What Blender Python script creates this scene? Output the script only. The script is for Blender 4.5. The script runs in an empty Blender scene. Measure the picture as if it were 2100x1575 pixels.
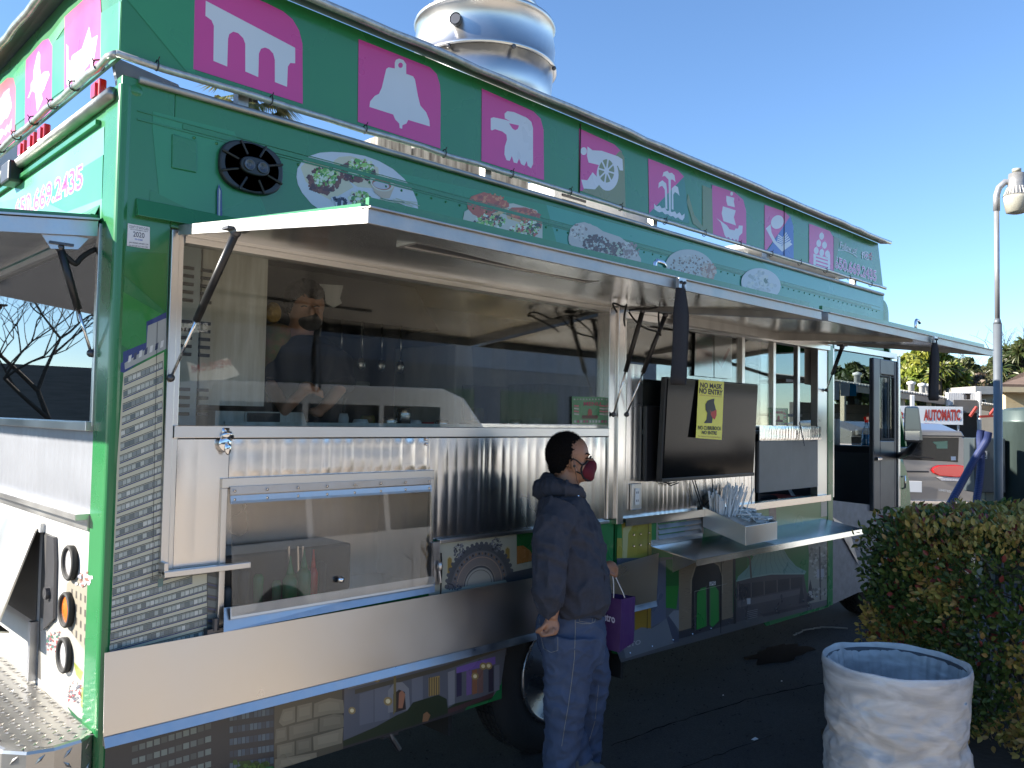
import bpy, bmesh, math, random
from mathutils import Vector, Matrix, noise
import numpy as np
rnd = random.Random(7)
scn = bpy.context.scene
COL = scn.collection
# ------------------------------------------------------------------ camera
IW, IH = 2100, 1575                       # photograph size, used to turn measured photo points into places on known planes
FPX = 1695.5
yaw, pitch, roll = [math.radians(a) for a in (45.597, 2.391, 1.011)]
CF = Vector((math.cos(yaw)*math.cos(pitch), math.sin(yaw)*math.cos(pitch), math.sin(pitch)))
_r = Vector((math.sin(yaw), -math.cos(yaw), 0)); _u = _r.cross(CF)
CR = _r*math.cos(roll)+_u*math.sin(roll); CU = -_r*math.sin(roll)+_u*math.cos(roll)
CC = Vector((-0.92756, -2.77131, 1.65))
cd = bpy.data.cameras.new('camera'); cam = bpy.data.objects.new('camera', cd); COL.objects.link(cam)
cam.matrix_world = Matrix(((CR.x, CU.x, -CF.x, CC.x), (CR.y, CU.y, -CF.y, CC.y), (CR.z, CU.z, -CF.z, CC.z), (0, 0, 0, 1)))
cd.sensor_width = 36; cd.lens = FPX/IW*36; cd.clip_start = .05; cd.clip_end = 3000
scn.camera = cam
# ------------------------------------------------------------------ sky, sun, exposure
SAZ, SEL = math.radians(142.5), math.radians(26.0)      # azimuth from +X towards +Y, elevation
w = bpy.data.worlds.new('World'); scn.world = w; w.use_nodes = True
nt = w.node_tree; bgn = nt.nodes['Background']
sky = nt.nodes.new('ShaderNodeTexSky'); sky.sky_type = 'NISHITA'; sky.sun_disc = False
sky.sun_elevation = SEL; sky.sun_rotation = math.pi/2-SAZ
sky.air_density = 1.0; sky.dust_density = .0; sky.ozone_density = 5.5; sky.altitude = 0
nt.links.new(sky.outputs[0], bgn.inputs[0]); bgn.inputs[1].default_value = .078
sl = bpy.data.lights.new('sun', 'SUN'); sl.energy = 4.7; sl.angle = math.radians(.53); sl.color = (1, .93, .82)
so = bpy.data.objects.new('sun', sl); COL.objects.link(so)
SD = Vector((math.cos(SAZ)*math.cos(SEL), math.sin(SAZ)*math.cos(SEL), math.sin(SEL)))
so.rotation_euler = SD.to_track_quat('Z', 'Y').to_euler(); so.location = (0, 0, 20)
scn.view_settings.view_transform = 'Standard'; scn.view_settings.look = 'None'
scn.view_settings.gamma = 1; scn.view_settings.use_curve_mapping = False
scn.view_settings.exposure = 1.78
scn.render.engine = 'CYCLES'
scn.cycles.max_bounces = 8; scn.cycles.transparent_max_bounces = 24; scn.cycles.caustics_reflective = False
scn.cycles.caustics_refractive = False; scn.cycles.sample_clamp_indirect = 6

# ------------------------------------------------------------------ helpers
def ray(px, py): return CF+CR*((px-IW/2)/FPX)-CU*((py-IH/2)/FPX)
def at(px, py, ax, val):
    """point on the world plane axis=val seen at a photograph pixel"""
    r = ray(px, py); return CC+r*((val-CC[ax])/r[ax])
def lin(r, g, b):
    f = lambda c: ((c/255+.055)/1.055)**2.4 if c > 10 else c/255/12.92
    return (f(r), f(g), f(b))
MAT = {}
def mat(name, col, rough=.5, metal=0., var=.0, vscale=4., bump=0., bscale=30., coat=0., spec=.5, stretch=(1, 1, 1), col2=None, emis=None, rvar=0., trans=0., sub=0., attr=None, soft=False, warp=0., wscale=3., wstretch=(1, 1, 1)):
    m = bpy.data.materials.new(name); m.use_nodes = True; n = m.node_tree; b = n.nodes['Principled BSDF']
    b.inputs['Base Color'].default_value = (*col, 1); b.inputs['Roughness'].default_value = rough; b.inputs['Metallic'].default_value = metal
    b.inputs['Coat Weight'].default_value = coat; b.inputs['Coat Roughness'].default_value = .08; b.inputs['Specular IOR Level'].default_value = spec
    if sub: b.inputs['Subsurface Weight'].default_value = sub; b.inputs['Subsurface Radius'].default_value = (.02, .008, .005)
    if emis: b.inputs['Emission Color'].default_value = (*emis[:3], 1); b.inputs['Emission Strength'].default_value = emis[3]
    tc = n.nodes.new('ShaderNodeTexCoord')
    def mapped(st):
        mp = n.nodes.new('ShaderNodeMapping'); mp.inputs['Scale'].default_value = st; n.links.new(tc.outputs['Object'], mp.inputs[0]); return mp.outputs[0]
    base = None
    if attr:
        a = n.nodes.new('ShaderNodeAttribute'); a.attribute_name = attr; base = a.outputs['Color']; n.links.new(base, b.inputs['Base Color'])
    if var or col2 or rvar:
        t = n.nodes.new('ShaderNodeTexNoise'); t.inputs['Scale'].default_value = vscale; t.inputs['Detail'].default_value = 3 if soft or metal > .8 else 7; t.inputs['Roughness'].default_value = .5 if soft or metal > .8 else .62
        n.links.new(mapped(stretch), t.inputs['Vector'])
        if var or col2:
            mr = n.nodes.new('ShaderNodeMapRange'); mr.inputs[1].default_value = .2 if metal > .8 or soft else .32; mr.inputs[2].default_value = .8 if metal > .8 or soft else .68
            n.links.new(t.outputs[0], mr.inputs[0])
            mx = n.nodes.new('ShaderNodeMix'); mx.data_type = 'RGBA'
            c2 = col2 if col2 else tuple(c*(1-var) for c in col)
            if base is not None:
                mx.blend_type = 'MULTIPLY'; mx.inputs[0].default_value = 1
                m2 = n.nodes.new('ShaderNodeMapRange'); m2.inputs[3].default_value = 1-var; m2.inputs[4].default_value = 1
                n.links.new(mr.outputs[0], m2.inputs[0]); n.links.new(base, mx.inputs[6]); n.links.new(m2.outputs[0], mx.inputs[7])
            else:
                mx.inputs[6].default_value = (*c2, 1); mx.inputs[7].default_value = (*col, 1); n.links.new(mr.outputs[0], mx.inputs[0])
            n.links.new(mx.outputs[2], b.inputs['Base Color'])
        if rvar:
            m3 = n.nodes.new('ShaderNodeMapRange'); m3.inputs[1].default_value = .2; m3.inputs[2].default_value = .8
            m3.inputs[3].default_value = max(.02, rough-rvar); m3.inputs[4].default_value = rough+rvar
            n.links.new(t.outputs[0], m3.inputs[0]); n.links.new(m3.outputs[0], b.inputs['Roughness'])
    last = None
    if bump:
        t = n.nodes.new('ShaderNodeTexNoise'); t.inputs['Scale'].default_value = bscale; t.inputs['Detail'].default_value = 6
        n.links.new(mapped(stretch), t.inputs['Vector'])
        bp = n.nodes.new('ShaderNodeBump'); bp.inputs['Strength'].default_value = bump; bp.inputs['Distance'].default_value = .01
        n.links.new(t.outputs[0], bp.inputs['Height']); last = bp
    if warp:
        t = n.nodes.new('ShaderNodeTexNoise'); t.inputs['Scale'].default_value = wscale; t.inputs['Detail'].default_value = 1.5
        n.links.new(mapped(wstretch), t.inputs['Vector'])
        bp = n.nodes.new('ShaderNodeBump'); bp.inputs['Strength'].default_value = 1; bp.inputs['Distance'].default_value = warp
        n.links.new(t.outputs[0], bp.inputs['Height'])
        if last: n.links.new(last.outputs[0], bp.inputs['Normal'])
        last = bp
    if last: n.links.new(last.outputs[0], b.inputs['Normal'])
    if trans: b.inputs['Transmission Weight'].default_value = trans
    MAT[name] = m; return m
def glass_mat(name, tint=(1, 1, 1), refl=.06, rough=.01, dirt=.0):
    m = bpy.data.materials.new(name); m.use_nodes = True; n = m.node_tree; n.nodes.clear()
    o = n.nodes.new('ShaderNodeOutputMaterial'); tr = n.nodes.new('ShaderNodeBsdfTransparent'); tr.inputs[0].default_value = (*tint, 1)
    g = n.nodes.new('ShaderNodeBsdfGlossy'); g.inputs['Roughness'].default_value = rough
    fr = n.nodes.new('ShaderNodeFresnel'); fr.inputs[0].default_value = 1.5
    ad = n.nodes.new('ShaderNodeMath'); ad.operation = 'MULTIPLY_ADD'; ad.inputs[1].default_value = .7; ad.inputs[2].default_value = refl
    mx = n.nodes.new('ShaderNodeMixShader'); n.links.new(fr.outputs[0], ad.inputs[0]); n.links.new(ad.outputs[0], mx.inputs[0])
    n.links.new(tr.outputs[0], mx.inputs[1]); n.links.new(g.outputs[0], mx.inputs[2]); last = mx
    if dirt:
        d = n.nodes.new('ShaderNodeBsdfDiffuse'); d.inputs[0].default_value = (.5, .5, .48, 1)
        t = n.nodes.new('ShaderNodeTexNoise'); t.inputs['Scale'].default_value = 5; t.inputs['Detail'].default_value = 8
        tc = n.nodes.new('ShaderNodeTexCoord'); mp = n.nodes.new('ShaderNodeMapping'); mp.inputs['Scale'].default_value = (4, 4, .6)
        n.links.new(tc.outputs['Object'], mp.inputs[0]); n.links.new(mp.outputs[0], t.inputs['Vector'])
        mr = n.nodes.new('ShaderNodeMapRange'); mr.inputs[1].default_value = .4; mr.inputs[2].default_value = .75; mr.inputs[4].default_value = dirt
        n.links.new(t.outputs[0], mr.inputs[0]); m2 = n.nodes.new('ShaderNodeMixShader')
        n.links.new(mr.outputs[0], m2.inputs[0]); n.links.new(last.outputs[0], m2.inputs[1]); n.links.new(d.outputs[0], m2.inputs[2]); last = m2
    n.links.new(last.outputs[0], o.inputs[0]); MAT[name] = m; return m

def tag(o, label=None, cat=None, group=None, kind=None):
    if label: o['label'] = label
    if cat: o['category'] = cat
    if group: o['group'] = group
    if kind: o['kind'] = kind
    return o
def empty(name, loc, label, cat, group=None):
    o = bpy.data.objects.new(name, None); COL.objects.link(o); o.location = loc; o.empty_display_size = .2
    return tag(o, label, cat, group)
def put(o, parent):
    if parent is not None:
        o.parent = parent
        o.matrix_parent_inverse = Matrix.Translation(-Vector(parent.location)) if parent.type == 'EMPTY' else Matrix.Identity(4)
    return o
def obj(name, bm, m, parent=None, smooth=False, bevel=0, sub=0):
    me = bpy.data.meshes.new(name)
    if isinstance(bm, bmesh.types.BMesh):
        bmesh.ops.recalc_face_normals(bm, faces=bm.faces); bm.to_mesh(me); bm.free()
    else: me = bm
    if m is not None: me.materials.append(m if not isinstance(m, str) else MAT[m])
    if smooth:
        for p in me.polygons: p.use_smooth = True
    o = bpy.data.objects.new(name, me); COL.objects.link(o); put(o, parent)
    if bevel:
        b = o.modifiers.new('b', 'BEVEL'); b.width = bevel; b.segments = 2; b.limit_method = 'ANGLE'; b.angle_limit = math.radians(40)
    return o
def bx(bm, x0, x1, y0, y1, z0, z1):
    v = [bm.verts.new(p) for p in ((x0, y0, z0), (x1, y0, z0), (x1, y1, z0), (x0, y1, z0), (x0, y0, z1), (x1, y0, z1), (x1, y1, z1), (x0, y1, z1))]
    for f in ((0, 3, 2, 1), (4, 5, 6, 7), (0, 1, 5, 4), (1, 2, 6, 5), (2, 3, 7, 6), (3, 0, 4, 7)): bm.faces.new([v[i] for i in f])
    return v
def BX(*a):
    bm = bmesh.new(); bx(bm, *a); return bm
def hexa(bm, p):   # eight corners: bottom four then top four
    v = [bm.verts.new(q) for q in p]
    for f in ((0, 3, 2, 1), (4, 5, 6, 7), (0, 1, 5, 4), (1, 2, 6, 5), (2, 3, 7, 6), (3, 0, 4, 7)): bm.faces.new([v[i] for i in f])
def prism(bm, pts, d):       # polygon pts (3D, planar) extruded by vector d
    d = Vector(d); a = [bm.verts.new(p) for p in pts]; b = [bm.verts.new(Vector(p)+d) for p in pts]; n = len(a)
    bm.faces.new(a); bm.faces.new(b[::-1])
    for i in range(n): bm.faces.new((a[i], b[i], b[(i+1) % n], a[(i+1) % n]))
def slab(bm, quad, th, nrm):
    prism(bm, [Vector(q) for q in quad], Vector(nrm).normalized()*th)
def tube(bm, pts, rad, seg=8, cap=True):
    pts = [Vector(p) for p in pts]; n = len(pts)
    if not isinstance(rad, (list, tuple)): rad = [rad]*n
    rings = []; prev = None
    for i, p in enumerate(pts):
        t = (pts[min(i+1, n-1)]-pts[max(i-1, 0)]).normalized()
        if prev is None: a = t.orthogonal().normalized()
        else:
            a = prev-t*prev.dot(t); a = a.normalized() if a.length > 1e-6 else t.orthogonal().normalized()
        prev = a; b = t.cross(a)
        rings.append([bm.verts.new(p+(a*math.cos(2*math.pi*k/seg)+b*math.sin(2*math.pi*k/seg))*rad[i]) for k in range(seg)])
    for i in range(n-1):
        for k in range(seg): bm.faces.new((rings[i][k], rings[i][(k+1) % seg], rings[i+1][(k+1) % seg], rings[i+1][k]))
    if cap: bm.faces.new(rings[0][::-1]); bm.faces.new(rings[-1])
def TUBE(*a, **k):
    bm = bmesh.new(); tube(bm, *a, **k); return bm
def lathe(bm, prof, c, seg=32, axis=2, sx=1, sy=1):
    c = Vector(c); rings = []
    for r, h in prof:
        ring = []
        for k in range(seg):
            a = 2*math.pi*k/seg; u, v = r*math.cos(a)*sx, r*math.sin(a)*sy
            p = {2: Vector((u, v, h)), 1: Vector((u, h, v)), 0: Vector((h, u, v))}[axis]
            ring.append(bm.verts.new(c+p))
        rings.append(ring)
    for i in range(len(rings)-1):
        for k in range(seg): bm.faces.new((rings[i][k], rings[i][(k+1) % seg], rings[i+1][(k+1) % seg], rings[i+1][k]))
    if prof[0][0] > 1e-4: bm.faces.new(rings[0][::-1])
    if prof[-1][0] > 1e-4: bm.faces.new(rings[-1])
    return rings
def ball(bm, c, r, M=None, seg=16, rings=10):
    ret = bmesh.ops.create_uvsphere(bm, u_segments=seg, v_segments=rings, radius=1)
    r = r if isinstance(r, (tuple, list)) else (r, r, r)
    for v in ret['verts']:
        p = Vector((v.co.x*r[0], v.co.y*r[1], v.co.z*r[2])); v.co = (M @ p if M else p)+Vector(c)
def bezier(p0, p1, p2, p3, n=12):
    p0, p1, p2, p3 = map(Vector, (p0, p1, p2, p3)); o = []
    for i in range(n+1):
        t = i/n; o.append(p0*(1-t)**3+p1*3*t*(1-t)**2+p2*3*t*t*(1-t)+p3*t**3)
    return o
_tc = {}
def text_tris(s, off=0., shear=0., fixed_box=None):
    k = (s, off, shear)
    if k in _tc: return _tc[k]
    cu = bpy.data.curves.new('t', 'FONT'); cu.body = s; cu.size = 1; cu.offset = off; cu.shear = shear; cu.resolution_u = 3
    o = bpy.data.objects.new('t', cu); COL.objects.link(o); dg = bpy.context.evaluated_depsgraph_get(); dg.update()
    me = o.evaluated_get(dg).to_mesh(); me.calc_loop_triangles()
    vs = [(v.co.x, v.co.y) for v in me.vertices]; tr = [[vs[i] for i in t.vertices] for t in me.loop_triangles]
    o.evaluated_get(dg).to_mesh_clear(); bpy.data.objects.remove(o); bpy.data.curves.remove(cu)
    xs = [p[0] for t in tr for p in t]; ys = [p[1] for t in tr for p in t]
    _tc[k] = (tr, (min(xs), max(xs), min(ys), max(ys))); return _tc[k]
class Print:
    """flat print: coloured shapes laid a hair apart on one plane; mapper turns (a, b) into a 3D point"""
    def __init__(s, mapper, nrm, base=.0015, step=1.6e-5): s.m = mapper; s.n = Vector(nrm); s.b = base; s.st = step; s.k = 0; s.V = []; s.Fc = []; s.C = []
    def face(s, pts3, col):
        i = len(s.V); off = s.n*(s.b+s.k*s.st); s.V += [Vector(p)+off for p in pts3]; s.Fc.append(list(range(i, i+len(pts3)))); s.C.append(col)
    def poly(s, pts, col): s.face([s.m(*p) for p in pts], col); s.k += 1
    def ell(s, cx, cy, rx, ry, col, rot=0, n=28, a0=0, a1=360):
        q = []; cr, sr = math.cos(math.radians(rot)), math.sin(math.radians(rot))
        for i in range(n+(a1-a0 < 360)):
            a = math.radians(a0+(a1-a0)*i/n); x, y = rx*math.cos(a), ry*math.sin(a); q.append((cx+x*cr-y*sr, cy+x*sr+y*cr))
        s.poly(q, col)
    def stroke(s, pts, w, col):
        for a, b in zip(pts[:-1], pts[1:]):
            dx, dy = b[0]-a[0], b[1]-a[1]; l = math.hypot(dx, dy) or 1; nx, ny = -dy/l*w/2, dx/l*w/2
            s.face([s.m(a[0]+nx, a[1]+ny), s.m(b[0]+nx, b[1]+ny), s.m(b[0]-nx, b[1]-ny), s.m(a[0]-nx, a[1]-ny)], col)
        s.k += 1
    def text(s, txt, BL, BR, TL, col, off=0., shear=0.):
        tr0, bb = text_tris(txt, 0., shear); tr, _ = text_tris(txt, off, shear)
        P0 = s.m(*BL); U = s.m(*BR)-P0; V = s.m(*TL)-P0
        for t in tr: s.face([P0+U*((x-bb[0])/(bb[1]-bb[0]))+V*((y-bb[2])/(bb[3]-bb[2])) for x, y in t], col)
        s.k += 4
    def specks(s, n, inside, size, cols, r):
        for _ in range(n):
            p = inside(); a = r.random()*6.28; k = r.randint(4, 6); sz = size*(.5+r.random())
            s.poly([(p[0]+math.cos(a+6.28*i/k)*sz*(.6+.5*r.random()), p[1]+math.sin(a+6.28*i/k)*sz*(.6+.5*r.random())) for i in range(k)], r.choice(cols))
    def build(s, name, m, parent=None):
        me = bpy.data.meshes.new(name); me.from_pydata([tuple(v) for v in s.V], [], s.Fc)
        ca = me.color_attributes.new('Col', 'FLOAT_COLOR', 'CORNER'); arr = []
        for f, c in zip(s.Fc, s.C): arr += [c[0], c[1], c[2], 1]*len(f)
        ca.data.foreach_set('color', arr); me.materials.append(MAT[m] if isinstance(m, str) else m)
        o = bpy.data.objects.new(name, me); COL.objects.link(o); return put(o, parent)
def remesh(bm, vox, smooth=3, name='tmp'):
    me = bpy.data.meshes.new(name); bmesh.ops.recalc_face_normals(bm, faces=bm.faces); bm.to_mesh(me); bm.free()
    o = bpy.data.objects.new(name, me); COL.objects.link(o)
    r = o.modifiers.new('r', 'REMESH'); r.mode = 'VOXEL'; r.voxel_size = vox; r.use_smooth_shade = True
    if smooth: s = o.modifiers.new('s', 'SMOOTH'); s.iterations = smooth; s.factor = .5
    dg = bpy.context.evaluated_depsgraph_get(); dg.update()
    m2 = bpy.data.meshes.new_from_object(o.evaluated_get(dg)); bpy.data.objects.remove(o); bpy.data.meshes.remove(me)
    for p in m2.polygons: p.use_smooth = True
    return m2
def displace(me, amp, sc, seed=0, stretch=(1, 1, 1), ridge=False):
    me.update(); ns = [Vector(v.normal) for v in me.vertices]
    for v, nn in zip(me.vertices, ns):
        q = Vector((v.co.x*stretch[0], v.co.y*stretch[1], v.co.z*stretch[2]))*sc+Vector((seed*7.3, seed*3.1, 0))
        h = noise.noise(q)
        if ridge: h = (1-abs(h)*2)**3-.4
        v.co += nn*h*amp
G = lin
# ------------------------------------------------------------------ materials
mat('green_paint', (.026, .20, .062), .28, var=.12, vscale=3, coat=.4, rvar=.08, soft=True)
mat('wrap', (1, 1, 1), .30, attr='Col', coat=.3, var=.10, vscale=4, rvar=.06, soft=True)
mat('flatprint', (1, 1, 1), .5, attr='Col')
mat('stainless', (.70, .685, .665), .22, 1, var=.12, vscale=3, rvar=.07, warp=.006, wscale=2.2, wstretch=(1, 1, .5))
mat('stainless_brushed', (.72, .70, .67), .33, 1, var=.15, vscale=2.5, rvar=.1, warp=.004, wscale=1.2)
mat('stainless_panel', (.74, .72, .70), .24, 1, var=.1, vscale=3, rvar=.06, warp=.003, wscale=2)
mat('aluminium', (.55, .55, .56), .36, 1, var=.25, vscale=14, rvar=.12, bump=.05, bscale=60)
mat('alu_dirty', (.50, .49, .47), .45, .9, var=.45, vscale=9, rvar=.15, bump=.1, bscale=40)
mat('diamond', (.60, .58, .54), .33, .85, var=.3, vscale=6, rvar=.1)
mat('black_plastic', (.018, .018, .02), .38, bump=.03, bscale=80)
mat('black_rubber', (.02, .02, .02), .75, bump=.15, bscale=60, var=.3)
mat('tyre', (.022, .022, .023), .8, bump=.2, bscale=50, var=.3)
mat('strap_black', (.012, .012, .016), .8, bump=.2, bscale=150)
mat('screen', (.005, .006, .008), .10, spec=.14)
mat('interior_white', (.55, .55, .53), .5, var=.3, vscale=5, stretch=(3, 3, .4), bump=.03)
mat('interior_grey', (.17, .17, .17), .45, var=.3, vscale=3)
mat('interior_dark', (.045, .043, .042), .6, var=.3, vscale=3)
mat('stain_white', (.72, .72, .68), .45, col2=(.45, .42, .34), vscale=3.2, stretch=(6, 6, .5))
mat('locker_grey', (.42, .48, .48), .5, var=.1)
mat('white_paint', (.75, .75, .74), .4, var=.1, vscale=5)
mat('ac_white', (.68, .67, .65), .5, var=.25, vscale=8, stretch=(1, 1, .4))
mat('duct_rust', (.34, .33, .31), .7, col2=(.06, .05, .045), vscale=7, stretch=(5, 5, .5), bump=.2)
mat('chrome', (.75, .75, .76), .08, 1)
mat('steel_dark', (.12, .12, .13), .4, .8, var=.3)
mat('red_lens', (.55, .01, .01), .15, coat=.8, emis=(.5, .01, .0, .05))
mat('orange_lens', (.80, .16, .01), .2, coat=.8)
mat('clear_lens', (.62, .60, .62), .12, coat=.8, var=.35, vscale=60)
mat('asphalt', (.040, .040, .043), .85, col2=(.022, .022, .025), vscale=1.2, bump=.9, bscale=160)
mat('concrete', (.30, .29, .27), .85, var=.2, bump=.2, bscale=40)
mat('skin', (.37, .185, .11), .48, var=.12, vscale=25, sub=.08, bump=.06, bscale=120)
mat('skin_dark', (.26, .13, .085), .5, var=.1, vscale=25)
mat('hair', (.006, .005, .005), .95, spec=.15, bump=.8, bscale=160)
mat('hoodie', (.040, .044, .062), .92, var=.22, vscale=60, bump=.25, bscale=260)
mat('denim', (.032, .050, .10), .85, col2=(.075, .10, .165), vscale=5, bump=.35, bscale=260, stretch=(1, 1, .7))
mat('denim_thread', (.30, .28, .24), .8)
mat('mask_red', (.11, .005, .016), .85, bump=.2, bscale=300)
mat('mask_black', (.01, .01, .012), .8)
mat('bag_purple', (.075, .028, .125), .45, var=.15, vscale=8, warp=.004, wscale=12)
mat('cord_white', (.8, .78, .75), .7)
mat('shoe_grey', (.12, .115, .11), .8, var=.2, bump=.2, bscale=120)
mat('plastic_white', (.78, .78, .76), .35)
mat('straw_white', (.82, .82, .80), .35)
mat('can_grey', (.06, .065, .075), .5)
mat('leaf', (.05, .075, .014), .42, attr='Col', spec=.5)
mat('bark', (.07, .055, .04), .9, var=.4, vscale=12, bump=.5, bscale=40)
mat('bark_grey', (.14, .12, .10), .9, var=.4, vscale=12)
mat('galv_pole', (.36, .36, .37), .45, .5, var=.2, vscale=8)
mat('pole_shaded', (.16, .18, .20), .5, .3, var=.2)  # lower pole tone: the truck's shadow put into the colour
mat('lamp_alu', (.40, .39, .37), .45, .6, var=.3, vscale=20)
mat('lamp_lens', (.40, .385, .32), .3, var=.2, vscale=18, stretch=(6, 6, 1))
mat('suv_paint', (.27, .25, .235), .3, .5, coat=1.0, var=.05)
mat('suv_glass', (.006, .007, .009), .05, spec=.3)
mat('tank_green', (.075, .105, .10), .4, .3, var=.25, vscale=10, stretch=(1, 1, .2))
mat('hose_blue', (.022, .034, .11), .6)
mat('stucco_cream', (.55, .44, .27), .85, var=.12, bump=.15, bscale=30)
mat('stucco_tan', (.50, .43, .33), .85, var=.12, bump=.15, bscale=30)
mat('wood_siding', (.20, .18, .155), .8, var=.3, vscale=3, stretch=(.4, .4, 5))
mat('roof_metal', (.42, .41, .38), .55, .3, var=.2)
mat('roof_brown', (.20, .13, .09), .9, var=.3, bump=.3, bscale=20)
mat('dark_glass', (.015, .03, .03), .05, spec=.5)
mat('teal_wall', (.03, .05, .09), .6)
mat('steel_pot', (.55, .55, .54), .25, .9, var=.2, vscale=10)
mat('bottle_green', (.015, .19, .06), .25, coat=.3)
mat('bottle_red', (.6, .02, .02), .25, coat=.3)
mat('liquid_blue', (.02, .25, .55), .15, coat=.5)
mat('paper_white', (.75, .74, .72), .7)
m = mat('paper_thin', (.75, .75, .74), .7); _n = m.node_tree; _t = _n.nodes.new('ShaderNodeBsdfTranslucent'); _t.inputs[0].default_value = (.8, .8, .8, 1); _x = _n.nodes.new('ShaderNodeMixShader'); _x.inputs[0].default_value = .55; _n.links.new(_n.nodes['Principled BSDF'].outputs[0], _x.inputs[1]); _n.links.new(_t.outputs[0], _x.inputs[2]); _n.links.new(_x.outputs[0], _n.nodes['Material Output'].inputs[0])
mat('food_mix', (.30, .14, .05), .7, col2=(.10, .16, .03), vscale=25)
mat('galv_step', (.20, .21, .235), .55, .5, var=.3, vscale=18)
mat('grill_red', (.35, .05, .04), .6)
mat('alu_flute', (.30, .31, .34), .45, .6, var=.1, vscale=4)
glass_mat('window_glass', (.96, .98, .97), .0, dirt=.05)
glass_mat('rear_glass', (.55, .58, .6), .38)
glass_mat('acrylic', (.90, .88, .86), .02, .02, dirt=.05)
glass_mat('clear_plastic', (.92, .94, .94), .04, .1)
glass_mat('car_glass', (.6, .65, .65), .08)
def bag_mat():
    m = mat('bag_plastic', (.80, .80, .80), .26, spec=.7, warp=.006, wscale=14, wstretch=(1, 1, 2.6), bump=.12, bscale=38, stretch=(1, 1, 2))
    n = m.node_tree; b = n.nodes['Principled BSDF']; o = n.nodes['Material Output']
    tr = n.nodes.new('ShaderNodeBsdfTransparent'); tl = n.nodes.new('ShaderNodeBsdfTranslucent'); tl.inputs[0].default_value = (.6, .62, .65, 1)
    m1 = n.nodes.new('ShaderNodeMixShader'); m1.inputs[0].default_value = .3; m2 = n.nodes.new('ShaderNodeMixShader'); m2.inputs[0].default_value = .30
    n.links.new(b.outputs[0], m1.inputs[1]); n.links.new(tl.outputs[0], m1.inputs[2]); n.links.new(m1.outputs[0], m2.inputs[1]); n.links.new(tr.outputs[0], m2.inputs[2]); n.links.new(m2.outputs[0], o.inputs[0])
    tc = n.nodes.new('ShaderNodeTexCoord'); mp = n.nodes.new('ShaderNodeMapping'); mp.inputs['Scale'].default_value = (2.2, 2.2, 6.5); mp.inputs['Rotation'].default_value = (.5, .35, 0)
    t = n.nodes.new('ShaderNodeTexNoise'); t.inputs['Scale'].default_value = 2.6; t.inputs['Detail'].default_value = 4; t.inputs['Roughness'].default_value = .5; t.inputs['Distortion'].default_value = .7
    mr = n.nodes.new('ShaderNodeMapRange'); mr.inputs[1].default_value = .36; mr.inputs[2].default_value = .66; mr.inputs[3].default_value = .18; mr.inputs[4].default_value = .50
    n.links.new(tc.outputs['Object'], mp.inputs[0]); n.links.new(mp.outputs[0], t.inputs['Vector']); n.links.new(t.outputs[0], mr.inputs[0]); n.links.new(mr.outputs[0], m2.inputs[0])
bag_mat()
def leaf_mat():
    m = MAT['leaf']; n = m.node_tree; b = n.nodes['Principled BSDF']; o = n.nodes['Material Output']
    tl = n.nodes.new('ShaderNodeBsdfTranslucent'); a = [x for x in n.nodes if x.type == 'ATTRIBUTE'][0]; n.links.new(a.outputs[0], tl.inputs[0])
    mx = n.nodes.new('ShaderNodeMixShader'); mx.inputs[0].default_value = .28
    n.links.new(b.outputs[0], mx.inputs[1]); n.links.new(tl.outputs[0], mx.inputs[2]); n.links.new(mx.outputs[0], o.inputs[0])
leaf_mat()

# ================================================================== FOOD TRUCK (side = plane y=0, rear = plane x=0)
WX0, WX1, WZ0, WZ1 = .178, 2.50, 1.60, 2.235      # big serving window
truck = empty('food_truck', (3.2, 1.15, 0), 'long green food truck with raised awnings, pink icon signboard and stainless serving windows', 'food truck')
T = truck
# --- shell
bm = bmesh.new()
bx(bm, 0, WX0-.006, 0, .05, .30, 2.74)                       # rear corner, side face
bx(bm, WX0-.006, 6.16, 0, .05, 2.27, 2.74)                   # header band
bx(bm, WX0-.006, .395, .002, .05, .36, 1.125); bx(bm, 1.30, 1.76, .002, .05, .36, 1.125); bx(bm, .395, 1.30, .002, .05, .36, .925)                # low side behind the apron
bx(bm, 1.76, 2.58, .002, .05, .66, 1.125)
bx(bm, 2.56, 2.60, .002, .05, .44, 2.27)
prism(bm, [(2.70, .002, .385), (5.165, .002, .318), (5.165, .002, 1.125), (2.60, .002, 1.125), (2.60, .002, .44), (2.62, .002, .40)], (0, .048, 0))
obj('side_body', bm, 'green_paint', T, bevel=.004)
prism_bm = bmesh.new(); prism(prism_bm, [(WX0-.006, .004, .36), (1.56, .004, .36), (1.56, .004, .42), (1.76, .004, .62), (1.76, .004, .7), (WX0-.006, .004, .7)], (0, .03, 0)); obj('skirt', prism_bm, 'green_paint', T)
# rounded rear corner post
bm = bmesh.new(); pr = []
for i in range(7):
    a = math.pi+math.pi/2*i/6; pr.append((.018+.024*math.cos(a), .018+.024*math.sin(a)))
prism(bm, [(x, y, .30) for x, y in pr]+[(.018, .018, .30)], (0, 0, 2.41)); prism(bm, [(-.006, .018, .30), (-.006, .128, .30), (.02, .128, .30), (.02, .018, .30)], (0, 0, 2.41)); prism(bm, [(.018, -.006, .30), (.03, -.0, .30), (.03, .018, .30), (.018, .018, .30)], (0, 0, 2.41))
obj('corner_post', bm, 'green_paint', T, smooth=False)
obj('corner_cap', (lambda b: (ball(b, (.045, .045, 2.70), (.050, .050, .05)), b)[1])(bmesh.new()), 'green_paint', T, smooth=True)
obj('front_post', BX(5.085, 5.175, -.012, .06, .30, 2.262), 'green_paint', T, bevel=.006)
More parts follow.
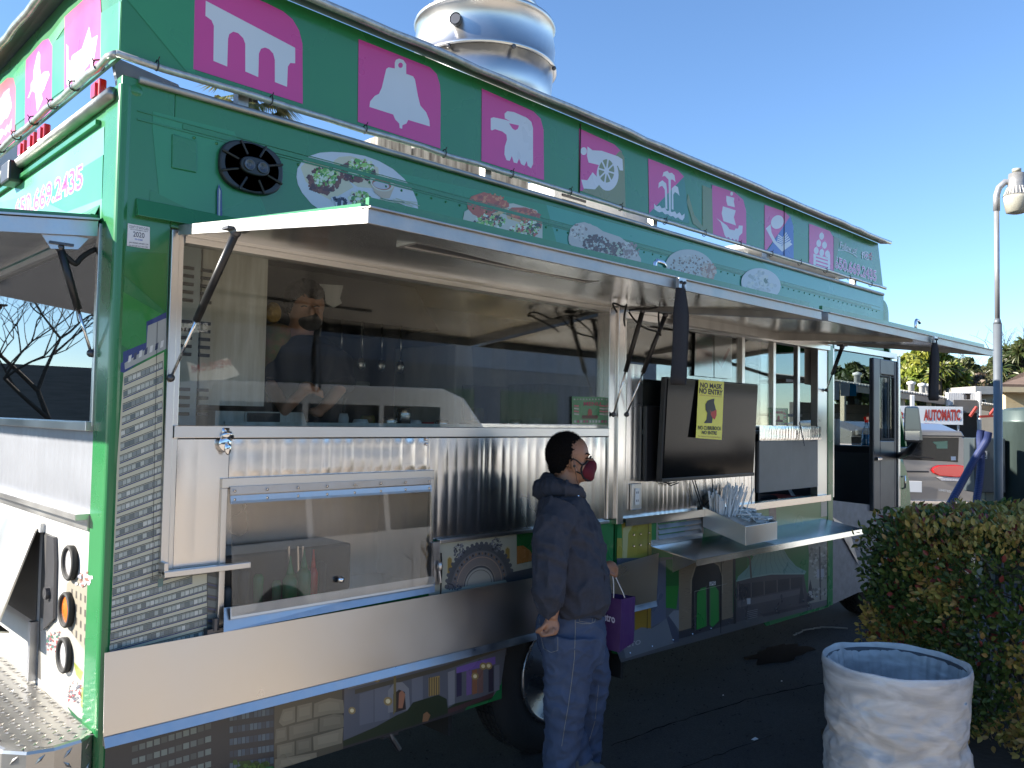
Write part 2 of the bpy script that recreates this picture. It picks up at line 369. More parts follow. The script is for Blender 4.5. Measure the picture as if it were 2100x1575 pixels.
# roof, floor, far side, front
obj('roof', BX(.03, 6.16, .05, 2.3, 2.70, 2.735), 'ac_white', T)
bm = bmesh.new(); bx(bm, .02, 6.9, .06, 2.28, .50, .55); bx(bm, .02, 1.4, .3, 2.0, .34, .5); bx(bm, 2.9, 6.8, .5, 1.9, .30, .5); obj('chassis', bm, 'steel_dark', T)
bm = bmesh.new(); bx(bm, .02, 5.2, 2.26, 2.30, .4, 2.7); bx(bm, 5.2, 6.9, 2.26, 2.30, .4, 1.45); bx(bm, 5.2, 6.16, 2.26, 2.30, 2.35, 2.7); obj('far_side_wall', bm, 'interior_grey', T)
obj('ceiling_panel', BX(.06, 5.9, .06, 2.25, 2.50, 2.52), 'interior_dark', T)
# --- gutter rails
for nm, pts, r in (('side_gutter', [(.05, -.010, 2.735), (6.12, -.010, 2.745)], .0125), ('rear_gutter', [(-.016, .035, 2.682), (-.016, 2.25, 2.682)], .022)):
    obj(nm, TUBE(pts, r, seg=10), 'alu_dirty', T, smooth=True)
bm = bmesh.new()
for i in range(74):
    x = .24+i*.08
    if x > 6.0: break
    ball(bm, (x, -.001, 2.592), .006, seg=6, rings=4)
    if i < 10: ball(bm, (.02, .15+i*.2, 2.60), .001, seg=4, rings=3)
tag(obj('rivets', bm, 'green_paint', T), kind='stuff')
bm = bmesh.new(); bx(bm, .05, 6.08, -.0035, .001, 2.603, 2.609); bx(bm, .05, 6.08, -.0035, .001, 2.632, 2.635); obj('panel_seam', bm, 'green_paint', T)
bm = bmesh.new(); bx(bm, .20, 5.9, -.004, .001, 2.612, 2.628); obj('trim_strip', bm, 'green_paint', T)
bm = bmesh.new(); q = [at(352, 275, 1, 0), at(402, 290, 1, 0), at(402, 355, 1, 0), at(351, 345, 1, 0)]; prism(bm, q, (0, -.006, 0)); obj('patch_panel', bm, 'green_paint', T, bevel=.003)
bm = bmesh.new(); hexa(bm, [(.055, -.032, 2.285), (5.1, -.032, 2.285), (5.1, .001, 2.285), (.055, .001, 2.285), (.055, -.006, 2.345), (5.1, -.004, 2.315), (5.1, .001, 2.315), (.055, .001, 2.345)]); obj('awning_hood', bm, 'green_paint', T, bevel=.004)
# front round of the body
bm = bmesh.new(); pr = [(6.161, 2.2), (6.161, 2.7)]+[(6.16+.13*math.sin(a), 2.6+.11*math.cos(a)) for a in [math.pi/2*i/6 for i in range(7)]]+[(6.30, 2.30)]
prism(bm, [(x, .01, z) for x, z in pr[1:]]+[(6.161, .01, 2.30)], (0, 2.27, 0)); obj('front_roof_edge', bm, 'green_paint', T)
# --- signboard on the roof rail
sg = bmesh.new(); SBL, SBR, STR, STL = Vector((-.012, -.004, 2.795)), Vector((6.135, -.004, 2.806)), Vector((6.03, -.004, 3.165)), Vector((-.012, -.004, 3.20))
prism(sg, [SBL, SBR, STR, STL], (0, .012, 0)); board = obj('signboard', sg, 'green_paint', T)
bm = bmesh.new(); prism(bm, [(-.012, .01, 2.795), (-.012, 2.32, 2.795), (-.012, 2.32, 3.20), (-.012, .01, 3.20)], (.012, 0, 0)); rboard = obj('rear_signboard', bm, 'green_paint', T); obj('sign_backing', BX(.0, 6.02, .0085, .014, 2.80, 3.16), 'ac_white', T); obj('sign_backing', BX(.0005, .004, .02, 2.31, 2.80, 3.19), 'ac_white', T)
bm = bmesh.new(); prism(bm, [(-.012, 2.32, 2.795), (6.1, 2.32, 2.795), (6.1, 2.32, 3.2), (-.012, 2.32, 3.2)], (0, .012, 0)); obj('far_signboard', bm, 'ac_white', T)
bm = bmesh.new(); slab(bm, [(-.07, -.07, 3.195), (6.09, -.07, 3.16), (6.09, .0, 3.17), (-.07, .0, 3.205)], .008, (0, 0, 1)); slab(bm, [(-.07, 0, 3.205), (-.0, 0, 3.205), (-.0, 2.36, 3.205), (-.07, 2.36, 3.195)], .008, (0, 0, 1)); obj('sign_brim', bm, 'steel_dark', T)
def wob(a, b, n, amp, seed):
    r = random.Random(seed); a, b = Vector(a), Vector(b)
    return [a.lerp(b, i/n)+Vector((0, r.uniform(-amp, amp), r.uniform(-amp, amp))) for i in range(n+1)]
mat('clear_tube', (.55, .55, .53), .2, .35, var=.4, vscale=30, coat=.5)
obj('light_rope', TUBE(wob((-.03, -.02, 2.79), (6.15, -.02, 2.80), 40, .003, 1), .0125, seg=8), 'clear_tube', T, smooth=True)
obj('light_rope', TUBE([(-.03, -.02, 2.79)]+wob((-.035, .03, 2.79), (-.035, 2.3, 2.80), 24, .006, 2), .0125, seg=8), 'clear_tube', T, smooth=True)
obj('light_rope', TUBE(wob((-.08, -.08, 3.205), (6.1, -.08, 3.168), 40, .004, 3), .016, seg=8), 'clear_tube', T, smooth=True)
obj('light_rope', TUBE(wob((-.08, -.08, 3.205), (-.08, 2.35, 3.205), 24, .006, 4), .016, seg=8), 'clear_tube', T, smooth=True)
for i in range(15):
    x = .1+i*.41
    bm = bmesh.new(); tube(bm, [(x, -.02+.016*math.cos(a), 2.794+.018*math.sin(a)) for a in [k*math.pi/4 for k in range(9)]], .0025, seg=4); tube(bm, [(x, -.03, 2.808), (x+.002, -.036, 2.820)], .002, seg=4); obj('cable_tie', bm, 'black_plastic', T)
for i in range(9):
    y = .12+i*.25
    bm = bmesh.new(); tube(bm, [(-.035+.018*math.cos(a), y, 2.794+.018*math.sin(a)) for a in [k*math.pi/4 for k in range(9)]], .003, seg=4); tube(bm, [(-.05, y, 2.80), (-.058, y, 2.812)], .0022, seg=4); obj('cable_tie', bm, 'black_plastic', T)
for x in (.4, 1.6, 2.9, 4.2, 5.6): obj('sign_bracket', BX(x, x+.04, .012, .05, 2.735, 2.83), 'alu_dirty', T)
# --- roof equipment seen through the gap and above
D1 = Vector((2.43, .95, 0)); bm = bmesh.new()
lathe(bm, [(.16, 2.735), (.16, 3.2), (.22, 3.3), (.33, 3.40), (.41, 3.58), (.425, 3.77)], D1, 48)
fan = obj('exhaust_fan', bm, 'stainless_brushed', T, smooth=True)
bm = bmesh.new(); lathe(bm, [(.425, 3.772), (.445, 3.765), (.445, 3.785), (.425, 3.80), (.435, 3.90), (.418, 4.02), (.43, 4.025), (.437, 4.04), (.43, 4.055), (.3, 4.058)], D1, 48); obj('fan_housing', bm, 'stainless_brushed', T, smooth=True)
bm = bmesh.new(); lathe(bm, [(.30, 4.06), (.30, 4.12), (.335, 4.13), (.33, 4.16), (.28, 4.27), (.18, 4.36), (.0, 4.40)], D1, 40); obj('fan_cap', bm, 'stainless_brushed', T, smooth=True)
p = at(887, 95, 1, .62)
bm = bmesh.new(); d = (Vector((p.x, p.y, p.z))-Vector((D1.x, D1.y, p.z))).normalized(); c0 = Vector((D1.x, D1.y, 3.90))+d*.39
tube(bm, [c0, c0+d*.07], [.036, .036], seg=16, cap=False); tube(bm, [c0, c0+d*.068], [.03, .03], seg=16); obj('fan_outlet', bm, 'steel_dark', T)
bm = bmesh.new()
for a in (200, 250, 300): ball(bm, D1+Vector((.44*math.cos(math.radians(a)), .44*math.sin(math.radians(a)), 3.76)), .014, seg=8, rings=5)
obj('fan_bolt', bm, 'steel_dark', T)
bm = bmesh.new(); bx(bm, 1.35, 2.1, .22, 1.5, 2.73, 2.90); obj('exhaust_duct', bm, 'duct_rust', T, bevel=.01)
bm = bmesh.new(); bx(bm, 1.15, 1.34, .22, .8, 2.73, 2.89); obj('duct_box', bm, 'duct_rust', T, bevel=.01)
bm = bmesh.new(); bx(bm, 2.36, 3.0, .28, 1.2, 2.73, 2.99); ac = obj('air_conditioner', bm, 'ac_white', T, bevel=.03)
for i in range(5): obj('louver', BX(2.42, 2.62, .274, .282, 2.765+i*.03, 2.778+i*.03), 'black_plastic', ac)
bm = bmesh.new(); bx(bm, 3.0, 3.3, .3, 1.1, 2.73, 2.93); obj('vent_box', bm, 'ac_white', T, bevel=.02)
bm = bmesh.new(); prism(bm, [(3.7, .5, 2.735), (4.0, .5, 2.735), (3.8, .5, 2.88)], (0, .6, 0)); obj('roof_vent', bm, 'ac_white', T)
bm = bmesh.new(); bx(bm, 4.35, 6.05, .25, 1.9, 2.90, 2.93); bx(bm, 4.4, 4.46, .3, 1.8, 2.735, 2.90); bx(bm, 5.9, 5.96, .3, 1.8, 2.735, 2.90); obj('roof_tray', bm, 'ac_white', T)
bm = bmesh.new(); prism(bm, [(.02, .10, 2.74), (.26, .10, 2.74), (.22, .10, 2.80), (.0, .10, 2.83)], (0, .02, 0)); obj('roof_flashing', bm, 'aluminium', T)
bm = bmesh.new(); prism(bm, [(.93, .3, 2.74), (1.1, .3, 2.74), (1.16, .3, 2.82), (.96, .3, 2.87)], (0, .5, 0)); obj('roof_hood', bm, 'ac_white', T)

# --- serving window 1
def frame(bm, x0, x1, z0, z1, y0, y1, w, h=None):
    h = h or w
    bx(bm, x0-w, x0, y0, y1, z0-h, z1+h); bx(bm, x1, x1+w, y0, y1, z0-h, z1+h); bx(bm, x0, x1, y0, y1, z1, z1+h); bx(bm, x0, x1, y0, y1, z0-h, z0)
bm = bmesh.new(); bx(bm, .172, .198, -.014, .05, 1.13, 2.262); bx(bm, .198, .218, -.004, .05, 1.13, 2.262); obj('window_post', bm, 'stainless_brushed', T, bevel=.002)
bm = bmesh.new(); bx(bm, .218, 2.49, -.012, .05, 2.225, 2.262); bx(bm, .218, 2.49, -.03, -.012, 2.245, 2.266); obj('window_header', bm, 'stainless_brushed', T, bevel=.002)
bm = bmesh.new(); bx(bm, .20, 2.49, -.02, .05, 1.565, 1.607); obj('window_sill', bm, 'stainless_brushed', T, bevel=.002)
bm = bmesh.new(); bx(bm, 2.49, 2.55, -.016, .05, 1.13, 2.262); bx(bm, 2.55, 2.605, -.03, .05, 1.10, 2.262); obj('window_post', bm, 'stainless_panel', T, bevel=.003)
for x0, x1 in ((.218, 2.49),): obj('window_pane', BX(x0, x1, .022, .027, 1.607, 2.225), 'window_glass', T)
# corrugated sheets: irregular vertical flutes
def flutes(x0, x1, z0, z1, y, seed, amp=.0045, pitch=.048, nx=None, nz=14, axis=0, k_=.55):
    r = random.Random(seed); L = x1-x0; nx = nx or int(L/.0065); cs = []; x = 0
    while x < L: cs.append(x); x += pitch*r.uniform(.7, 1.35)
    cs.append(L+.001); bm = bmesh.new(); V = []
    amps = [r.uniform(.45, 1.15) for _ in cs]
    for i in range(nx+1):
        xx = L*i/nx; k = max(j for j in range(len(cs)) if cs[j] <= xx+1e-9) if xx < cs[-1] else len(cs)-2
        k = min(k, len(cs)-2); t = (xx-cs[k])/(cs[k+1]-cs[k]); base = math.sin(math.pi*t)**.8*amps[k]
        row = []
        for j in range(nz+1):
            zz = z0+(z1-z0)*j/nz; tv = j/nz; e = min(1, min(tv, 1-tv)*7)
            h = base*amp*k_*e*(1+.35*noise.noise(Vector((xx*9, tv*2.2, seed))))+.002*noise.noise(Vector((xx*3, tv*2, seed+5)))
            row.append(bm.verts.new((x0+xx, y-h, zz) if axis == 0 else (y-h, x0+xx, zz)))
        V.append(row)
    for i in range(nx):
        for j in range(nz): bm.faces.new((V[i][j], V[i+1][j], V[i+1][j+1], V[i][j+1]))
    return bm
obj('fluted_panel', flutes(.218, .40, 1.13, 1.56, -.004, 1, .0015, .09), 'stainless_panel', T, smooth=True)
obj('fluted_panel', flutes(.402, 1.30, 1.425, 1.56, -.004, 2, .005), 'stainless_panel', T, smooth=True)
obj('fluted_panel', flutes(1.30, 2.488, 1.13, 1.56, -.004, 3, .005, .055), 'stainless_panel', T, smooth=True)
bm = bmesh.new(); obj('bottom_ledge', BX(1.345, 2.49, -.03, .0, 1.112, 1.128), 'stainless_brushed', T, bevel=.002); bx(bm, .17, .375, -.03, .0, 1.112, 1.128); bx(bm, .17, .47, -.055, -.03, 1.112, 1.132); bx(bm, .17, .185, -.05, .0, 1.12, 1.16); obj('bottom_ledge', bm, 'stainless_brushed', T, bevel=.002)
# padlock latch
c = at(462, 900, 1, -.02)
bm = bmesh.new(); bx(bm, c.x-.012, c.x+.014, -.022, -.004, 1.575, 1.60); tube(bm, [(c.x+.004, -.02, 1.575), (c.x+.004, -.03, 1.565)], [.022, .022], seg=12); ball(bm, (c.x, -.02, 1.545), (.024, .01, .030)); ball(bm, (c.x+.005, -.032, 1.528), (.012, .008, .022)); obj('latch', bm, 'chrome', T, smooth=True)
c = at(875, 900, 1, -.01); bm = bmesh.new(); ball(bm, (c.x, -.01, c.z), .007, seg=8, rings=6); ball(bm, (c.x, -.01, c.z-.022), .007, seg=8, rings=6); obj('screw', bm, 'chrome', T)
# --- low hatch with tilted acrylic pane
HX0, HX1 = .395, 1.30
bm = bmesh.new(); bx(bm, HX0-.022, HX1+.018, -.016, .0, 1.39, 1.425); bx(bm, HX0-.022, HX0, -.016, .0, .87, 1.39); bx(bm, HX1, HX1+.018, -.016, .0, .95, 1.39); hatch = obj('hatch_frame', bm, 'stainless_brushed', T, bevel=.002)
bm = bmesh.new(); slab(bm, [(HX0+.005, -.018, 1.395), (HX1-.005, -.018, 1.395), (HX1-.005, -.018, 1.368), (HX0+.005, -.018, 1.368)], .006, (0, -1, 0)); slab(bm, [(HX0+.005, -.02, 1.364), (HX1-.005, -.02, 1.364), (HX1-.005, -.025, 1.336), (HX0+.005, -.025, 1.336)], .006, (0, -1, 0)); obj('hatch_hinge', bm, 'aluminium', hatch)
bm = bmesh.new()
for i in range(8):
    for z in (1.38, 1.35): ball(bm, (HX0+.02+i*(HX1-HX0-.04)/7, -.028, z), .0055, seg=8, rings=5)
obj('hatch_screws', bm, 'chrome', hatch)
bm = bmesh.new(); slab(bm, [(HX0+.008, -.026, 1.345), (HX1-.01, -.026, 1.345), (HX1-.01, -.06, .955), (HX0+.008, -.06, .955)], .005, (0, -1, 0)); obj('hatch_pane', bm, 'acrylic', T)
bm = bmesh.new(); slab(bm, [(HX0+.004, -.054, .985), (HX1-.01, -.054, .985), (HX1-.01, -.060, .945), (HX0+.004, -.060, .945)], .004, (0, 1, 0)); obj('pane_rail', bm, 'stainless_brushed', T)
kn = at(699, 1189, 1, -.075); bm = bmesh.new(); ball(bm, kn, .013); obj('pane_knob', bm, 'chrome', T, smooth=True)
bm = bmesh.new()
for a in ((HX0, HX1, .002, .38, .93, .94), (HX0, HX1, .36, .38, .94, 1.36), (HX0, HX1, .002, .38, 1.385, 1.389), (HX0-.003, HX0, .002, .38, .94, 1.385), (HX1, HX1+.003, .002, .38, .94, 1.385)): bx(bm, *a)
obj('hatch_well', bm, 'stainless_brushed', T); obj('darkening_box', BX(HX0+.02, HX1-.3, .12, .34, .942, 1.13), 'black_plastic', T, bevel=.01); rq = random.Random(3)  # black box added to darken the lower part of the hatch
for k in range(7):
    x = HX0+.06+k*.065; h = rq.uniform(.05, .13); bm = bmesh.new(); lathe(bm, [(.018, .942), (.02, .942+h), (.012, .955+h)], (x, .08+rq.random()*.03, 0), 12); obj('spice_jar', bm, rq.choice(['interior_dark', 'steel_pot', 'interior_grey', 'bottle_green']), T, smooth=True)
obj('hatch_apron', (lambda b: (slab(b, [at(458, 1246, 1, -.030), at(889, 1184, 1, -.030), at(890, 1214, 1, -.056), at(457, 1296, 1, -.056)], .006, (0, -1, 0)), b)[1])(bmesh.new()), 'aluminium', T)
q = at(888, 1165, 1, -.02); bm = bmesh.new(); bx(bm, 1.30, 1.345, -.03, .0, .94, 1.12); ball(bm, (1.335, -.045, 1.02), (.012, .012, .02)); tube(bm, [(1.335, -.04, 1.0), (1.34, -.045, .95)], .006); obj('side_latch', bm, 'aluminium', T)
obj('hatch_strap', TUBE([(1.36, -.02, 1.07), (1.362, -.024, 1.0), (1.36, -.02, .84)], .0035), 'black_rubber', T)
# --- folded down apron shelf
bm = bmesh.new(); N = 30
slab(bm, [(.0, -.035, .90), (2.24, -.035, .900), (2.24, -.05, .62), (.0, -.05, .62)], .004, (0, -1, 0)); obj('apron_shelf', bm, 'stainless_brushed', T)
bm = bmesh.new(); slab(bm, [(.0, -.054, .645), (2.24, -.054, .645), (2.24, -.067, .616), (.0, -.067, .616)], .004, (0, -1, .4)); obj('apron_lip', bm, 'aluminium', T)
bm = bmesh.new(); bx(bm, .33, .42, -.034, -.0, .885, .915); tube(bm, [(.36, -.03, .91), (.36, -.03, .95)], .012); obj('apron_hinge', bm, 'steel_dark', T)
# --- bay 2
BZ0 = 1.128
obj('fluted_panel', flutes(2.607, 2.80, BZ0, 1.96, -.002, 5, .004, .05), 'stainless_panel', T, smooth=True)
obj('fluted_panel', flutes(2.80, 3.995, BZ0, 1.60, .0, 6, .005, .05), 'stainless_panel', T, smooth=True)
bm = bmesh.new(); bx(bm, 2.62, 5.085, -.035, .0, 1.108, 1.128); bx(bm, 2.62, 5.085, -.037, -.033, 1.085, 1.128); obj('bay_ledge', bm, 'stainless', T)
bm = bmesh.new(); bx(bm, 2.607, 5.085, -.03, .05, 2.20, 2.262); bx(bm, 2.607, 5.085, -.045, -.03, 2.235, 2.266); obj('window_header', bm, 'stainless_brushed', T, bevel=.002)
bm = bmesh.new()
for x in (2.615, 3.86, 4.27, 4.62): bx(bm, x, x+.035, -.004, .03, 1.60, 2.20)
for x in (4.93,): bx(bm, x, x+.155, -.006, .05, BZ0, 2.20)
bx(bm, 2.81, 4.93, -.004, .03, 1.575, 1.60); bx(bm, 3.99, 4.03, -.004, .03, BZ0, 1.6); obj('window_mullion', bm, 'stainless_brushed', T, bevel=.002)
obj('window_pane', BX(2.65, 3.86, .014, .018, 1.60, 2.20), 'window_glass', T)
obj('window_pane', BX(3.895, 4.27, .014, .018, 1.60, 2.20), 'window_glass', T)
bm = bmesh.new(); bx(bm, 4.05, 4.50, -.022, -.0, 1.19, 1.53); bx(bm, 4.51, 4.92, -.012, .004, 1.19, 1.53); obj('slider_door', bm, 'interior_grey', T, bevel=.004)
obj('counter_edge', flutes(4.04, 4.93, 1.535, 1.63, -.03, 8, .004, .04), 'stainless', T, smooth=True)
bm = bmesh.new(); bx(bm, 2.84, 3.86, .06, .4, 1.60, 1.62); bx(bm, 3.9, 4.92, .0, .5, 1.615, 1.635); obj('counter', bm, 'stainless', T)
# outlet
c = at(1303, 1018, 1, -.01); bm = bmesh.new(); bx(bm, c.x-.045, c.x+.045, -.02, -.006, c.z-.07, c.z+.07); ol = obj('outlet_box', bm, 'stainless_brushed', T, bevel=.004)
obj('socket', BX(c.x-.02, c.x+.02, -.024, -.02, c.z-.045, c.z+.045), 'plastic_white', ol, bevel=.003)
bm = bmesh.new()
for dz in (-.022, .022):
    for dx in (-.007, .006): bx(bm, c.x+dx-.0015, c.x+dx+.0015, -.0255, -.024, c.z+dz-.006, c.z+dz+.006)
obj('socket_slot', bm, 'black_plastic', ol)
# black steel panel beside the TV
bm = bmesh.new(); bx(bm, 2.80, 3.15, -.03, -.004, 1.315, 1.735); sp = obj('tv_mount_box', bm, 'black_plastic', T, bevel=.006)
bm = bmesh.new(); ball(bm, (2.95, -.032, 1.60), (.016, .01, .016)); obj('mount_cap', bm, 'plastic_white', sp, smooth=True)
# --- lower side details
bm = bmesh.new(); slab(bm, [at(1240, 1166, 1, -.045), at(1350, 1134, 1, -.045), at(1345, 1236, 1, -.05), at(1240, 1262, 1, -.05)], .004, (0, -1, 0)); obj('small_apron', bm, 'stainless_brushed', T)
bm = bmesh.new(); slab(bm, [at(1238, 1258, 1, -.053), at(1345, 1232, 1, -.053), at(1347, 1243, 1, -.07), at(1238, 1270, 1, -.07)], .004, (0, -1, 0)); obj('apron_lip', bm, 'aluminium', T)
for i in range(4): obj('vent_slat', (lambda b: (hexa(b, [(2.95, -.02, .985+i*.03), (3.38, -.02, .985+i*.03), (3.38, .0, .985+i*.03), (2.95, .0, .985+i*.03), (2.95, -.004, 1.008+i*.03), (3.38, -.004, 1.008+i*.03), (3.38, .0, 1.008+i*.03), (2.95, .0, 1.008+i*.03)]), b)[1])(bmesh.new()), 'alu_dirty', T)
bm = bmesh.new(); frame(bm, 2.95, 3.38, .98, 1.10, -.008, .001, .014); obj('vent_frame', bm, 'alu_dirty', T)
bm = bmesh.new(); slab(bm, [(2.88, .0, .955), (5.02, .0, .955), (4.95, -.33, .915), (2.88, -.30, .915)], .006, (0, 0, -1)); prism(bm, [(2.88, -.30, .918), (4.95, -.33, .918), (4.95, -.335, .885), (2.88, -.305, .885)], (0, -.004, 0)); bx(bm, 2.88, 3.4, -.012, -.004, .955, .985); shelf = obj('counter_shelf', bm, 'stainless', T)
for x in (3.1, 4.0, 4.8): obj('shelf_bracket', (lambda b: (prism(b, [(x, -.0, .94), (x, -.25, .91), (x, -.0, .78)], (.012, 0, 0)), b)[1])(bmesh.new()), 'aluminium', T)
pts = [at(a, b, 1, .004) for a, b in ((1555, 1262), (1572, 1284), (1700, 1245), (1705, 1232), (1705, 1215), (1560, 1250))]
bm = bmesh.new(); prism(bm, pts, (0, .006, 0)); obj('step_guard', bm, 'green_paint', T)
# --- wheel
def wheel(c, r=.40, wd=.24, name='rear_wheel', parent=T, face=-1):
    c = Vector(c); bm = bmesh.new(); R_ = r
    prof = [(R_*.62, -wd/2+.01), (R_*.72, -wd/2), (R_*.93, -wd/2+.012), (R_, -wd/2+.05), (R_, wd/2-.05), (R_*.93, wd/2-.01), (R_*.6, wd/2)]
    lathe(bm, prof, c, 48, axis=1); ty = obj(name, bm, 'tyre', parent, smooth=True)
    bm = bmesh.new()
    for k in range(60):
        a = k*2*math.pi/60
        for j in range(4):
            y = -wd/2+.055+j*(wd-.11)/4; p = c+Vector((math.cos(a)*(R_-.002), y, math.sin(a)*(R_-.002)))
            t = Vector((-math.sin(a), 0, math.cos(a)))*.016; n = Vector((math.cos(a), 0, math.sin(a)))*.008; w_ = Vector((0, (wd-.11)/4*.72, 0))
            hexa(bm, [p-t, p+t, p+t+w_, p-t+w_, p-t+n, p+t+n, p+t+w_+n, p-t+w_+n])
    tag(obj('tread', bm, 'tyre', ty), kind='stuff')
    bm = bmesh.new(); prof = [(R_*.64, -wd/2+.0), (R_*.60, -wd/2-.008), (R_*.57, -wd/2+.01), (R_*.52, -wd/2+.05), (R_*.42, -wd/2+.05), (R_*.30, -wd/2+.015), (R_*.22, -wd/2+.012), (R_*.21, -wd/2-.03), (R_*.15, -wd/2-.055), (.0, -wd/2-.06)]
    lathe(bm, prof, c, 40, axis=1); obj('rim', bm, mat('rim_steel', (.45, .45, .47), .28, .9, var=.3, vscale=8, rvar=.1), ty, smooth=True)
    for k in range(6):
        a = k*math.pi/3+.3; bm = bmesh.new(); ball(bm, c+Vector((math.cos(a)*R_*.42, -wd/2+.046, math.sin(a)*R_*.42)), (.028, .008, .028), seg=12, rings=6); obj('rim_hole', bm, 'black_rubber', ty)
    return ty
wheel((2.17, .15, .405), .405)
wheel((6.45, .30, .405), .405, name='front_wheel')
bm = bmesh.new(); bx(bm, 1.5, 2.7, .40, .42, .2, 1.1); bx(bm, 1.48, 1.5, .05, .42, .25, .9); bx(bm, 2.7, 2.72, .05, .42, .25, .9); obj('wheel_well', bm, 'black_rubber', T)
bm = bmesh.new(); tube(bm, [(1.18, .1, .36), (1.2, .08, .30), (1.23, .07, .25)], .012); bx(bm, 1.15, 1.23, .08, .1, .31, .37); obj('hanging_hook', bm, 'steel_dark', T)

# --- awnings: shallow trays hinged at the header
def awning(x0, x1, green_z):
    yo, zo, yi, zi = -1.13, 2.142, -.03, 2.262
    bm = bmesh.new(); slab(bm, [(x0+.01, yi, zi+.002), (x1-.01, yi, zi+.002), (x1-.01, yo+.04, zo+.012), (x0+.01, yo+.04, zo+.012)], .012, (0, 0, 1)); aw = obj('awning', bm, 'green_paint', T)
    # underside: gently buckled mirror-like sheet
    bm = bmesh.new(); nx, ny = 40, 16; V = []
    for i in range(nx+1):
        r_ = []
        for j in range(ny+1):
            t = j/ny; x = x0+.012+(x1-x0-.024)*i/nx; y = yi+(yo+.03-yi)*t; z = zi-.006+(zo+.002-zi+.006)*t
            e = min(1, min(i, nx-i)/3)*min(1, min(j, ny-j)/2)
            z += .0045*noise.noise(Vector((x*1.6, y*2.2, x0)))*e; r_.append(bm.verts.new((x, y, z)))
        V.append(r_)
    for i in range(nx):
        for j in range(ny): bm.faces.new((V[i][j], V[i+1][j], V[i+1][j+1], V[i][j+1]))
    obj('underside', bm, 'stainless', aw, smooth=True)
    bm = bmesh.new(); bx(bm, x0, x1, yo-.006, yo+.002, zo-.034, zo+.002); bx(bm, x0, x1, yo-.016, yo+.03, zo+.002, zo+.007)
    for xx in (x0, x1-.006): hexa(bm, [(xx, yo, zo-.034), (xx+.006, yo, zo-.034), (xx+.006, yi, zi-.02), (xx, yi, zi-.02), (xx, yo, zo+.008), (xx+.006, yo, zo+.008), (xx+.006, yi, zi+.014), (xx, yi, zi+.014)])
    obj('fascia', bm, 'alu_dirty', aw, bevel=.001)
    bm = bmesh.new(); bx(bm, x0+.03, x1-.03, yo+.035, yo+.05, zo+.016, zo+.042); obj('green_rim', bm, 'green_paint', aw)
    return aw
a1 = awning(.185, 2.57, 0); a2 = awning(2.635, 5.02, 0)
# light strip let into awning 1
def awz(y): return 2.262+(y+.03)/(-1.10)*(2.154-2.262)
bm = bmesh.new()
for (xa, xb, ya, yb, dz) in ((.60, 1.50, -.80, -.785, .012), (.60, 1.50, -.70, -.685, .012), (.60, .615, -.785, -.70, .012), (1.485, 1.50, -.785, -.70, .012)):
    bx(bm, xa, xb, ya, yb, awz(-.74)-.014, awz(-.74)-.004)
lf = obj('light_frame', bm, 'stainless_brushed', a1)
obj('light_grille', BX(.615, 1.485, -.785, -.70, awz(-.74)-.010, awz(-.74)-.006), 'steel_dark', a1)
# grey inner tray under awning 2
bm = bmesh.new(); slab(bm, [(3.05, -.10, 2.20), (4.15, -.10, 2.20), (4.15, -.10, 2.285), (3.05, -.10, 2.285)], .008, (0, 1, 0)); prism(bm, [(4.15, -.095, 2.20), (4.15, -.95, 2.142), (4.15, -.95, 2.205), (4.15, -.095, 2.285)], (.008, 0, 0)); obj('valance', bm, 'ac_white', a2)
# gas struts
def strut(top, bot, name='gas_strut', par=T):
    top, bot = Vector(top), Vector(bot); mid = top.lerp(bot, .58)
    s = obj(name, TUBE([top, mid], .0125, seg=10), 'black_plastic', par, smooth=True)
    obj('rod', TUBE([mid, bot], .005, seg=8), 'chrome', s, smooth=True)
    bm = bmesh.new(); ball(bm, top, .016, seg=10, rings=6); obj('ball_joint', bm, 'steel_dark', s, smooth=True); bm = bmesh.new(); ball(bm, bot, .014, seg=10, rings=6); obj('ball_joint', bm, 'steel_dark', s, smooth=True); bm = bmesh.new(); bx(bm, top.x-.035, top.x+.035, top.y-.02, top.y+.02, top.z+.006, top.z+.014); obj('mount_plate', bm, 'steel_dark', s); return s
strut((.20, -.42, awz(-.42)-.03), at(350, 775, 1, -.02))
strut((2.50, -.22, awz(-.22)-.03), at(1258, 850, 1, -.03)); strut((2.70, -.22, awz(-.22)-.03), at(1285, 850, 1, -.03))
strut(at(1727, 712, 1, -.5), at(1695, 800, 1, -.02))
bm = bmesh.new()
tube(bm, bezier(at(1265, 640, 1, -.2), at(1240, 600, 1, -.25), at(1280, 640, 1, -.3), at(1285, 625, 1, -.3))+bezier(at(1285, 625, 1, -.3), at(1275, 660, 1, -.2), at(1283, 668, 1, -.2), at(1281, 668, 1, -.2)), .005, seg=6)
tube(bm, bezier(at(1290, 640, 1, -.2), at(1320, 690, 1, -.2), at(1350, 670, 1, -.2), at(1355, 688, 1, -.2)), .005, seg=6)
tube(bm, bezier(at(1290, 636, 1, -.2), at(1320, 630, 1, -.3), at(1345, 640, 1, -.3), at(1359, 620, 1, -.3)), .005, seg=6)
tube(bm, bezier(at(1359, 620, 1, -.3), at(1345, 640, 1, -.25), at(1352, 660, 1, -.2), at(1354, 688, 1, -.2)), .005, seg=6)
obj('safety_cable', bm, 'black_rubber', T, smooth=True)
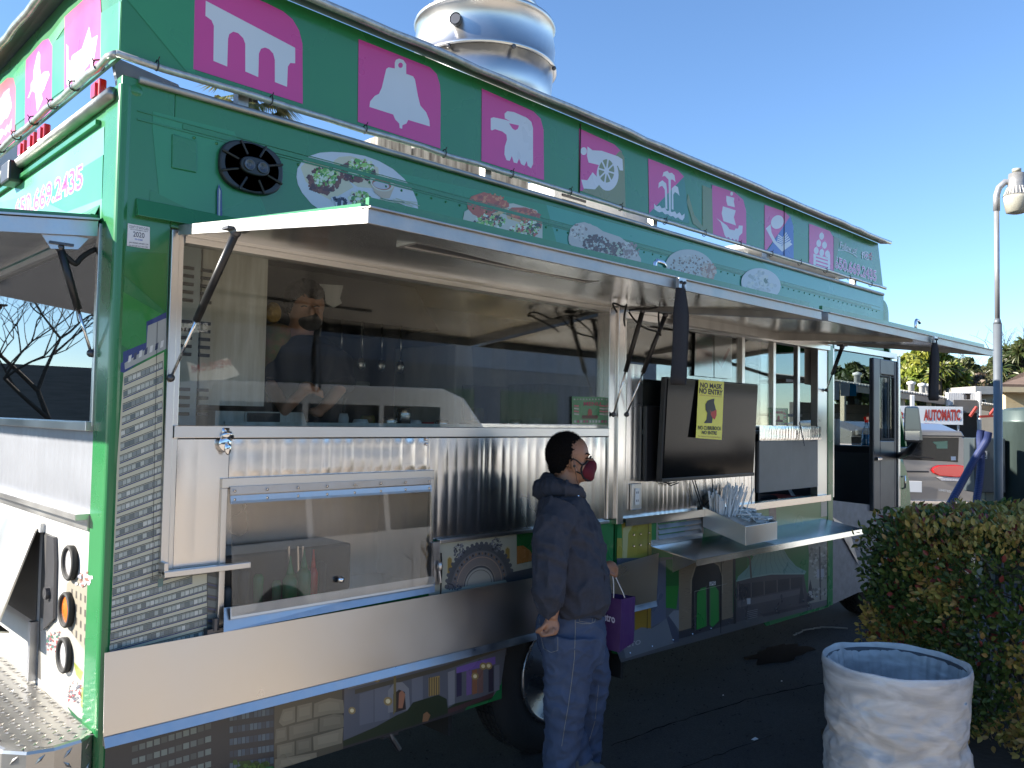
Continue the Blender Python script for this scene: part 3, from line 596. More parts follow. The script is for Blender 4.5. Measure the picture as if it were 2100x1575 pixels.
# pull straps on the awning edges
def pull_strap(px, py0, py1, x, flat=False, nm='pull_strap'):
    z0 = 2.13; z1 = at(px, py1, 1, -1.14).z; L = z0-z1; w0 = .018
    bm = bmesh.new(); N = 26; prev = None
    loop = []
    for i in range(N+1):
        a = i/N
        if a < .42: t = a/.42; p = (x-.012-.010*math.sin(t*math.pi), z0-L*.86*t)
        elif a < .58: t = (a-.42)/.16; ang = math.pi+math.pi*t; p = (x+.026*math.cos(ang)+.004, z1+.028+.028*math.sin(ang)); p = (x+.004+.028*math.cos(ang), z1+.03+.03*math.sin(ang))
        else: t = (a-.58)/.42; p = (x+.032-.028*t+.006*math.sin(t*math.pi), z1+.03+(z0-.03-z1)*t)
        loop.append(p)
    wd = Vector((.74, -.67, 0)); dp = Vector((.67, .74, 0))
    for i, (xx, zz) in enumerate(loop):
        t = i/N; s = (xx-x)*.75; ww = .026*(.45+.55*min(1, min(t, 1-t)*7)); tw = .25*math.sin(t*math.pi*2); c_ = Vector((x, -1.150, zz))+dp*s+wd*(s*.35+.004*math.sin(t*9)); e_ = (wd+dp*tw).normalized()*ww
        a_ = bm.verts.new(c_-e_); b_ = bm.verts.new(c_+e_)
        if prev: bm.faces.new((prev[0], prev[1], b_, a_))
        prev = (a_, b_)
    o = obj(nm, bm, 'strap_black', T, smooth=True); s = o.modifiers.new('s', 'SOLIDIFY'); s.thickness = .004
    bm = bmesh.new(); bx(bm, x-.022, x+.022, -1.16, -1.148, 2.108, 2.142); obj('strap_plate', bm, 'aluminium', o)
    bm = bmesh.new(); ball(bm, (x-.010, -1.162, 2.127), .006, seg=8, rings=5); ball(bm, (x+.010, -1.162, 2.127), .006, seg=8, rings=5); obj('plate_screw', bm, 'black_plastic', o)
pull_strap(1395, 575, 790, at(1385, 580, 1, -1.13).x); pull_strap(1917, 690, 822, at(1908, 690, 1, -1.13).x)
for px, py in ((1343, 560), (1878, 672)):
    c = at(px, py, 1, -1.06); bm = bmesh.new(); tube(bm, [(c.x, c.y, c.z-.03), (c.x, c.y, c.z+.035), (c.x+.012, c.y, c.z+.045), (c.x+.05, c.y, c.z+.042), (c.x+.062, c.y, c.z+.03)], .008, seg=8); obj('edge_catch', bm, 'chrome', T, smooth=True)
# --- rear: awning, window, panels, lights
bm = bmesh.new(); RA = [(-.02, .125, 2.268), (-.02, 2.2, 2.268), (-.93, 2.2, 2.165), (-.93, .125, 2.165)]
slab(bm, RA, .03, (0, 0, 1)); ra = obj('rear_awning', bm, 'green_paint', T)
bm = bmesh.new(); slab(bm, [(x, y, z-.004) for x, y, z in RA], .003, (0, 0, -1)); obj('underside', bm, 'stainless', ra)
bm = bmesh.new(); prism(bm, [(-.02, .115, 2.225), (-.935, .115, 2.122), (-.935, .115, 2.168), (-.02, .115, 2.275)], (0, .008, 0)); bx(bm, -.938, -.932, .115, 2.2, 2.122, 2.172); slab(bm, [(-.02, .10, 2.277), (-.94, .10, 2.172), (-.94, .13, 2.172), (-.02, .13, 2.277)], .006, (0, 0, 1)); obj('fascia', bm, 'aluminium', ra)
p = at(125, 488, 1, .135); bm = bmesh.new(); prism(bm, [(p.x-.07, .128, p.z+.02), (p.x+.08, .128, p.z+.01), (p.x+.05, .128, p.z-.03), (p.x-.03, .128, p.z-.04)], (0, .006, 0)); obj('strut_bracket', bm, 'aluminium', T)
b = at(209, 722, 0, -.01); strut((p.x, .14, p.z-.03), (-.015, .15, b.z)); strut((p.x, 2.08, p.z-.03), (-.015, 2.06, b.z))
obj('awning_cable', TUBE(bezier((p.x+.01, .14, p.z-.05), (p.x+.08, .15, p.z-.10), (-.10, .15, p.z-.07), (-.01, .16, 2.19)), .009), 'black_rubber', T, smooth=True)
bm = bmesh.new(); bx(bm, -.004, .04, .128, 2.3, 2.28, 2.72); bx(bm, .002, .04, .128, 2.3, .50, 1.30); obj('rear_body', bm, 'green_paint', T)
bm = bmesh.new(); bx(bm, -.012, .0, .128, .150, 1.60, 2.272); bx(bm, -.012, .03, .15, 2.2, 2.235, 2.272); bx(bm, -.03, .03, .13, 2.2, 1.585, 1.615); obj('rear_window_frame', bm, 'stainless_brushed', T, bevel=.002)
obj('rear_window_pane', BX(.008, .012, .15, 2.2, 1.615, 2.235), 'rear_glass', T)
obj('rear_fluted_panel', flutes(.13, 2.25, 1.315, 1.585, .0, 11, .004, .06, axis=1), 'alu_flute', T, smooth=True)
bm = bmesh.new(); bx(bm, -.05, .0, .13, 2.25, 1.296, 1.315); bx(bm, -.012, .0, .13, 2.25, 1.26, 1.296); obj('rear_ledge', bm, 'stainless_brushed', T)
obj('rear_skin', BX(-.003, .0018, .128, 2.3, .640, 1.26), mat('rear_white', (.48, .47, .45), .4, var=.12, vscale=5), T)
for nm, px, py, m in (('tail_light', 146, 1154, 'clear_lens'), ('tail_light', 139, 1250, 'orange_lens'), ('tail_light', 135, 1343, 'clear_lens')):
    c = at(px, py, 0, -.01); bm = bmesh.new(); lathe(bm, [(.058, .0), (.060, -.018), (.054, -.024), (.048, -.018), (.046, -.01)], (0, c.y, c.z), 28, axis=0)
    for v in bm.verts: v.co.x -= .003
    tl = obj(nm, bm, 'black_rubber', T, smooth=True)
    bm = bmesh.new(); ball(bm, (-.012, c.y, c.z), (.010, .047, .047), seg=20, rings=10); obj('lens', bm, m, tl, smooth=True)
tag(bpy.data.objects['tail_light.001'], 'orange round turn signal')
for i, (px, py) in enumerate(((40, 287), (14, 320), (66, 285), (208, 170))):
    c = at(px, py, 0, -.03); y = [.93, 1.07, .79, .17][i]
    bm = bmesh.new(); bx(bm, -.028, -.002, y-.035, y+.035, 2.68, 2.76); ml = obj('marker_lamp', bm, 'red_lens', T, bevel=.006)
    obj('lamp_lens', BX(-.036, -.028, y-.02, y+.02, 2.70, 2.745), 'red_lens', ml)
bm = bmesh.new(); bx(bm, -.06, .0, 1.12, 1.25, 2.60, 2.69); obj('gutter_bracket', bm, 'black_plastic', T, bevel=.01)
bm = bmesh.new(); bx(bm, -.02, .0, .18, 2.25, 2.615, 2.632); obj('rear_trim', bm, 'green_paint', T)
bm = bmesh.new(); prism(bm, [(-.03, .16, 2.30), (-.03, .42, 2.30), (-.004, .42, 2.34), (-.004, .16, 2.30)], (0, 0, .006)); prism(bm, [(-.02, .15, 2.30), (-.05, .35, 2.285), (-.05, .9, 2.30), (-.004, .9, 2.34), (-.004, .15, 2.34)], (0, 0, .004)); obj('rear_hood', bm, 'green_paint', T)
# side locker flap, propped open
bm = bmesh.new(); bx(bm, -.02, .0, .62, 2.2, 1.20, 1.235); obj('flap_hinge', bm, 'plastic_white', T, bevel=.003)
bm = bmesh.new(); slab(bm, [(-.022, .64, 1.215), (-.022, 2.2, 1.215), (-.14, 2.2, .86), (-.14, .64, .86)], .006, (-1, 0, 0)); prism(bm, [(-.142, .64, .86), (-.142, 2.2, .86), (-.10, 2.2, .85), (-.10, .64, .85)], (0, 0, -.006)); obj('locker_flap', bm, 'stainless_brushed', T)
bm = bmesh.new(); bx(bm, -.0045, .0, .55, .64, .67, 1.2); bx(bm, -.0045, .0, .68, 2.2, .86, 1.2); obj('locker_opening', bm, 'interior_dark', T)
bm = bmesh.new(); prism(bm, [(-.004, .47, 1.20), (-.004, .55, 1.20), (-.004, .55, .86), (-.004, .44, .92), (-.004, .45, 1.12)], (-.012, 0, 0)); obj('locker_gusset', bm, 'steel_dark', T)
bm = bmesh.new(); bx(bm, -.03, -.003, .65, .68, .655, .87); obj('locker_jamb', bm, 'aluminium', T)
bm = bmesh.new(); tube(bm, [(-.03, .50, 1.0), (-.01, .50, 1.0)], [.022, .022], seg=10); obj('flap_knob', bm, 'steel_dark', T)
# diamond plate bumper
bm = bmesh.new(); BZ = .645; outl = [(0, 2.3), (0, .03), (-.05, -.015), (-.13, -.03), (-.20, -.01), (-.25, .05), (-.27, .14), (-.27, 2.3)]
prism(bm, [(x, y, BZ-.32) for x, y in outl], (0, 0, .32)); bp = obj('bumper', bm, 'diamond', T, bevel=.012)
bm = bmesh.new()
def loz(c, a, b, n):
    c, a, b, n = Vector(c), Vector(a), Vector(b), Vector(n)
    v = [bm.verts.new(c-a), bm.verts.new(c+b), bm.verts.new(c+a), bm.verts.new(c-b), bm.verts.new(c+n)]
    for i in range(4): bm.faces.new((v[i], v[(i+1) % 4], v[4]))
i = 0; y = .0
while y < 2.2:
    for k in range(7):
        x = -.022-k*.036; yy = y+(k % 2)*.016
        if x < -.235 and yy < .12: continue
        s = 1 if (k+i) % 2 else -1
        loz((x, yy, BZ+.0005), (.012, .012*s, 0), (.0035, -.0035*s, 0), (0, 0, .003))
    y += .032; i += 1
for k in range(40):
    for j in range(8):
        z = BZ-.03-j*.036; yy = .16+k*.05+(j % 2)*.02; s = 1 if (k+j) % 2 else -1
        loz((-.2705, yy, z), (0, .014, .014*s), (0, .004, -.004*s), (-.003, 0, 0))
for (xa, ya), (xb, yb) in zip(outl[1:-1], outl[2:]):
    L = math.hypot(xb-xa, yb-ya); nn = Vector((yb-ya, xa-xb, 0)).normalized()*-1; t = Vector((xb-xa, yb-ya, 0))/L
    if nn.y > 0 and nn.x > 0: nn = -nn
    for k in range(max(1, int(L/.045))):
        for j in range(8):
            c_ = Vector((xa, ya, 0)).lerp(Vector((xb, yb, 0)), (k+.5)/max(1, int(L/.045)))+Vector((0, 0, BZ-.03-j*.036)); s = 1 if (k+j) % 2 else -1
            nn2 = Vector(((ya-yb), (xb-xa), 0)).normalized(); nn2 = nn2 if nn2.dot(c_-Vector((-.1, 1, 0))) > 0 else -nn2
            loz(c_+nn2*.0008, t*.013+Vector((0, 0, .013*s)), t*.004-Vector((0, 0, .004*s)), nn2*.003)
tag(obj('tread_pattern', bm, 'diamond', bp), kind='stuff')

# --- cab
bm = bmesh.new(); bx(bm, 5.175, 5.215, .0, .06, 1.10, 2.26); bx(bm, 5.18, 6.45, .0, .05, 2.225, 2.27); obj('door_frame', bm, 'stainless_brushed', T)
pan = [at(a, b, 1, .012) for a, b in ((1706, 1026), (1845, 1042), (1845, 1200), (1760, 1215), (1706, 1240))]
bm = bmesh.new(); prism(bm, pan, (0, .03, 0)); obj('step_panel', bm, 'galv_step', T)
bm = bmesh.new(); prism(bm, [at(1706, 1060, 1, .0), at(1740, 1120, 1, .0), at(1762, 1160, 1, .0), at(1740, 1080, 1, 0)], (0, .004, 0)); obj('step_edge', bm, 'aluminium', T)
A, B = at(1787, 900, 1, .0), at(1840, 900, 1, -.0); hx = Vector((6.30, .02, 0)); hy = Vector((6.47, -.01, 0))
ax_, bx_ = A.x, B.x
bm = bmesh.new()
for x0_, x1_, m_ in ((ax_, ax_+.13, 0), (bx_-.11, bx_, 0)): bx(bm, x0_, x1_, -.02, .02, .95, 2.20)
bx(bm, ax_+.13, bx_-.11, -.02, .02, 2.07, 2.20); bx(bm, ax_+.13, bx_-.11, -.02, .02, .95, 1.52); cdo = obj('cab_door', bm, 'steel_dark', T, bevel=.008)
obj('door_window', BX(ax_+.13, bx_-.11, -.004, .004, 1.52, 2.07), 'car_glass', cdo)
obj('door_trim', BX(bx_-.06, bx_-.02, -.035, -.021, .95, 2.24), 'stainless_brushed', cdo, bevel=.004)
bm = bmesh.new(); frame(bm, ax_+.15, bx_-.13, 1.54, 2.05, -.024, -.018, .012); bx(bm, ax_+.28, ax_+.30, -.024, -.018, 1.54, 2.05); obj('window_seal', bm, 'black_rubber', cdo)
bm = bmesh.new(); bx(bm, ax_+.02, ax_+.1, -.05, -.02, 1.36, 1.385); obj('door_handle', bm, 'chrome', cdo, bevel=.004)
# windshield, dash, nose
bm = bmesh.new(); slab(bm, [(6.28, .1, 2.52), (6.28, 2.2, 2.52), (6.75, 2.2, 1.47), (6.75, .1, 1.47)], .006, (1, 0, .45)); obj('windshield', bm, 'car_glass', T)
for y in (.04, 2.2):
    bm = bmesh.new(); slab(bm, [(6.27, y, 2.53), (6.27, y+.06, 2.53), (6.75, y+.06, 1.46), (6.75, y, 1.46)], .03, (1, 0, .45)); obj('windshield_pillar', bm, 'green_paint', T)
bm = bmesh.new(); bx(bm, 6.47, 6.76, .02, 2.25, 1.385, 1.46); obj('dashboard', bm, 'black_plastic', T, bevel=.01)
bm = bmesh.new(); prism(bm, [(6.46, .0, .55), (6.80, .0, .55), (6.80, .0, 1.0), (6.76, .0, 1.2), (6.62, .0, 1.36), (6.46, .0, 1.42)], (0, 2.28, 0)); obj('hood', bm, 'green_paint', T, bevel=.05)
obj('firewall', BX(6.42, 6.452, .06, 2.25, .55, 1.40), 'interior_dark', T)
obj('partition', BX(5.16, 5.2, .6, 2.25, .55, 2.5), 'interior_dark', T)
bm = bmesh.new(); bx(bm, 5.6, 6.1, .9, 1.4, .55, 1.0); bx(bm, 5.55, 5.68, .9, 1.4, 1.0, 1.7); obj('driver_seat', bm, 'black_plastic', T, bevel=.04)
c = Vector((6.35, .75, 1.12)); sw = TUBE([c+Vector((.06*math.sin(a)*.3, .2*math.cos(a), .2*math.sin(a))) for a in [k*math.pi/12 for k in range(25)]], .015, seg=8); obj('steering_wheel', sw, 'plastic_white', T, smooth=True)
bm = bmesh.new(); bx(bm, 6.1, 6.6, .75, 1.15, .8, .98); obj('red_cover', bm, 'grill_red', T, bevel=.05)
# mirror
bm = bmesh.new(); m0 = at(1852, 833, 1, -.45); cx_ = at(1873, 870, 1, -.45)
hexa(bm, [at(1853, 905, 1, -.45), at(1893, 908, 1, -.45), at(1893, 908, 1, -.38), at(1853, 905, 1, -.38), at(1855, 833, 1, -.45), at(1884, 833, 1, -.45), at(1884, 833, 1, -.38), at(1855, 833, 1, -.38)])
mi = obj('side_mirror', bm, 'black_plastic', T, bevel=.02)
bm = bmesh.new(); prism(bm, [at(1856, 836, 1, -.455), at(1880, 837, 1, -.455), at(1885, 880, 1, -.455), at(1855, 880, 1, -.455)], (0, -.004, 0)); obj('mirror_glass', bm, mat('mirror_dark', (.03, .05, .045), .35), mi)
bm = bmesh.new(); prism(bm, [at(1855, 884, 1, -.455), at(1885, 884, 1, -.455), at(1884, 903, 1, -.455), at(1856, 902, 1, -.455)], (0, -.004, 0)); obj('mirror_glass', bm, 'chrome', mi)
obj('mirror_arm', TUBE([at(1845, 935, 1, -.02), at(1865, 925, 1, -.3), at(1880, 905, 1, -.42)], [.03, .03, .02]), 'black_plastic', mi, smooth=True)
obj('grab_bar', TUBE([at(1848, 978, 1, -.03), at(1856, 976, 1, -.06), at(1856, 1000, 1, -.06), at(1850, 1002, 1, -.03)], .008), 'chrome', T, smooth=True)

# --- interior
bm = bmesh.new(); bx(bm, .22, .45, .25, .9, .56, 2.35); bm.free(); lx0, lx1 = at(352, 700, 1, .25).x, at(408, 700, 1, .25).x; bm = BX(lx0-.05, lx1, .25, .9, .56, 2.35); lk = obj('refrigerator', bm, 'locker_grey', T, bevel=.005)
for col in (0, 1):
    for grp in (2.06, 1.86, 1.64):
        for k in range(5 if grp != 1.64 else 4): obj('louver_slot', BX(lx0+.03+col*.07, lx0+.072+col*.07, .243, .251, grp+k*.03, grp+k*.03+.012), 'interior_dark', lk)
sx0, sx1 = at(411, 700, 1, .3).x, at(545, 700, 1, .3).x; obj('stained_panel', BX(sx0, sx1, .30, .32, at(480, 832, 1, .3).z, 2.36), 'stain_white', T)
bm = bmesh.new(); bx(bm, .5, .95, .33, .8, 1.55, 1.66); bx(bm, .62, .76, .325, .33, 1.56, 1.655); bx(bm, .455, 2.4, .15, .16, 1.56, 1.62); obj('sandwich_table', bm, 'stain_white', T)
obj('notice', BX(.63, .77, .318, .324, 1.57, 1.655), 'interior_dark', T)
bm = bmesh.new(); lathe(bm, [(.15, 1.655), (.155, 1.72), (.16, 1.725)], (1.02, .5, 0), 32); obj('round_pot', bm, 'steel_pot', T, smooth=True)
bm = bmesh.new(); bx(bm, .46, 2.48, .10, .55, 1.50, 1.56); obj('work_counter', bm, 'steel_pot', T)
bm = bmesh.new(); bx(bm, 2.5, 3.9, 1.25, 1.9, .6, 2.12); gf = obj('grey_freezer', bm, mat('fridge_white', (.80, .80, .78), .4), T, bevel=.01)
obj('freezer_door', BX(2.56, 3.3, 1.235, 1.249, 1.2, 1.86), 'interior_grey', gf, bevel=.004)
bm = bmesh.new(); bx(bm, 2.95, 3.45, .9, 1.22, .6, 1.88); obj('white_cabinet', bm, 'stain_white', T, bevel=.006)
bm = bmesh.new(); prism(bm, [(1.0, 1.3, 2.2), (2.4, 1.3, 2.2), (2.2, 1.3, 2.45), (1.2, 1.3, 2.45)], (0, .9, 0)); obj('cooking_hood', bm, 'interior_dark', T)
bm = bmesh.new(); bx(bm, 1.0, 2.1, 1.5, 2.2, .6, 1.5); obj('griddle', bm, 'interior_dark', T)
bm = bmesh.new(); bx(bm, 3.9, 4.9, .6, 1.0, .6, 1.5); bx(bm, 4.65, 4.9, .1, .5, 1.7, 1.72); bx(bm, 4.65, 4.9, .1, .5, 1.95, 1.97); obj('shelf_unit', bm, 'interior_grey', T)
bm = bmesh.new(); bx(bm, 3.95, 4.25, .08, .3, 1.64, 2.05); obj('white_board', bm, 'interior_white', T, bevel=.03)
bm = bmesh.new(); prism(bm, [at(655, 582, 1, .9), at(705, 585, 1, .9), at(698, 612, 1, .9), at(702, 622, 1, .9), at(684, 632, 1, .9), at(670, 622, 1, .9)], (0, .02, 0)); obj('hanging_bag', bm, 'interior_white', T, bevel=.004)
rq = random.Random(14)
for k in range(16):
    x = 1.0+k*.088; h = rq.uniform(.05, .14); m_ = rq.choice(['steel_pot', 'interior_white', 'steel_pot', 'food_mix', 'bottle_red', 'plastic_white']); bm = bmesh.new(); lathe(bm, [(.032, 1.562), (.036, 1.562+h*.8), (.030, 1.562+h)], (x, .33+rq.random()*.12, 0), 16); obj('container', bm, m_, T, smooth=True)
for k in range(7):
    x = 1.25+k*.14; bm = bmesh.new(); tube(bm, [(x, 1.28, 2.2), (x, 1.28, 1.98)], .006, seg=6); ball(bm, (x, 1.28, 1.95), (.03, .015, .04), seg=10, rings=6); obj('hanging_ladle', bm, 'steel_pot', T, smooth=True)
bm = bmesh.new(); bx(bm, 1.2, 2.3, 1.9, 2.2, 1.85, 1.88); obj('rear_shelf', bm, 'steel_pot', T)
for k in range(9):
    x = 1.26+k*.115; h = rq.uniform(.08, .2); obj('shelf_box', BX(x, x+.09, 1.95, 2.1, 1.88, 1.88+h), rq.choice(['stain_white', 'interior_grey', 'bottle_red', 'food_mix', 'plastic_white']), T, bevel=.004)


# ================================================================== PRINTED WRAP
NY = (0, -1, 0); NX = (-1, 0, 0)
WH = (.62, .64, .68); MAG = (.60, .045, .25); PK = (.58, .05, .20); GR = (.026, .21, .07); GR2 = (.036, .25, .09); GRL = (.07, .36, .14); OL = (.20, .22, .08); BLU = (.03, .10, .42); TE = (.03, .20, .14)
def zz(pts, s, ox=0, oy=0): return [(ox+x/s, oy+y/s) for x, y in pts]
S = Print(lambda x, y: at(x, y, 1, -.0045), NY, base=.0012)
def Z1(p): return zz(p, 3)
def Z2(p): return zz(p, 3, 700)
def Z5(p): return zz(p, 2100/540, 1300, 330)
def clipsign(pts):   # keep print below the brim and above the bottom edge of the board
    out = []
    for x, y in pts:
        p = at(x, y, 1, -.0045); zt = 3.193-.0057*(p.x); zb = 2.80
        z = min(max(p.z, zb), zt); q = Vector((max(p.x, -.01), -.0045, z)); out.append(q)
    return out
def sp_(pts, col): S.face(clipsign(pts), col); S.k += 1
S.face([Vector((at(262, 3, 1, 0).x, -.0045, at(262, 3, 1, 0).z)), Vector((at(262, 3, 1, 0).x, -.0045, 3.19)), Vector((at(398, 170, 1, 0).x, -.0045, 3.19)), Vector((at(398, 168, 1, 0).x, -.0045, at(398, 168, 1, 0).z))], (.034, .25, .09)); S.k += 1
# aqueduct
sp_(Z1([(1203, -250), (1500, -40), (1640, 20), (1740, 70), (1800, 120), (1840, 190), (1860, 270), (1862, 640), (1188, 425)]), MAG)
S.poly(Z1([(1265, 5), (1815, 295), (1815, 390), (1785, 388), (1770, 410), (1765, 535), (1690, 505), (1690, 370), (1680, 330), (1655, 303), (1630, 293), (1605, 300), (1592, 330), (1588, 475), (1508, 440), (1508, 270), (1495, 235), (1465, 205), (1435, 195), (1410, 210), (1402, 240), (1397, 410), (1312, 375), (1315, 160), (1300, 125), (1263, 98)]), WH)
# bell
sp_(Z2([(105, 240), (545, 415), (585, 455), (605, 520), (610, 590), (608, 915), (100, 750)]), MAG)
S.poly(Z2([(328, 385), (335, 368), (355, 361), (380, 370), (398, 395), (398, 455), (440, 470), (452, 490), (470, 590), (485, 650), (520, 690), (540, 740), (543, 778), (410, 738), (400, 760), (375, 770), (373, 792), (358, 788), (355, 760), (330, 735), (318, 705), (172, 658), (176, 625), (205, 590), (230, 578), (248, 540), (275, 425), (290, 415), (328, 422)]), WH)
S.ell(*Z2([(363, 402)])[0], 4.8, 5.5, MAG)
# eagle
sp_(Z2([(863, 545), (1180, 685), (1225, 730), (1243, 800), (1246, 1110), (860, 990)]), MAG)
S.poly(Z2([(918, 728), (935, 722), (1010, 738), (1040, 748), (1005, 728), (1003, 700), (1020, 684), (1060, 690), (1140, 725), (1168, 750), (1178, 790), (1178, 1010), (1165, 1036), (1145, 1020), (1140, 990), (1125, 1020), (1105, 1010), (1092, 975), (1080, 1005), (1060, 1000), (1048, 960), (1035, 990), (1015, 985), (1002, 950), (1005, 900), (1018, 860), (1015, 830), (990, 810), (945, 795), (925, 803), (918, 798)]), WH)
S.poly(Z2([(1030, 758), (1092, 772), (1085, 793), (1068, 802), (1050, 790)]), MAG)
# cannon
sp_(Z2([(1462, 790), (1680, 890), (1725, 935), (1480, 1175), (1462, 1175)]), MAG)
sp_(Z2([(1715, 925), (1740, 970), (1747, 1275), (1478, 1178), (1490, 1165)]), OL)
S.poly(Z2([(1513, 902), (1545, 925), (1600, 928), (1700, 962), (1728, 980), (1732, 1050), (1712, 1048), (1700, 1020), (1640, 1030), (1560, 1010), (1520, 1000), (1510, 960)]), WH)
S.poly(Z2([(1475, 1105), (1512, 1110), (1545, 1060), (1600, 1120), (1560, 1165), (1490, 1160)]), WH)
S.ell(*Z2([(1490, 930)])[0], 6.5, 8, WH)
S.ell(*Z2([(1637, 1075)])[0], 22.5, 33, WH); S.ell(*Z2([(1630, 1052)])[0], 16, 24, OL)
c0 = Z2([(1630, 1052)])[0]
for k in range(8):
    a = k*math.pi/4+.2; S.stroke([c0, (c0[0]+17*math.cos(a), c0[1]+25*math.sin(a))], 3.2, WH)
S.ell(*c0, 5, 6.5, WH)
# fountain
sp_(Z5([(112, -20), (240, 30), (350, 75), (398, 125), (120, 420)]), MAG)
sp_(Z5([(398, 125), (440, 500), (115, 430), (125, 412)]), TE)
for c, pts in ((WH, [(225, 125), (235, 90), (265, 80), (280, 98), (300, 95), (322, 115), (330, 170), (310, 150), (292, 148), (292, 400), (280, 405), (274, 150), (245, 120)]), (WH, [(193, 220), (197, 175), (225, 155), (255, 180), (262, 230), (265, 385), (250, 380), (245, 230), (225, 200), (205, 205)]), (WH, [(300, 385), (300, 220), (325, 195), (350, 210), (362, 280), (345, 260), (325, 248), (312, 270), (314, 390)])):
    S.poly(Z5(pts), c)
S.poly(Z5([(158, 340), (180, 365), (205, 355), (220, 380), (245, 372), (262, 400), (285, 395), (300, 410), (325, 402), (340, 425), (362, 410), (380, 438), (403, 420), (400, 455), (385, 475), (365, 465), (350, 450), (330, 458), (310, 440), (290, 442), (270, 425), (245, 425), (225, 405), (200, 410), (180, 400), (162, 385)]), WH)
# gold streaks
sp_(Z5([(545, 195), (622, 225), (630, 590), (560, 570), (470, 500), (420, 330), (430, 260), (480, 430), (545, 520)]), (.16, .21, .05))
# ship
sp_(Z5([(620, 190), (800, 250), (870, 310), (893, 400), (895, 690), (630, 600)]), MAG)
S.poly(Z5([(735, 278), (798, 295), (795, 325), (803, 370), (745, 355), (735, 320)]), WH); S.ell(*Z5([(778, 262)])[0], 2.8, 4, WH)
S.poly(Z5([(708, 362), (810, 395), (795, 450), (812, 515), (712, 480), (698, 420)]), WH)
S.poly(Z5([(655, 455), (740, 515), (760, 545), (800, 555), (808, 540), (830, 540), (835, 515), (866, 517), (862, 575), (838, 600), (828, 645), (812, 622), (800, 640), (785, 618), (770, 632), (755, 608), (735, 612), (720, 590), (710, 550), (690, 490)]), WH)
# ball and steps
sp_(Z5([(1040, 350), (1200, 405), (1245, 450), (1050, 720), (1040, 715)]), MAG); sp_(Z5([(1245, 440), (1270, 520), (1272, 795), (1060, 720)]), BLU)
S.ell(*Z5([(1142, 488)])[0], 12.5, 14.5, WH, rot=30)
S.poly(Z5([(1050, 540), (1088, 505), (1095, 570), (1130, 640), (1180, 680), (1235, 640), (1262, 665), (1180, 725), (1110, 650)]), WH)
for k in range(5): S.stroke(Z5([(1148+k*-3, 590+k*16), (1185, 618+k*14-2), (1215+k*9, 572+k*16)]), 2.3, WH)
# apples on a crate
sp_(Z5([(1395, 500), (1560, 560), (1590, 610), (1590, 915), (1395, 840)]), MAG)
for x, y in ((1495, 600), (1472, 658), (1518, 672), (1452, 715), (1496, 732), (1541, 742)): S.ell(*Z5([(x, y)])[0], 4.8, 7.2, WH); S.stroke(Z5([(x, y-22), (x+5, y-36)]), 1, WH)
for k in range(4): S.poly(Z5([(1430, 748+k*28-8), (1562, 788+k*28-8), (1562, 805+k*28-8), (1430, 763+k*28-8)]), WH)
for x in (1430, 1545): S.poly(Z5([(x, 740), (x+18, 746), (x+18, 868), (x, 862)]), WH)
# phone and social marks
S.text('Follow us!', *Z5([(1640, 695), (1778, 745), (1640, 640)]), WH, off=.012, shear=.25)
S.stroke(Z5([(1625, 712), (1680, 712), (1740, 738), (1780, 768)]), 1.6, WH)
S.text('f', *Z5([(1815, 775), (1832, 781), (1815, 722)]), WH, off=.03); 
sq = Z5([(1838, 722), (1864, 732), (1866, 788), (1838, 780)]); S.stroke(sq+[sq[0]], 1.6, WH); S.ell(*Z5([(1852, 755)])[0], 2.2, 4.4, WH); S.ell(*Z5([(1852, 755)])[0], 1.2, 2.8, MAG)
for a in range(5): t = a*1.257; c_ = Z5([(1886, 762)])[0]; S.stroke([(c_[0]+1.5*math.cos(t), c_[1]+2*math.sin(t)), (c_[0]+4*math.cos(t), c_[1]+8*math.sin(t))], 2.2, (.5, .04, .05))
ph = Z5([(1600, 850), (1930, 960), (1600, 762)])
S.text('650.669.2435', *ph, WH, off=.055); S.text('650.669.2435', *ph, (.45, .05, .22), off=.012)
for x0, y0, x1, y1 in ((1600, 612, 1625, 905),): S.poly(Z5([(1592, 600), (1640, 620), (1610, 800), (1592, 900)]), (.10, .17, .05))
for x in (1472, 1200): pass
S.build('printed_icons', 'wrap', board)
bm = bmesh.new()
for px, pa, pb in ((1190, 268, 400), (1608, 430, 530), (790, 0, 0)):
    if pa: a, b = at(px, pa, 1, -.006), at(px, pb, 1, -.006); bx(bm, a.x-.003, a.x+.003, -.009, -.004, 2.80, 3.17)
obj('panel_joint', bm, 'black_rubber', board)

# rear signboard icons
Rr = Print(lambda x, y: at(x, y, 0, -.0125), NX, base=.0012)
def Z0(p): return zz(p, 5)
def rs(pts, col):
    out = []
    for x, y in pts:
        p = at(x, y, 0, -.0125); p = Vector((p.x, min(max(p.y, .0), 2.3), min(max(p.z, 2.80), 3.19))); out.append(p)
    Rr.face(out, col); Rr.k += 1
rs([(0, 0), (250, 0), (250, 96), (0, 280)], (.03, .26, .11))
rs(Z0([(1220, 0), (1280, 0), (1255, 480), (1215, 520)]), (.10, .42, .22))
rs(Z0([(665, 175), (860, 0), (1028, -80), (1040, 120), (1030, 700), (660, 1060)]), PK)
rs(Z0([(265, 620), (440, 420), (500, 395), (540, 470), (530, 1180), (250, 1500)]), (.48, .06, .26))
rs(Z0([(-60, 930), (80, 800), (140, 800), (165, 900), (150, 1560), (-60, 1700)]), (.60, .10, .12))
rs(Z0([(500, 395), (665, 175), (665, 280), (540, 470)]), GRL); rs(Z0([(165, 880), (140, 770), (270, 610), (260, 780)]), GRL)
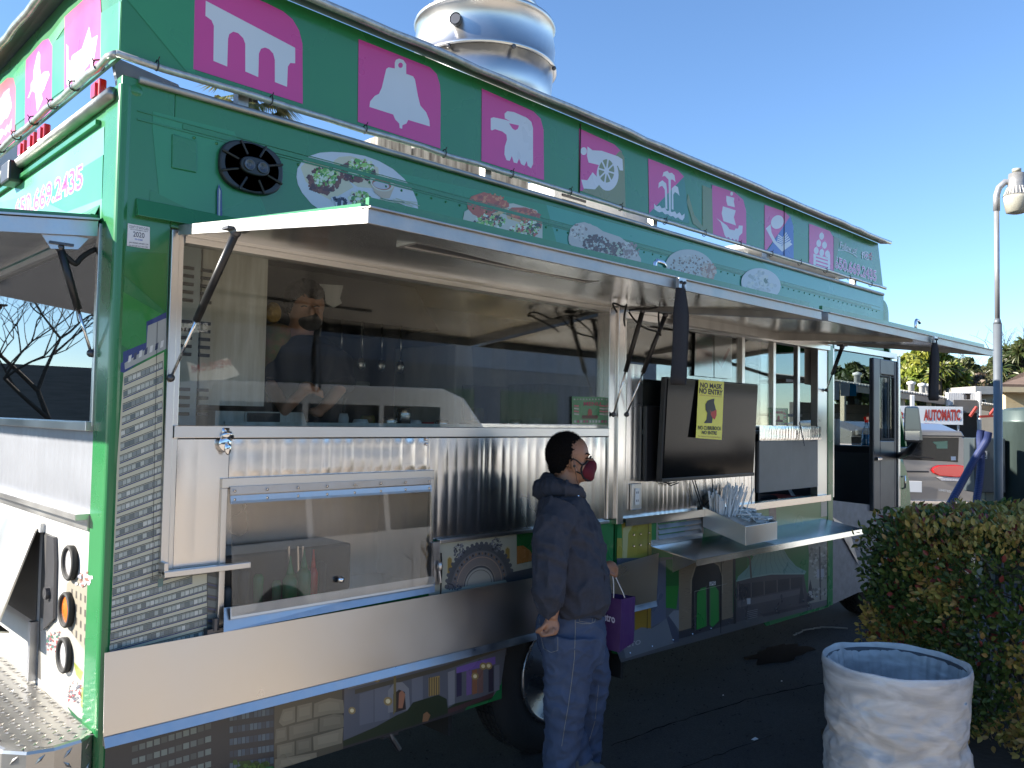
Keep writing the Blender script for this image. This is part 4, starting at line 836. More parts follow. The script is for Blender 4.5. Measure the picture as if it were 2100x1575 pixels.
Rr.poly(Z0([(918, 275), (940, 400), (1005, 362), (968, 600), (950, 620), (953, 700), (935, 700), (930, 640), (870, 720), (850, 780), (760, 850), (740, 840), (735, 600), (745, 570), (845, 500)]), (.7, .7, .7))
Rr.poly(Z0([(685, 860), (688, 620), (700, 612), (728, 625), (728, 860), (700, 880)]), (.7, .7, .7)); Rr.stroke(Z0([(692, 620), (686, 455)]), 1.3, (.7, .7, .7)); Rr.stroke(Z0([(700, 620), (700, 470)]), 1.3, (.7, .7, .7))
Rr.poly(Z0([(400, 525), (415, 560), (412, 700), (425, 780), (450, 740), (500, 730), (512, 770), (480, 850), (455, 920), (430, 960), (440, 1020), (385, 1145), (365, 950), (330, 930), (300, 1000), (285, 1010), (320, 920), (320, 860), (345, 820), (350, 720), (385, 560)]), (.7, .7, .7))
Rr.poly(Z0([(20, 1000), (45, 950), (100, 905), (95, 960), (110, 1000), (125, 1090), (100, 1160), (80, 1210), (50, 1220), (20, 1270), (-30, 1300), (-30, 1050)]), (.7, .7, .7))
Rr.poly(Z0([(125, 1215), (120, 1310), (100, 1360), (80, 1340), (60, 1390), (40, 1370), (10, 1430), (-30, 1440), (-30, 1390), (20, 1320), (50, 1340), (80, 1280), (100, 1290)]), (.7, .7, .7))
Rr.build('printed_icons', 'wrap', rboard)
R2 = Print(lambda x, y: at(x, y, 0, -.005), NX, base=.001)
def Zr(p): return zz(p, 5, 0, 300)
def r2(pts, col):
    out = []
    for x, y in pts:
        p = at(x, y, 0, -.005); out.append(Vector((p.x, min(max(p.y, .13), 2.29), min(max(p.z, 2.285), 2.60))))
    R2.face(out, col); R2.k += 1
r2([(0, 470), (0, 380), (215, 215), (215, 450)], (.05, .30, .13)); r2([(0, 400), (100, 330), (215, 240), (225, 310), (120, 375), (0, 440)], (.16, .48, .30)); r2([(110, 445), (215, 405), (215, 445)], (.16, .50, .28)); r2([(0, 415), (60, 400), (170, 450), (0, 450)], (.13, .42, .25))
pr_ = Zr([(150, 745), (850, 440), (150, 590)]); pr_ = [(31, 452), (171, 393), (31, 423)]
R2.text('650.669.2435', (31, 452), (169, 384), (32, 414), (.75, .75, .76), off=.055); R2.text('650.669.2435', (31, 452), (169, 384), (32, 414), (.50, .06, .24), off=.01)
R2.poly([(-5, 445), (0, 442), (20, 428), (21, 448), (-5, 450)], (.6, .05, .04)); R2.poly([(-20, 455), (-1, 446), (-1, 452), (-20, 460)], (.08, .05, .3))
R2.build('printed_phone_number', 'wrap', T)
# city view on the rear skin
R3 = Print(lambda x, y: at(x, y, 0, -.0035), NX, base=.0008)
def Zq(p): return zz(p, 3, 0, 1050)
R3.poly(Zq([(410, 440), (480, 380), (575, 470), (572, 960), (450, 830), (400, 720)]), (.33, .30, .24))
for k in range(6):
    for j in range(5): x = 440+j*27; y = 470+k*78+j*(14+k*3); R3.poly(Zq([(x, y), (x+10, y+5), (x+9, y+50), (x-1, y+44)]), (.10, .09, .08))
R3.poly(Zq([(250, 650), (420, 710), (560, 900), (575, 1330), (400, 1180), (255, 1090)]), (.42, .40, .35))
R3.poly(Zq([(455, 920), (515, 985), (500, 1040), (470, 1000)]), (.25, .28, .06)); R3.poly(Zq([(505, 1070), (545, 1110), (520, 1225), (498, 1190)]), (.25, .28, .06)); R3.poly(Zq([(410, 1190), (480, 1260), (560, 1300), (575, 1350), (470, 1290)]), (.02, .12, .05))
r = random.Random(3)
R3.specks(60, lambda: zz([(290+r.random()*80, 740+r.random()*120)], 3, 0, 1050)[0], 3, [(.3, .05, .05), (.7, .7, .7), (.1, .1, .12), (.05, .15, .1)], r)
R3.specks(60, lambda: zz([(420+r.random()*80, 1050+r.random()*120)], 3, 0, 1050)[0], 3, [(.3, .05, .05), (.7, .7, .7), (.1, .1, .12)], r)
R3.specks(40, lambda: zz([(470+r.random()*100, 370+r.random()*80)], 3, 0, 1050)[0], 4, [(.3, .15, .12), (.6, .6, .6), (.4, .4, .5)], r)
R3.build('printed_city_view', 'wrap', T)

# ---- side header band: greens, plate of tacos, tortas, burrito, quesadillas
H = Print(lambda x, y: at(x, y, 1, -.0), NY, base=.0012, step=3e-6)
def hp(pts, col, zlo=2.30, zhi=2.733):
    out = []
    for x, y in pts:
        p = at(x, y, 1, 0); out.append(Vector((min(max(p.x, .1), 6.15), 0, min(max(p.z, zlo), zhi))))
    H.face(out, col); H.k += 1
hp([(262, 215), (480, 270), (560, 470), (330, 460), (262, 250)], (.032, .25, .10)); hp([(262, 380), (470, 470), (262, 470)], (.028, .20, .07))
hp([(700, 330), (1120, 420), (1150, 520), (700, 470)], (.03, .25, .10)); hp([(1120, 420), (1820, 610), (1820, 680), (1150, 530)], (.055, .32, .22))
hp([(1560, 480), (1700, 520), (1820, 600), (1820, 640), (1600, 580)], (.07, .36, .32))  # cyan tones at the right end put a reflection into the print colour
def Zt(p): return zz(p, 5.25, 600, 300)
r = random.Random(5)
def inell(cx, cy, rx, ry, f):
    def g():
        while 1:
            a, b = r.uniform(-1, 1), r.uniform(-1, 1)
            if a*a+b*b < 1: return f([(cx+a*rx, cy+b*ry)])[0]
    return g
H.poly(Zt([(40, 330), (50, 240), (100, 160), (180, 105), (290, 70), (420, 60), (600, 72), (780, 105), (930, 160), (1080, 245), (1200, 350), (1290, 470), (1340, 590), (1350, 680), (1345, 720), (1100, 700), (300, 690), (200, 620), (100, 500), (55, 410)]), (.60, .61, .66))
H.poly(Zt([(85, 230), (130, 180), (230, 165), (330, 200), (480, 260), (600, 370), (655, 440), (500, 530), (400, 575), (260, 500), (140, 380)]), (.62, .56, .40))
H.poly(Zt([(440, 160), (500, 115), (620, 105), (780, 150), (920, 230), (930, 330), (850, 450), (700, 440), (560, 340), (450, 230)]), (.62, .56, .40))
MEAT = [(.10, .02, .015), (.16, .04, .02), (.07, .015, .012), (.2, .06, .03)]; GRN = [(.12, .36, .04), (.28, .55, .10), (.06, .22, .03), (.5, .62, .22)]; WHT = [(.7, .72, .62), (.6, .66, .45)]
H.specks(190, inell(330, 370, 180, 130, Zt), 5, MEAT, r); H.specks(100, inell(350, 330, 130, 100, Zt), 4, GRN+WHT, r)
H.specks(170, inell(690, 270, 190, 110, Zt), 5, MEAT, r); H.specks(110, inell(720, 230, 150, 90, Zt), 4, GRN+WHT, r)
H.specks(120, inell(720, 560, 110, 70, Zt), 4, GRN+WHT+MEAT[:1], r)
H.poly(Zt([(820, 350), (860, 310), (960, 305), (1060, 350), (1098, 420), (1040, 560), (960, 560), (880, 500)]), (.55, .42, .30))
H.ell(*Zt([(958, 400)])[0], 25, 16, (.62, .58, .48), rot=14); H.ell(*Zt([(955, 408)])[0], 20, 11.5, (.36, .09, .03), rot=14); H.ell(*Zt([(948, 420)])[0], 17, 7.5, (.50, .48, .52), rot=12)
for k in range(14): x = 900+r.random()*250; H.stroke(Zt([(x, 550+r.random()*50), (x+150+r.random()*120, 600+r.random()*60)]), 1.6, r.choice([(.06, .14, .07), (.4, .45, .3), (.03, .08, .05), (.5, .52, .4)]))
H.stroke(Zt([(435, 545), (450, 590), (490, 590), (510, 560), (550, 565), (580, 600), (560, 640), (530, 640)]), 11, (.6, .62, .7)); H.stroke(Zt([(500, 570), (495, 660)]), 14, (.6, .62, .7))
H.stroke(Zt([(440, 545), (455, 585), (490, 585), (510, 565), (550, 570), (572, 600), (560, 630)]), 6.5, (.012, .015, .05)); H.stroke(Zt([(502, 570), (495, 650)]), 8, (.012, .015, .05))
# tortas
def Zs(p): return zz(p, 3.5, 700, 400)
H.poly(Zs([(865, 200), (880, 120), (930, 90), (1230, 60), (1400, 110), (1440, 200), (1440, 340), (1100, 250)]), (.55, .53, .44))
BR = [(.48, .10, .04), (.58, .16, .06), (.34, .07, .03), (.66, .26, .10)]
H.poly(Zs([(897, 60), (930, 10), (1020, -20), (1120, 10), (1200, 60), (1200, 85), (1000, 165), (940, 140), (905, 100)]), BR[0]); H.poly(Zs([(1180, 120), (1220, 90), (1320, 90), (1400, 120), (1438, 190), (1435, 225), (1300, 190), (1180, 145)]), BR[0])
H.specks(80, inell(1050, 55, 130, 65, Zs), 4, BR, r); H.specks(60, inell(1320, 145, 105, 45, Zs), 4, BR, r)
H.poly(Zs([(1000, 170), (1195, 90), (1180, 120), (1010, 200)]), (.60, .42, .18)); H.poly(Zs([(1180, 148), (1435, 225), (1430, 245), (1190, 170)]), (.60, .42, .18))
MIX = GRN+WHT+[(.45, .06, .03), (.07, .04, .025), (.06, .035, .03), (.5, .1, .06)]
H.specks(150, inell(1060, 190, 110, 50, Zs), 3.2, MIX, r); H.specks(170, inell(1320, 245, 110, 60, Zs), 3.2, MIX, r)
# burrito
H.poly(Zs([(1625, 300), (1640, 240), (1680, 205), (1740, 195), (1830, 230), (1900, 280), (2000, 310), (2080, 370), (2120, 450), (2130, 500), (1900, 450), (1660, 385), (1625, 330)]), (.50, .46, .42))
H.poly(zz([(830, 240), (900, 230), (960, 270), (1080, 310), (1160, 370), (1205, 440), (1205, 470), (1000, 430), (860, 400), (775, 350), (775, 300)], 2.917, 900, 380), (.50, .46, .42))
H.specks(50, inell(1700, 270, 60, 60, Zs), 3, [(.25, .18, .14), (.6, .56, .5)], r); H.specks(80, inell(2050, 400, 80, 60, Zs), 3, [(.25, .18, .14), (.6, .56, .5), (.3, .2, .18)], r)
H.specks(210, inell(1820, 350, 90, 65, Zs), 3.2, [(.06, .025, .02), (.12, .05, .03), (.5, .52, .45), (.10, .04, .03)], r); H.specks(120, inell(1950, 390, 70, 50, Zs), 3.2, [(.06, .025, .02), (.12, .05, .03), (.45, .5, .35)], r)
# quesadilla and gordita
def Zu(p): return zz(p, 3.5, 1200, 500)
H.ell(*Zu([(745, 190)])[0], 52, 42, (.45, .46, .44), rot=14, n=40); H.specks(260, inell(750, 180, 150, 100, Zu), 2.4, [(.14, .08, .05), (.45, .42, .36), (.20, .11, .07), (.55, .54, .5)], r); H.specks(90, inell(880, 200, 50, 60, Zu), 4, [(.38, .16, .08), (.3, .12, .06), (.5, .4, .3)], r)
H.ell(*Zu([(1255, 290)])[0], 41, 32, (.50, .52, .54), rot=14, n=40); H.specks(80, inell(1250, 280, 110, 80, Zu), 4, [(.55, .55, .5), (.40, .42, .42), (.3, .33, .32)], r); H.specks(14, inell(1290, 265, 12, 12, Zu), 2.5, [(.06, .1, .05)], r)
# sensor mark and small tower tip
H.poly([(447, 378), (453, 392), (454, 450), (443, 450), (443, 392)], (.02, .05, .18)); H.poly([(447, 385), (450, 392), (449, 445), (446, 445)], (.5, .5, .45))
H.build('printed_food_band', 'wrap', T)
# speaker
sc_ = at(512, 346, 1, 0); bm = bmesh.new()
def oval(rx, rz, y0, y1, n=40, sup=2.6):
    a = []
    for k in range(n):
        t = 2*math.pi*k/n; c, s = math.cos(t), math.sin(t); a.append((sc_.x+rx*abs(c)**(2/sup)*(1 if c > 0 else -1), y0, sc_.z+rz*abs(s)**(2/sup)*(1 if s > 0 else -1)))
    prism(bm, a, (0, y1-y0, 0))
oval(.122, .092, -.022, .0); spk = obj('loudspeaker', bm, 'black_plastic', T, bevel=.006)
bm = bmesh.new(); lathe(bm, [(.085, -.022), (.05, -.008), (.03, -.006)], sc_, 32, axis=1, sx=1.22); obj('cone', bm, 'black_rubber', spk, smooth=True)
for k in range(8):
    a = k*math.pi/4+.39; a0 = sc_+Vector((.05*math.cos(a)*1.2, -.028, .045*math.sin(a))); a1_ = sc_+Vector((.125*math.cos(a), -.026, .094*math.sin(a))); obj('speaker_rib', TUBE([a0, a1_], .0045, seg=6), 'black_plastic', spk)
bm = bmesh.new(); oval(.055, .032, -.046, -.03); obj('tweeter_bar', bm, 'black_plastic', spk, bevel=.004)
for dx in (-.024, .026):
    bm = bmesh.new(); lathe(bm, [(.021, -.047), (.020, -.052), (.016, -.050), (.008, -.046), (.0, -.05)], (sc_.x+dx, 0, sc_.z), 24, axis=1); obj('tweeter', bm, 'steel_dark', spk, smooth=True)
# county sticker
K = Print(lambda x, y: at(x, y, 1, -.001), NY, base=.001)
K.poly([(262, 458), (307, 466), (307, 511), (260, 504)], (.70, .70, .68))
for tx, a, b, c_ in (('COUNTY OF SANTA CLARA', (265, 467), (304.5, 473), (265, 461.5)), ('DEPT OF ENVIRONMENTAL HEALTH', (267, 471), (303, 476.5), (267, 468.5)), ('2020', (273, 485), (296, 488.5), (273, 474.5)), ('20-0388', (276, 492), (292, 494.5), (276, 488.5)), ('JAN FEB MAR APR MAY JUN', (264.5, 499), (304, 504), (264.5, 495.5)), ('JUL AUG SEP OCT NOV DEC', (264, 505), (303.5, 509.5), (264, 501.5))):
    K.text(tx, a, b, c_, (.03, .035, .06) if tx != '20-0388' else (.03, .1, .4), off=.01)
K.build('county_sticker', 'flatprint', T)

# ---- tower block print on the corner post and low side
L = Print(lambda x, y: at(x, y, 1, 0), NY, base=.0012, step=4e-6)
def onside(pts, z0=.30, z1=2.27, x0=.0, x1=7):
    o = []
    for x, y in pts:
        p = at(x, y, 1, 0); o.append(Vector((min(max(p.x, x0), x1), 0, min(max(p.z, z0), z1))))
    return o
def lp(pts, col, **k): L.face(onside(pts, **k), col); L.k += 1
CRE = (.60, .58, .43)
lp([(250, 515), (341, 520), (341, 640), (250, 560)], (.02, .17, .03)); lp([(238, 590), (341, 650), (341, 760), (236, 700)], (.03, .25, .05)); lp([(236, 700), (300, 740), (250, 1000), (222, 1340), (214, 1340), (230, 900)], (.022, .17, .05))
lp([(236, 752), (252, 742), (252, 722), (300, 702), (300, 660), (341, 640), (341, 700), (255, 765), (240, 760)], (.03, .05, .20))
lp([(255, 745), (300, 715), (303, 668), (341, 652), (341, 715), (256, 758)], (.40, .42, .40))
for k in range(7): lp([(262+k*11, 744-k*5), (268+k*11, 741-k*5), (270+k*11, 727-k*5), (264+k*11, 730-k*5)], (.05, .06, .12) if k % 2 else (.7, .72, .7))
lp([(253, 765), (336, 722), (330, 1160), (455, 1140), (455, 1298), (380, 1320), (218, 1345), (236, 1000)], CRE)
r = random.Random(9)
for k in range(26):
    y0 = 776+k*27.5-k*k*.12; xl = 254-(y0-776)*.055; far = y0 > 1130
    sl = -.42+k*.0068; xr = 334-(y0-776)*.012 if y0 < 1165 else 424
    if 1130 < y0 < 1175: xr = 335
    if y0 > 1400: break
    yr = y0+sl*(xr-xl)
    if yr < 1178 and xr > 340: xr = 340+max(0, (yr-1120))*1.0; xr = min(xr, 424); yr = y0+sl*(xr-xl)
    lp([(xl, y0), (xr, yr), (xr, yr+11), (xl, y0+11.5)], (.12, .15, .14)); lp([(xl, y0+12.5), (xr, yr+11.5), (xr, yr+13.5), (xl, y0+15)], (.03, .055, .17)); lp([(xl, y0-2.5), (xr, yr-2.5), (xr, yr-1), (xl, y0-1)], (.05, .06, .07))
    n = int((xr-xl)/8.6)
    for j in range(n):
        a = xl+(xr-xl)*j/n; b = xl+(xr-xl)*(j+.86)/n; ya, yb = y0+sl*(a-xl), y0+sl*(b-xl); c = r.choice([(.42, .46, .42), (.25, .29, .28), (.62, .64, .58), (.15, .19, .19), (.50, .54, .48)])
        lp([(a, ya+1), (b, yb+1), (b, yb+9.5), (a, ya+10)], c)
lp([(424, 1168), (455, 1178), (455, 1298), (424, 1290)], (.05, .06, .065))
for k in range(5): lp([(425, 1180+k*25), (455, 1187+k*24), (455, 1200+k*24), (425, 1193+k*25)], (.13, .16, .16)); lp([(425, 1196+k*25), (455, 1203+k*24), (455, 1206+k*24), (425, 1199+k*25)], (.04, .06, .14))
L.stroke([(322, 660), (315, 1000), (312, 1190), (455, 1172)], .9, (.03, .035, .04)); L.poly([(323, 1188), (334, 1185), (334, 1201), (323, 1204)], (.12, .22, .20))
# below the apron: dark tower, stone blocks, palace by night
ap = dict(z0=.30, z1=.66)
def lowp(pts, col): lp(pts, col, z0=.36, z1=.9, x1=1.78)
lowp([(205, 1600), (205, 1500), (560, 1400), (600, 1390), (600, 1600)], (.035, .04, .045))
for k in range(7):
    y = 1478+k*26
    for j in range(11):
        a, b = 270+j*15, 282+j*15; o_ = -(a-270)*.30 if a < 430 else -48+(a-430)*.02
        if a > 425: o_ = -48+(a-425)*-.06
        lowp([(a, y+o_), (b, y+o_-3), (b, y+o_+9), (a, y+o_+12)], r.choice([(.16, .19, .17), (.09, .11, .10), (.22, .26, .22)]))
for k in range(7):
    y = 1440+k*25
    for j in range(12):
        a = 470+j*8.3; lowp([(a, y-j*1.2), (a+7, y-(j+.9)*1.2), (a+7, y+13-(j+.9)*1.2), (a, y+13-j*1.2)], r.choice([(.08, .12, .15), (.12, .17, .19), (.05, .07, .09)]))
lowp([(560, 1440), (1062, 1290), (1062, 1335), (950, 1460), (700, 1570), (560, 1620)], (.055, .045, .045))
lowp([(562, 1445), (590, 1420), (700, 1392), (702, 1560), (560, 1600)], (.12, .10, .065))
def blk(pts, c): lowp(pts, c)
def Zb(p): return zz(p, 4.2, 560, 1290)
for pts in ([(80, 690), (185, 665), (185, 800), (80, 835), (45, 800)], [(205, 660), (330, 630), (330, 765), (200, 800)], [(350, 640), (480, 590), (600, 610), (610, 720), (480, 730), (345, 760)], [(20, 860), (110, 840), (115, 955), (10, 985)], [(135, 835), (380, 770), (380, 890), (135, 955)], [(400, 765), (520, 730), (600, 740), (610, 840), (395, 885)], [(30, 1000), (180, 965), (180, 1085), (30, 1120)], [(195, 960), (325, 930), (325, 1045), (195, 1080)], [(340, 925), (600, 850), (590, 980), (345, 1045)], [(10, 1120), (370, 1060), (370, 1180), (10, 1220)]):
    c = r.choice([(.24, .20, .13), (.28, .23, .15), (.21, .175, .115)]); blk(Zb(pts), c)
    cx_ = sum(p[0] for p in pts)/len(pts); cy_ = sum(p[1] for p in pts)/len(pts); blk(Zb([(cx_+(x-cx_)*.7, cy_+(y-cy_)*.55-6) for x, y in pts]), tuple(v*1.18 for v in c))
lowp(Zb([(610, 480), (1480, 250), (2080, 100), (1960, 470), (1890, 580), (1500, 700), (600, 1000)]), (.13, .13, .145))
lowp(Zb([(740, 560), (860, 520), (860, 800), (740, 830)]), (.17, .17, .19)); lowp(Zb([(870, 500), (1000, 460), (1000, 770), (870, 800)]), (.18, .18, .20)); lowp(Zb([(1190, 420), (1285, 400), (1285, 610), (1190, 640)]), (.19, .19, .21)); lowp(Zb([(1500, 370), (1560, 350), (1560, 640), (1505, 660)]), (.26, .25, .26))
lowp(Zb([(700, 520), (1480, 310), (2060, 120), (2060, 150), (1480, 350), (700, 560)]), (.10, .085, .06)); lowp(Zb([(640, 500), (1480, 280), (2060, 110), (2060, 122), (1480, 296), (640, 515)]), (.24, .23, .22))
lowp(Zb([(985, 720), (985, 530), (1040, 460), (1110, 455), (1165, 510), (1175, 690)]), (.26, .25, .25)); lowp(Zb([(1030, 720), (1030, 560), (1080, 520), (1130, 540), (1140, 690)]), (.05, .035, .03)); lowp(Zb([(1075, 680), (1080, 550), (1105, 525), (1135, 560), (1110, 680)]), (.42, .18, .10))
lowp(Zb([(1335, 420), (1430, 400), (1430, 560), (1335, 580)]), (.40, .26, .09))
for k in range(5): lowp(Zb([(1340+k*20, 415), (1346+k*20, 414), (1346+k*20, 575), (1340+k*20, 577)]), (.06, .05, .04))
lowp(Zb([(1575, 330), (1700, 290), (1910, 235), (1910, 300), (1575, 380)]), (.20, .12, .38))
for x, c in ((1575, (.05, .04, .08)), (1660, (.20, .12, .28)), (1710, (.30, .13, .07)), (1760, (.22, .12, .10)), (1850, (.05, .04, .06)), (1900, (.22, .21, .24))): lowp(Zb([(x, 380-(x-1575)*.2), (x+45, 370-(x-1575)*.2), (x+45, 570-(x-1575)*.15), (x, 585-(x-1575)*.15)]), c)
lowp(Zb([(880, 840), (1060, 740), (1150, 700), (1200, 630), (1300, 600), (1420, 565), (1490, 600), (1500, 680), (1560, 640), (1890, 560), (1880, 600), (1450, 740), (1200, 830), (600, 1010), (600, 960)]), (.035, .045, .022)); lowp(Zb([(1500, 690), (1900, 540), (1890, 580), (1500, 730)]), (.09, .045, .045))
lowp(Zb([(1035, 380), (1055, 375), (1055, 700), (1030, 740)]), (.20, .15, .06)); lowp(Zb([(1290, 730), (1320, 710), (1350, 740), (1330, 790), (1280, 800)]), (.30, .15, .07))
for x, y, s in ((890, 425, 5), (985, 620, 6), (675, 700, 5), (1735, 405, 5), (1805, 318, 5), (1852, 315, 5)): H_ = Zb([(x, y)])[0]; L.ell(*H_, s*1.5, s*1.5, (.35, .24, .10)); L.ell(*H_, s*.8, s*.8, (.85, .70, .40))
# shrub print bottom
L.specks(130, lambda: (lambda t: (475+t*65+r.random()*20, 1562+r.random()*40))(r.random()), 5, [(.05, .12, .02), (.09, .18, .03), (.03, .07, .015)], r)
# ornate arch print between hatch and man
def Zc(p): return zz(p, 7, 840, 1040)
lp(Zc([(265, 370), (1840, 150), (1840, 1200), (265, 1400)]), (.40, .42, .36), z0=.8, z1=1.112)
lp(Zc([(1530, 200), (1820, 160), (1820, 760), (1530, 820)]), (.02, .13, .035), z0=.8, z1=1.112); lp(Zc([(265, 420), (400, 400), (370, 500), (270, 520)]), (.02, .13, .035), z0=.8, z1=1.112)
lp(Zc([(1530, 560), (1620, 550), (1720, 620), (1780, 760), (1530, 820)]), (.36, .17, .05), z0=.8, z1=1.112)
for k in range(8): lp(Zc([(400+k*125, 430-k*20), (485+k*125, 415-k*20), (490+k*125, 470-k*20), (395+k*125, 490-k*20)]), r.choice([(.50, .30, .08), (.42, .24, .08), (.3, .28, .2)]), z0=.8, z1=1.112)
for cx0, t, b in ((405, 730, 1020), (565, 700, 990), (1395, 560, 800)):
    L.poly(Zc([(cx0-42, b), (cx0-42, t+40), (cx0-20, t), (cx0+20, t-6), (cx0+42, t+32), (cx0+42, b-12)]), (.44, .42, .30)); L.poly(Zc([(cx0-28, b-8), (cx0-28, t+44), (cx0, t+16), (cx0+30, t+40), (cx0+30, b-18)]), (.30, .22, .07))
def arc(cx, cy, ro, ri, col, ky=1.):
    pts = [(cx+ro*math.cos(math.pi*i/24), cy-ro*ky*math.sin(math.pi*i/24)-(cx+ro*math.cos(math.pi*i/24)-cx)*.16) for i in range(25)]+[(cx+ri*math.cos(math.pi*i/24), cy-ri*ky*math.sin(math.pi*i/24)-(ri*math.cos(math.pi*i/24))*.16) for i in range(24, -1, -1)]
    L.poly(Zc(pts), col)
ac0 = (990, 1105)
arc(*ac0, 470, 0.1, (.09, .10, .115), 1.22); arc(*ac0, 400, 330, (.15, .155, .17), 1.2)
for k in range(25):
    a = math.pi*(k+.5)/25; x, y = ac0[0]+365*math.cos(a), ac0[1]-365*1.2*math.sin(a)-365*math.cos(a)*.16; L.ell(*Zc([(x, y)])[0], 1.9, 2.6, (.26, .17, .11) if k % 2 else (.05, .05, .06))
for k in range(22):
    a = math.pi*(k+.5)/22; x, y = ac0[0]+475*math.cos(a), ac0[1]-475*1.22*math.sin(a)-475*math.cos(a)*.16; L.ell(*Zc([(x, y)])[0], 3.6, 4.2, (.10, .11, .13))
arc(*ac0, 330, 318, (.33, .25, .21), 1.2); arc(*ac0, 318, 230, (.19, .18, .18), 1.2); arc(*ac0, 230, 222, (.30, .27, .25), 1.2); arc(*ac0, 205, .1, (.32, .34, .33), 1.15); arc(*ac0, 180, 172, (.12, .12, .12), 1.15)
L.specks(60, inell(700, 620, 80, 110, Zc), 2.2, [(.12, .13, .16), (.22, .24, .28), (.05, .055, .07)], r); L.specks(60, inell(1240, 540, 70, 110, Zc), 2.2, [(.12, .13, .16), (.22, .24, .28), (.05, .055, .07)], r)
L.specks(60, inell(620, 1130, 120, 60, Zc), 2.2, [(.05, .055, .07), (.12, .13, .16)], r); L.poly(Zc([(1350, 1020), (1420, 940), (1780, 860), (1800, 1000), (1400, 1090)]), (.07, .08, .10))
# right of the man: green with gold wing, arch monument, round basilica, statue
def Zd(p): return zz(p, 3.75, 1220, 950)
def rp(pts, col): lp(pts, col, z0=.308, z1=1.10, x0=2.585, x1=5.165)
rp([(1225, 1062), (1700, 1008), (1706, 1245), (1272, 1355), (1225, 1335)], (.024, .20, .055))
rp([(1225, 1325), (1706, 1205), (1706, 1246), (1272, 1358), (1225, 1340)], (.10, .105, .115))
rp(Zd([(-60, 640), (60, 590), (200, 575), (210, 720), (420, 700), (430, 720), (-60, 860)]), (.36, .33, .06)); rp(Zd([(200, 440), (290, 395), (430, 380), (430, 700), (330, 710), (210, 730)]), (.34, .30, .05)); rp(Zd([(210, 500), (300, 400), (250, 540), (240, 730), (205, 725)]), (.46, .46, .22)); rp(Zd([(320, 560), (420, 420), (430, 690), (320, 700)]), (.30, .26, .04))
rp(Zd([(700, 380), (780, 345), (830, 350), (830, 540), (680, 560)]), (.30, .24, .17))
rp(Zd([(100, 740), (640, 720), (640, 1370), (200, 1500), (100, 1450)]), (.10, .115, .14))
rp(Zd([(540, 740), (640, 735), (640, 940), (540, 945)]), (.02, .13, .035)); rp(Zd([(540, 945), (640, 940), (620, 1120), (540, 1110)]), (.03, .22, .04)); rp(Zd([(470, 760), (540, 745), (540, 1200), (420, 1260), (440, 1100)]), (.12, .14, .20))
rp(Zd([(300, 1130), (425, 1100), (425, 1280), (300, 1280)]), (.30, .19, .03)); rp(Zd([(200, 1340), (350, 1260), (430, 1270), (480, 1240), (545, 1190), (640, 1370), (230, 1500)]), (.17, .19, .22)); rp(Zd([(545, 1190), (580, 1160), (640, 1320), (640, 1370), (600, 1380)]), (.07, .08, .12)); rp(Zd([(600, 1130), (640, 1130), (640, 1280), (560, 1170)]), (.22, .24, .27))
L.text('EXITO', (1271, 1331), (1312, 1320), (1271, 1322), (.42, .43, .45), off=.02)
rp(Zd([(640, 745), (1055, 725), (1055, 1200), (750, 1280), (640, 1290)]), (.24, .185, .125)); rp(Zd([(640, 1290), (1065, 1180), (1065, 1230), (640, 1350)]), (.045, .045, .055))
arch = [(735, 1290), (740, 900), (770, 800), (830, 755), (890, 755), (945, 790), (970, 870), (970, 1225)]
rp(Zd(arch), (.03, .028, .03)); L.stroke(Zd([(732, 1000), (735, 890), (765, 795), (830, 748), (895, 748), (950, 785), (975, 870), (975, 1000)]), 2.2, (.34, .28, .2))
rp(Zd([(775, 1280), (780, 1000), (810, 960), (850, 950), (855, 1250)]), (.03, .26, .05)); rp(Zd([(875, 1240), (875, 945), (920, 945), (945, 980), (948, 1210), (900, 1260)]), (.03, .26, .05))
L.stroke(Zd([(850, 940), (855, 1250)]), 1.2, (.10, .10, .10)); L.stroke(Zd([(878, 935), (880, 1240)]), 1.2, (.10, .10, .10)); L.stroke(Zd([(760, 985), (1010, 925)]), .8, (.35, .38, .33)); L.stroke(Zd([(762, 985), (765, 1290)]), .9, (.2, .2, .2))
L.poly(Zd([(875, 912), (922, 905), (922, 935), (875, 942)]), (.7, .7, .7)); L.text('LPG', (1454.5, 1200), (1464.5, 1198.2), (1454.5, 1193.8), (.03, .03, .05), off=.02)
for k in range(70):
    x = r.choice([r.uniform(645, 725), r.uniform(985, 1045)]); y = 770+r.random()*430; L.stroke(Zd([(x, y), (x+22, y-3)]), .7, r.choice([(.16, .12, .08), (.30, .24, .17)]))
rp(Zd([(1055, 725), (1075, 725), (1080, 1230), (1060, 1235)]), (.02, .02, .025))
rp(Zd([(1080, 910), (1190, 860), (1600, 850), (1640, 1080), (1290, 1170), (1080, 1220)]), (.075, .07, .08))
rp(Zd([(1075, 700), (1160, 690), (1165, 850), (1075, 870)]), (.02, .13, .035))
L.poly(Zd([(1095, 870), (1170, 800), (1210, 720), (1240, 672), (1440, 650), (1480, 720), (1540, 790), (1620, 830), (1610, 850), (1350, 855), (1200, 880), (1080, 910)]), (.19, .36, .33))
for k in range(9): L.stroke(Zd([(1255+k*22, 670-k*2), (1255+k*22+(k-4)*14, 760), (1150+k*55, 868-k*3)]), .7, (.10, .22, .21))
L.stroke(Zd([(1080, 905), (1200, 875), (1350, 850), (1610, 848)]), 3, (.26, .42, .38))
for k in range(5): rp(Zd([(1100+k*100, 930-k*12), (1190+k*100, 920-k*12), (1190+k*100, 1030-k*20), (1100+k*100, 1050-k*20)]), (.03, .03, .04)); L.stroke(Zd([(1095+k*100, 930-k*12), (1098+k*100, 1050-k*20)]), 1.2, (.16, .14, .14))
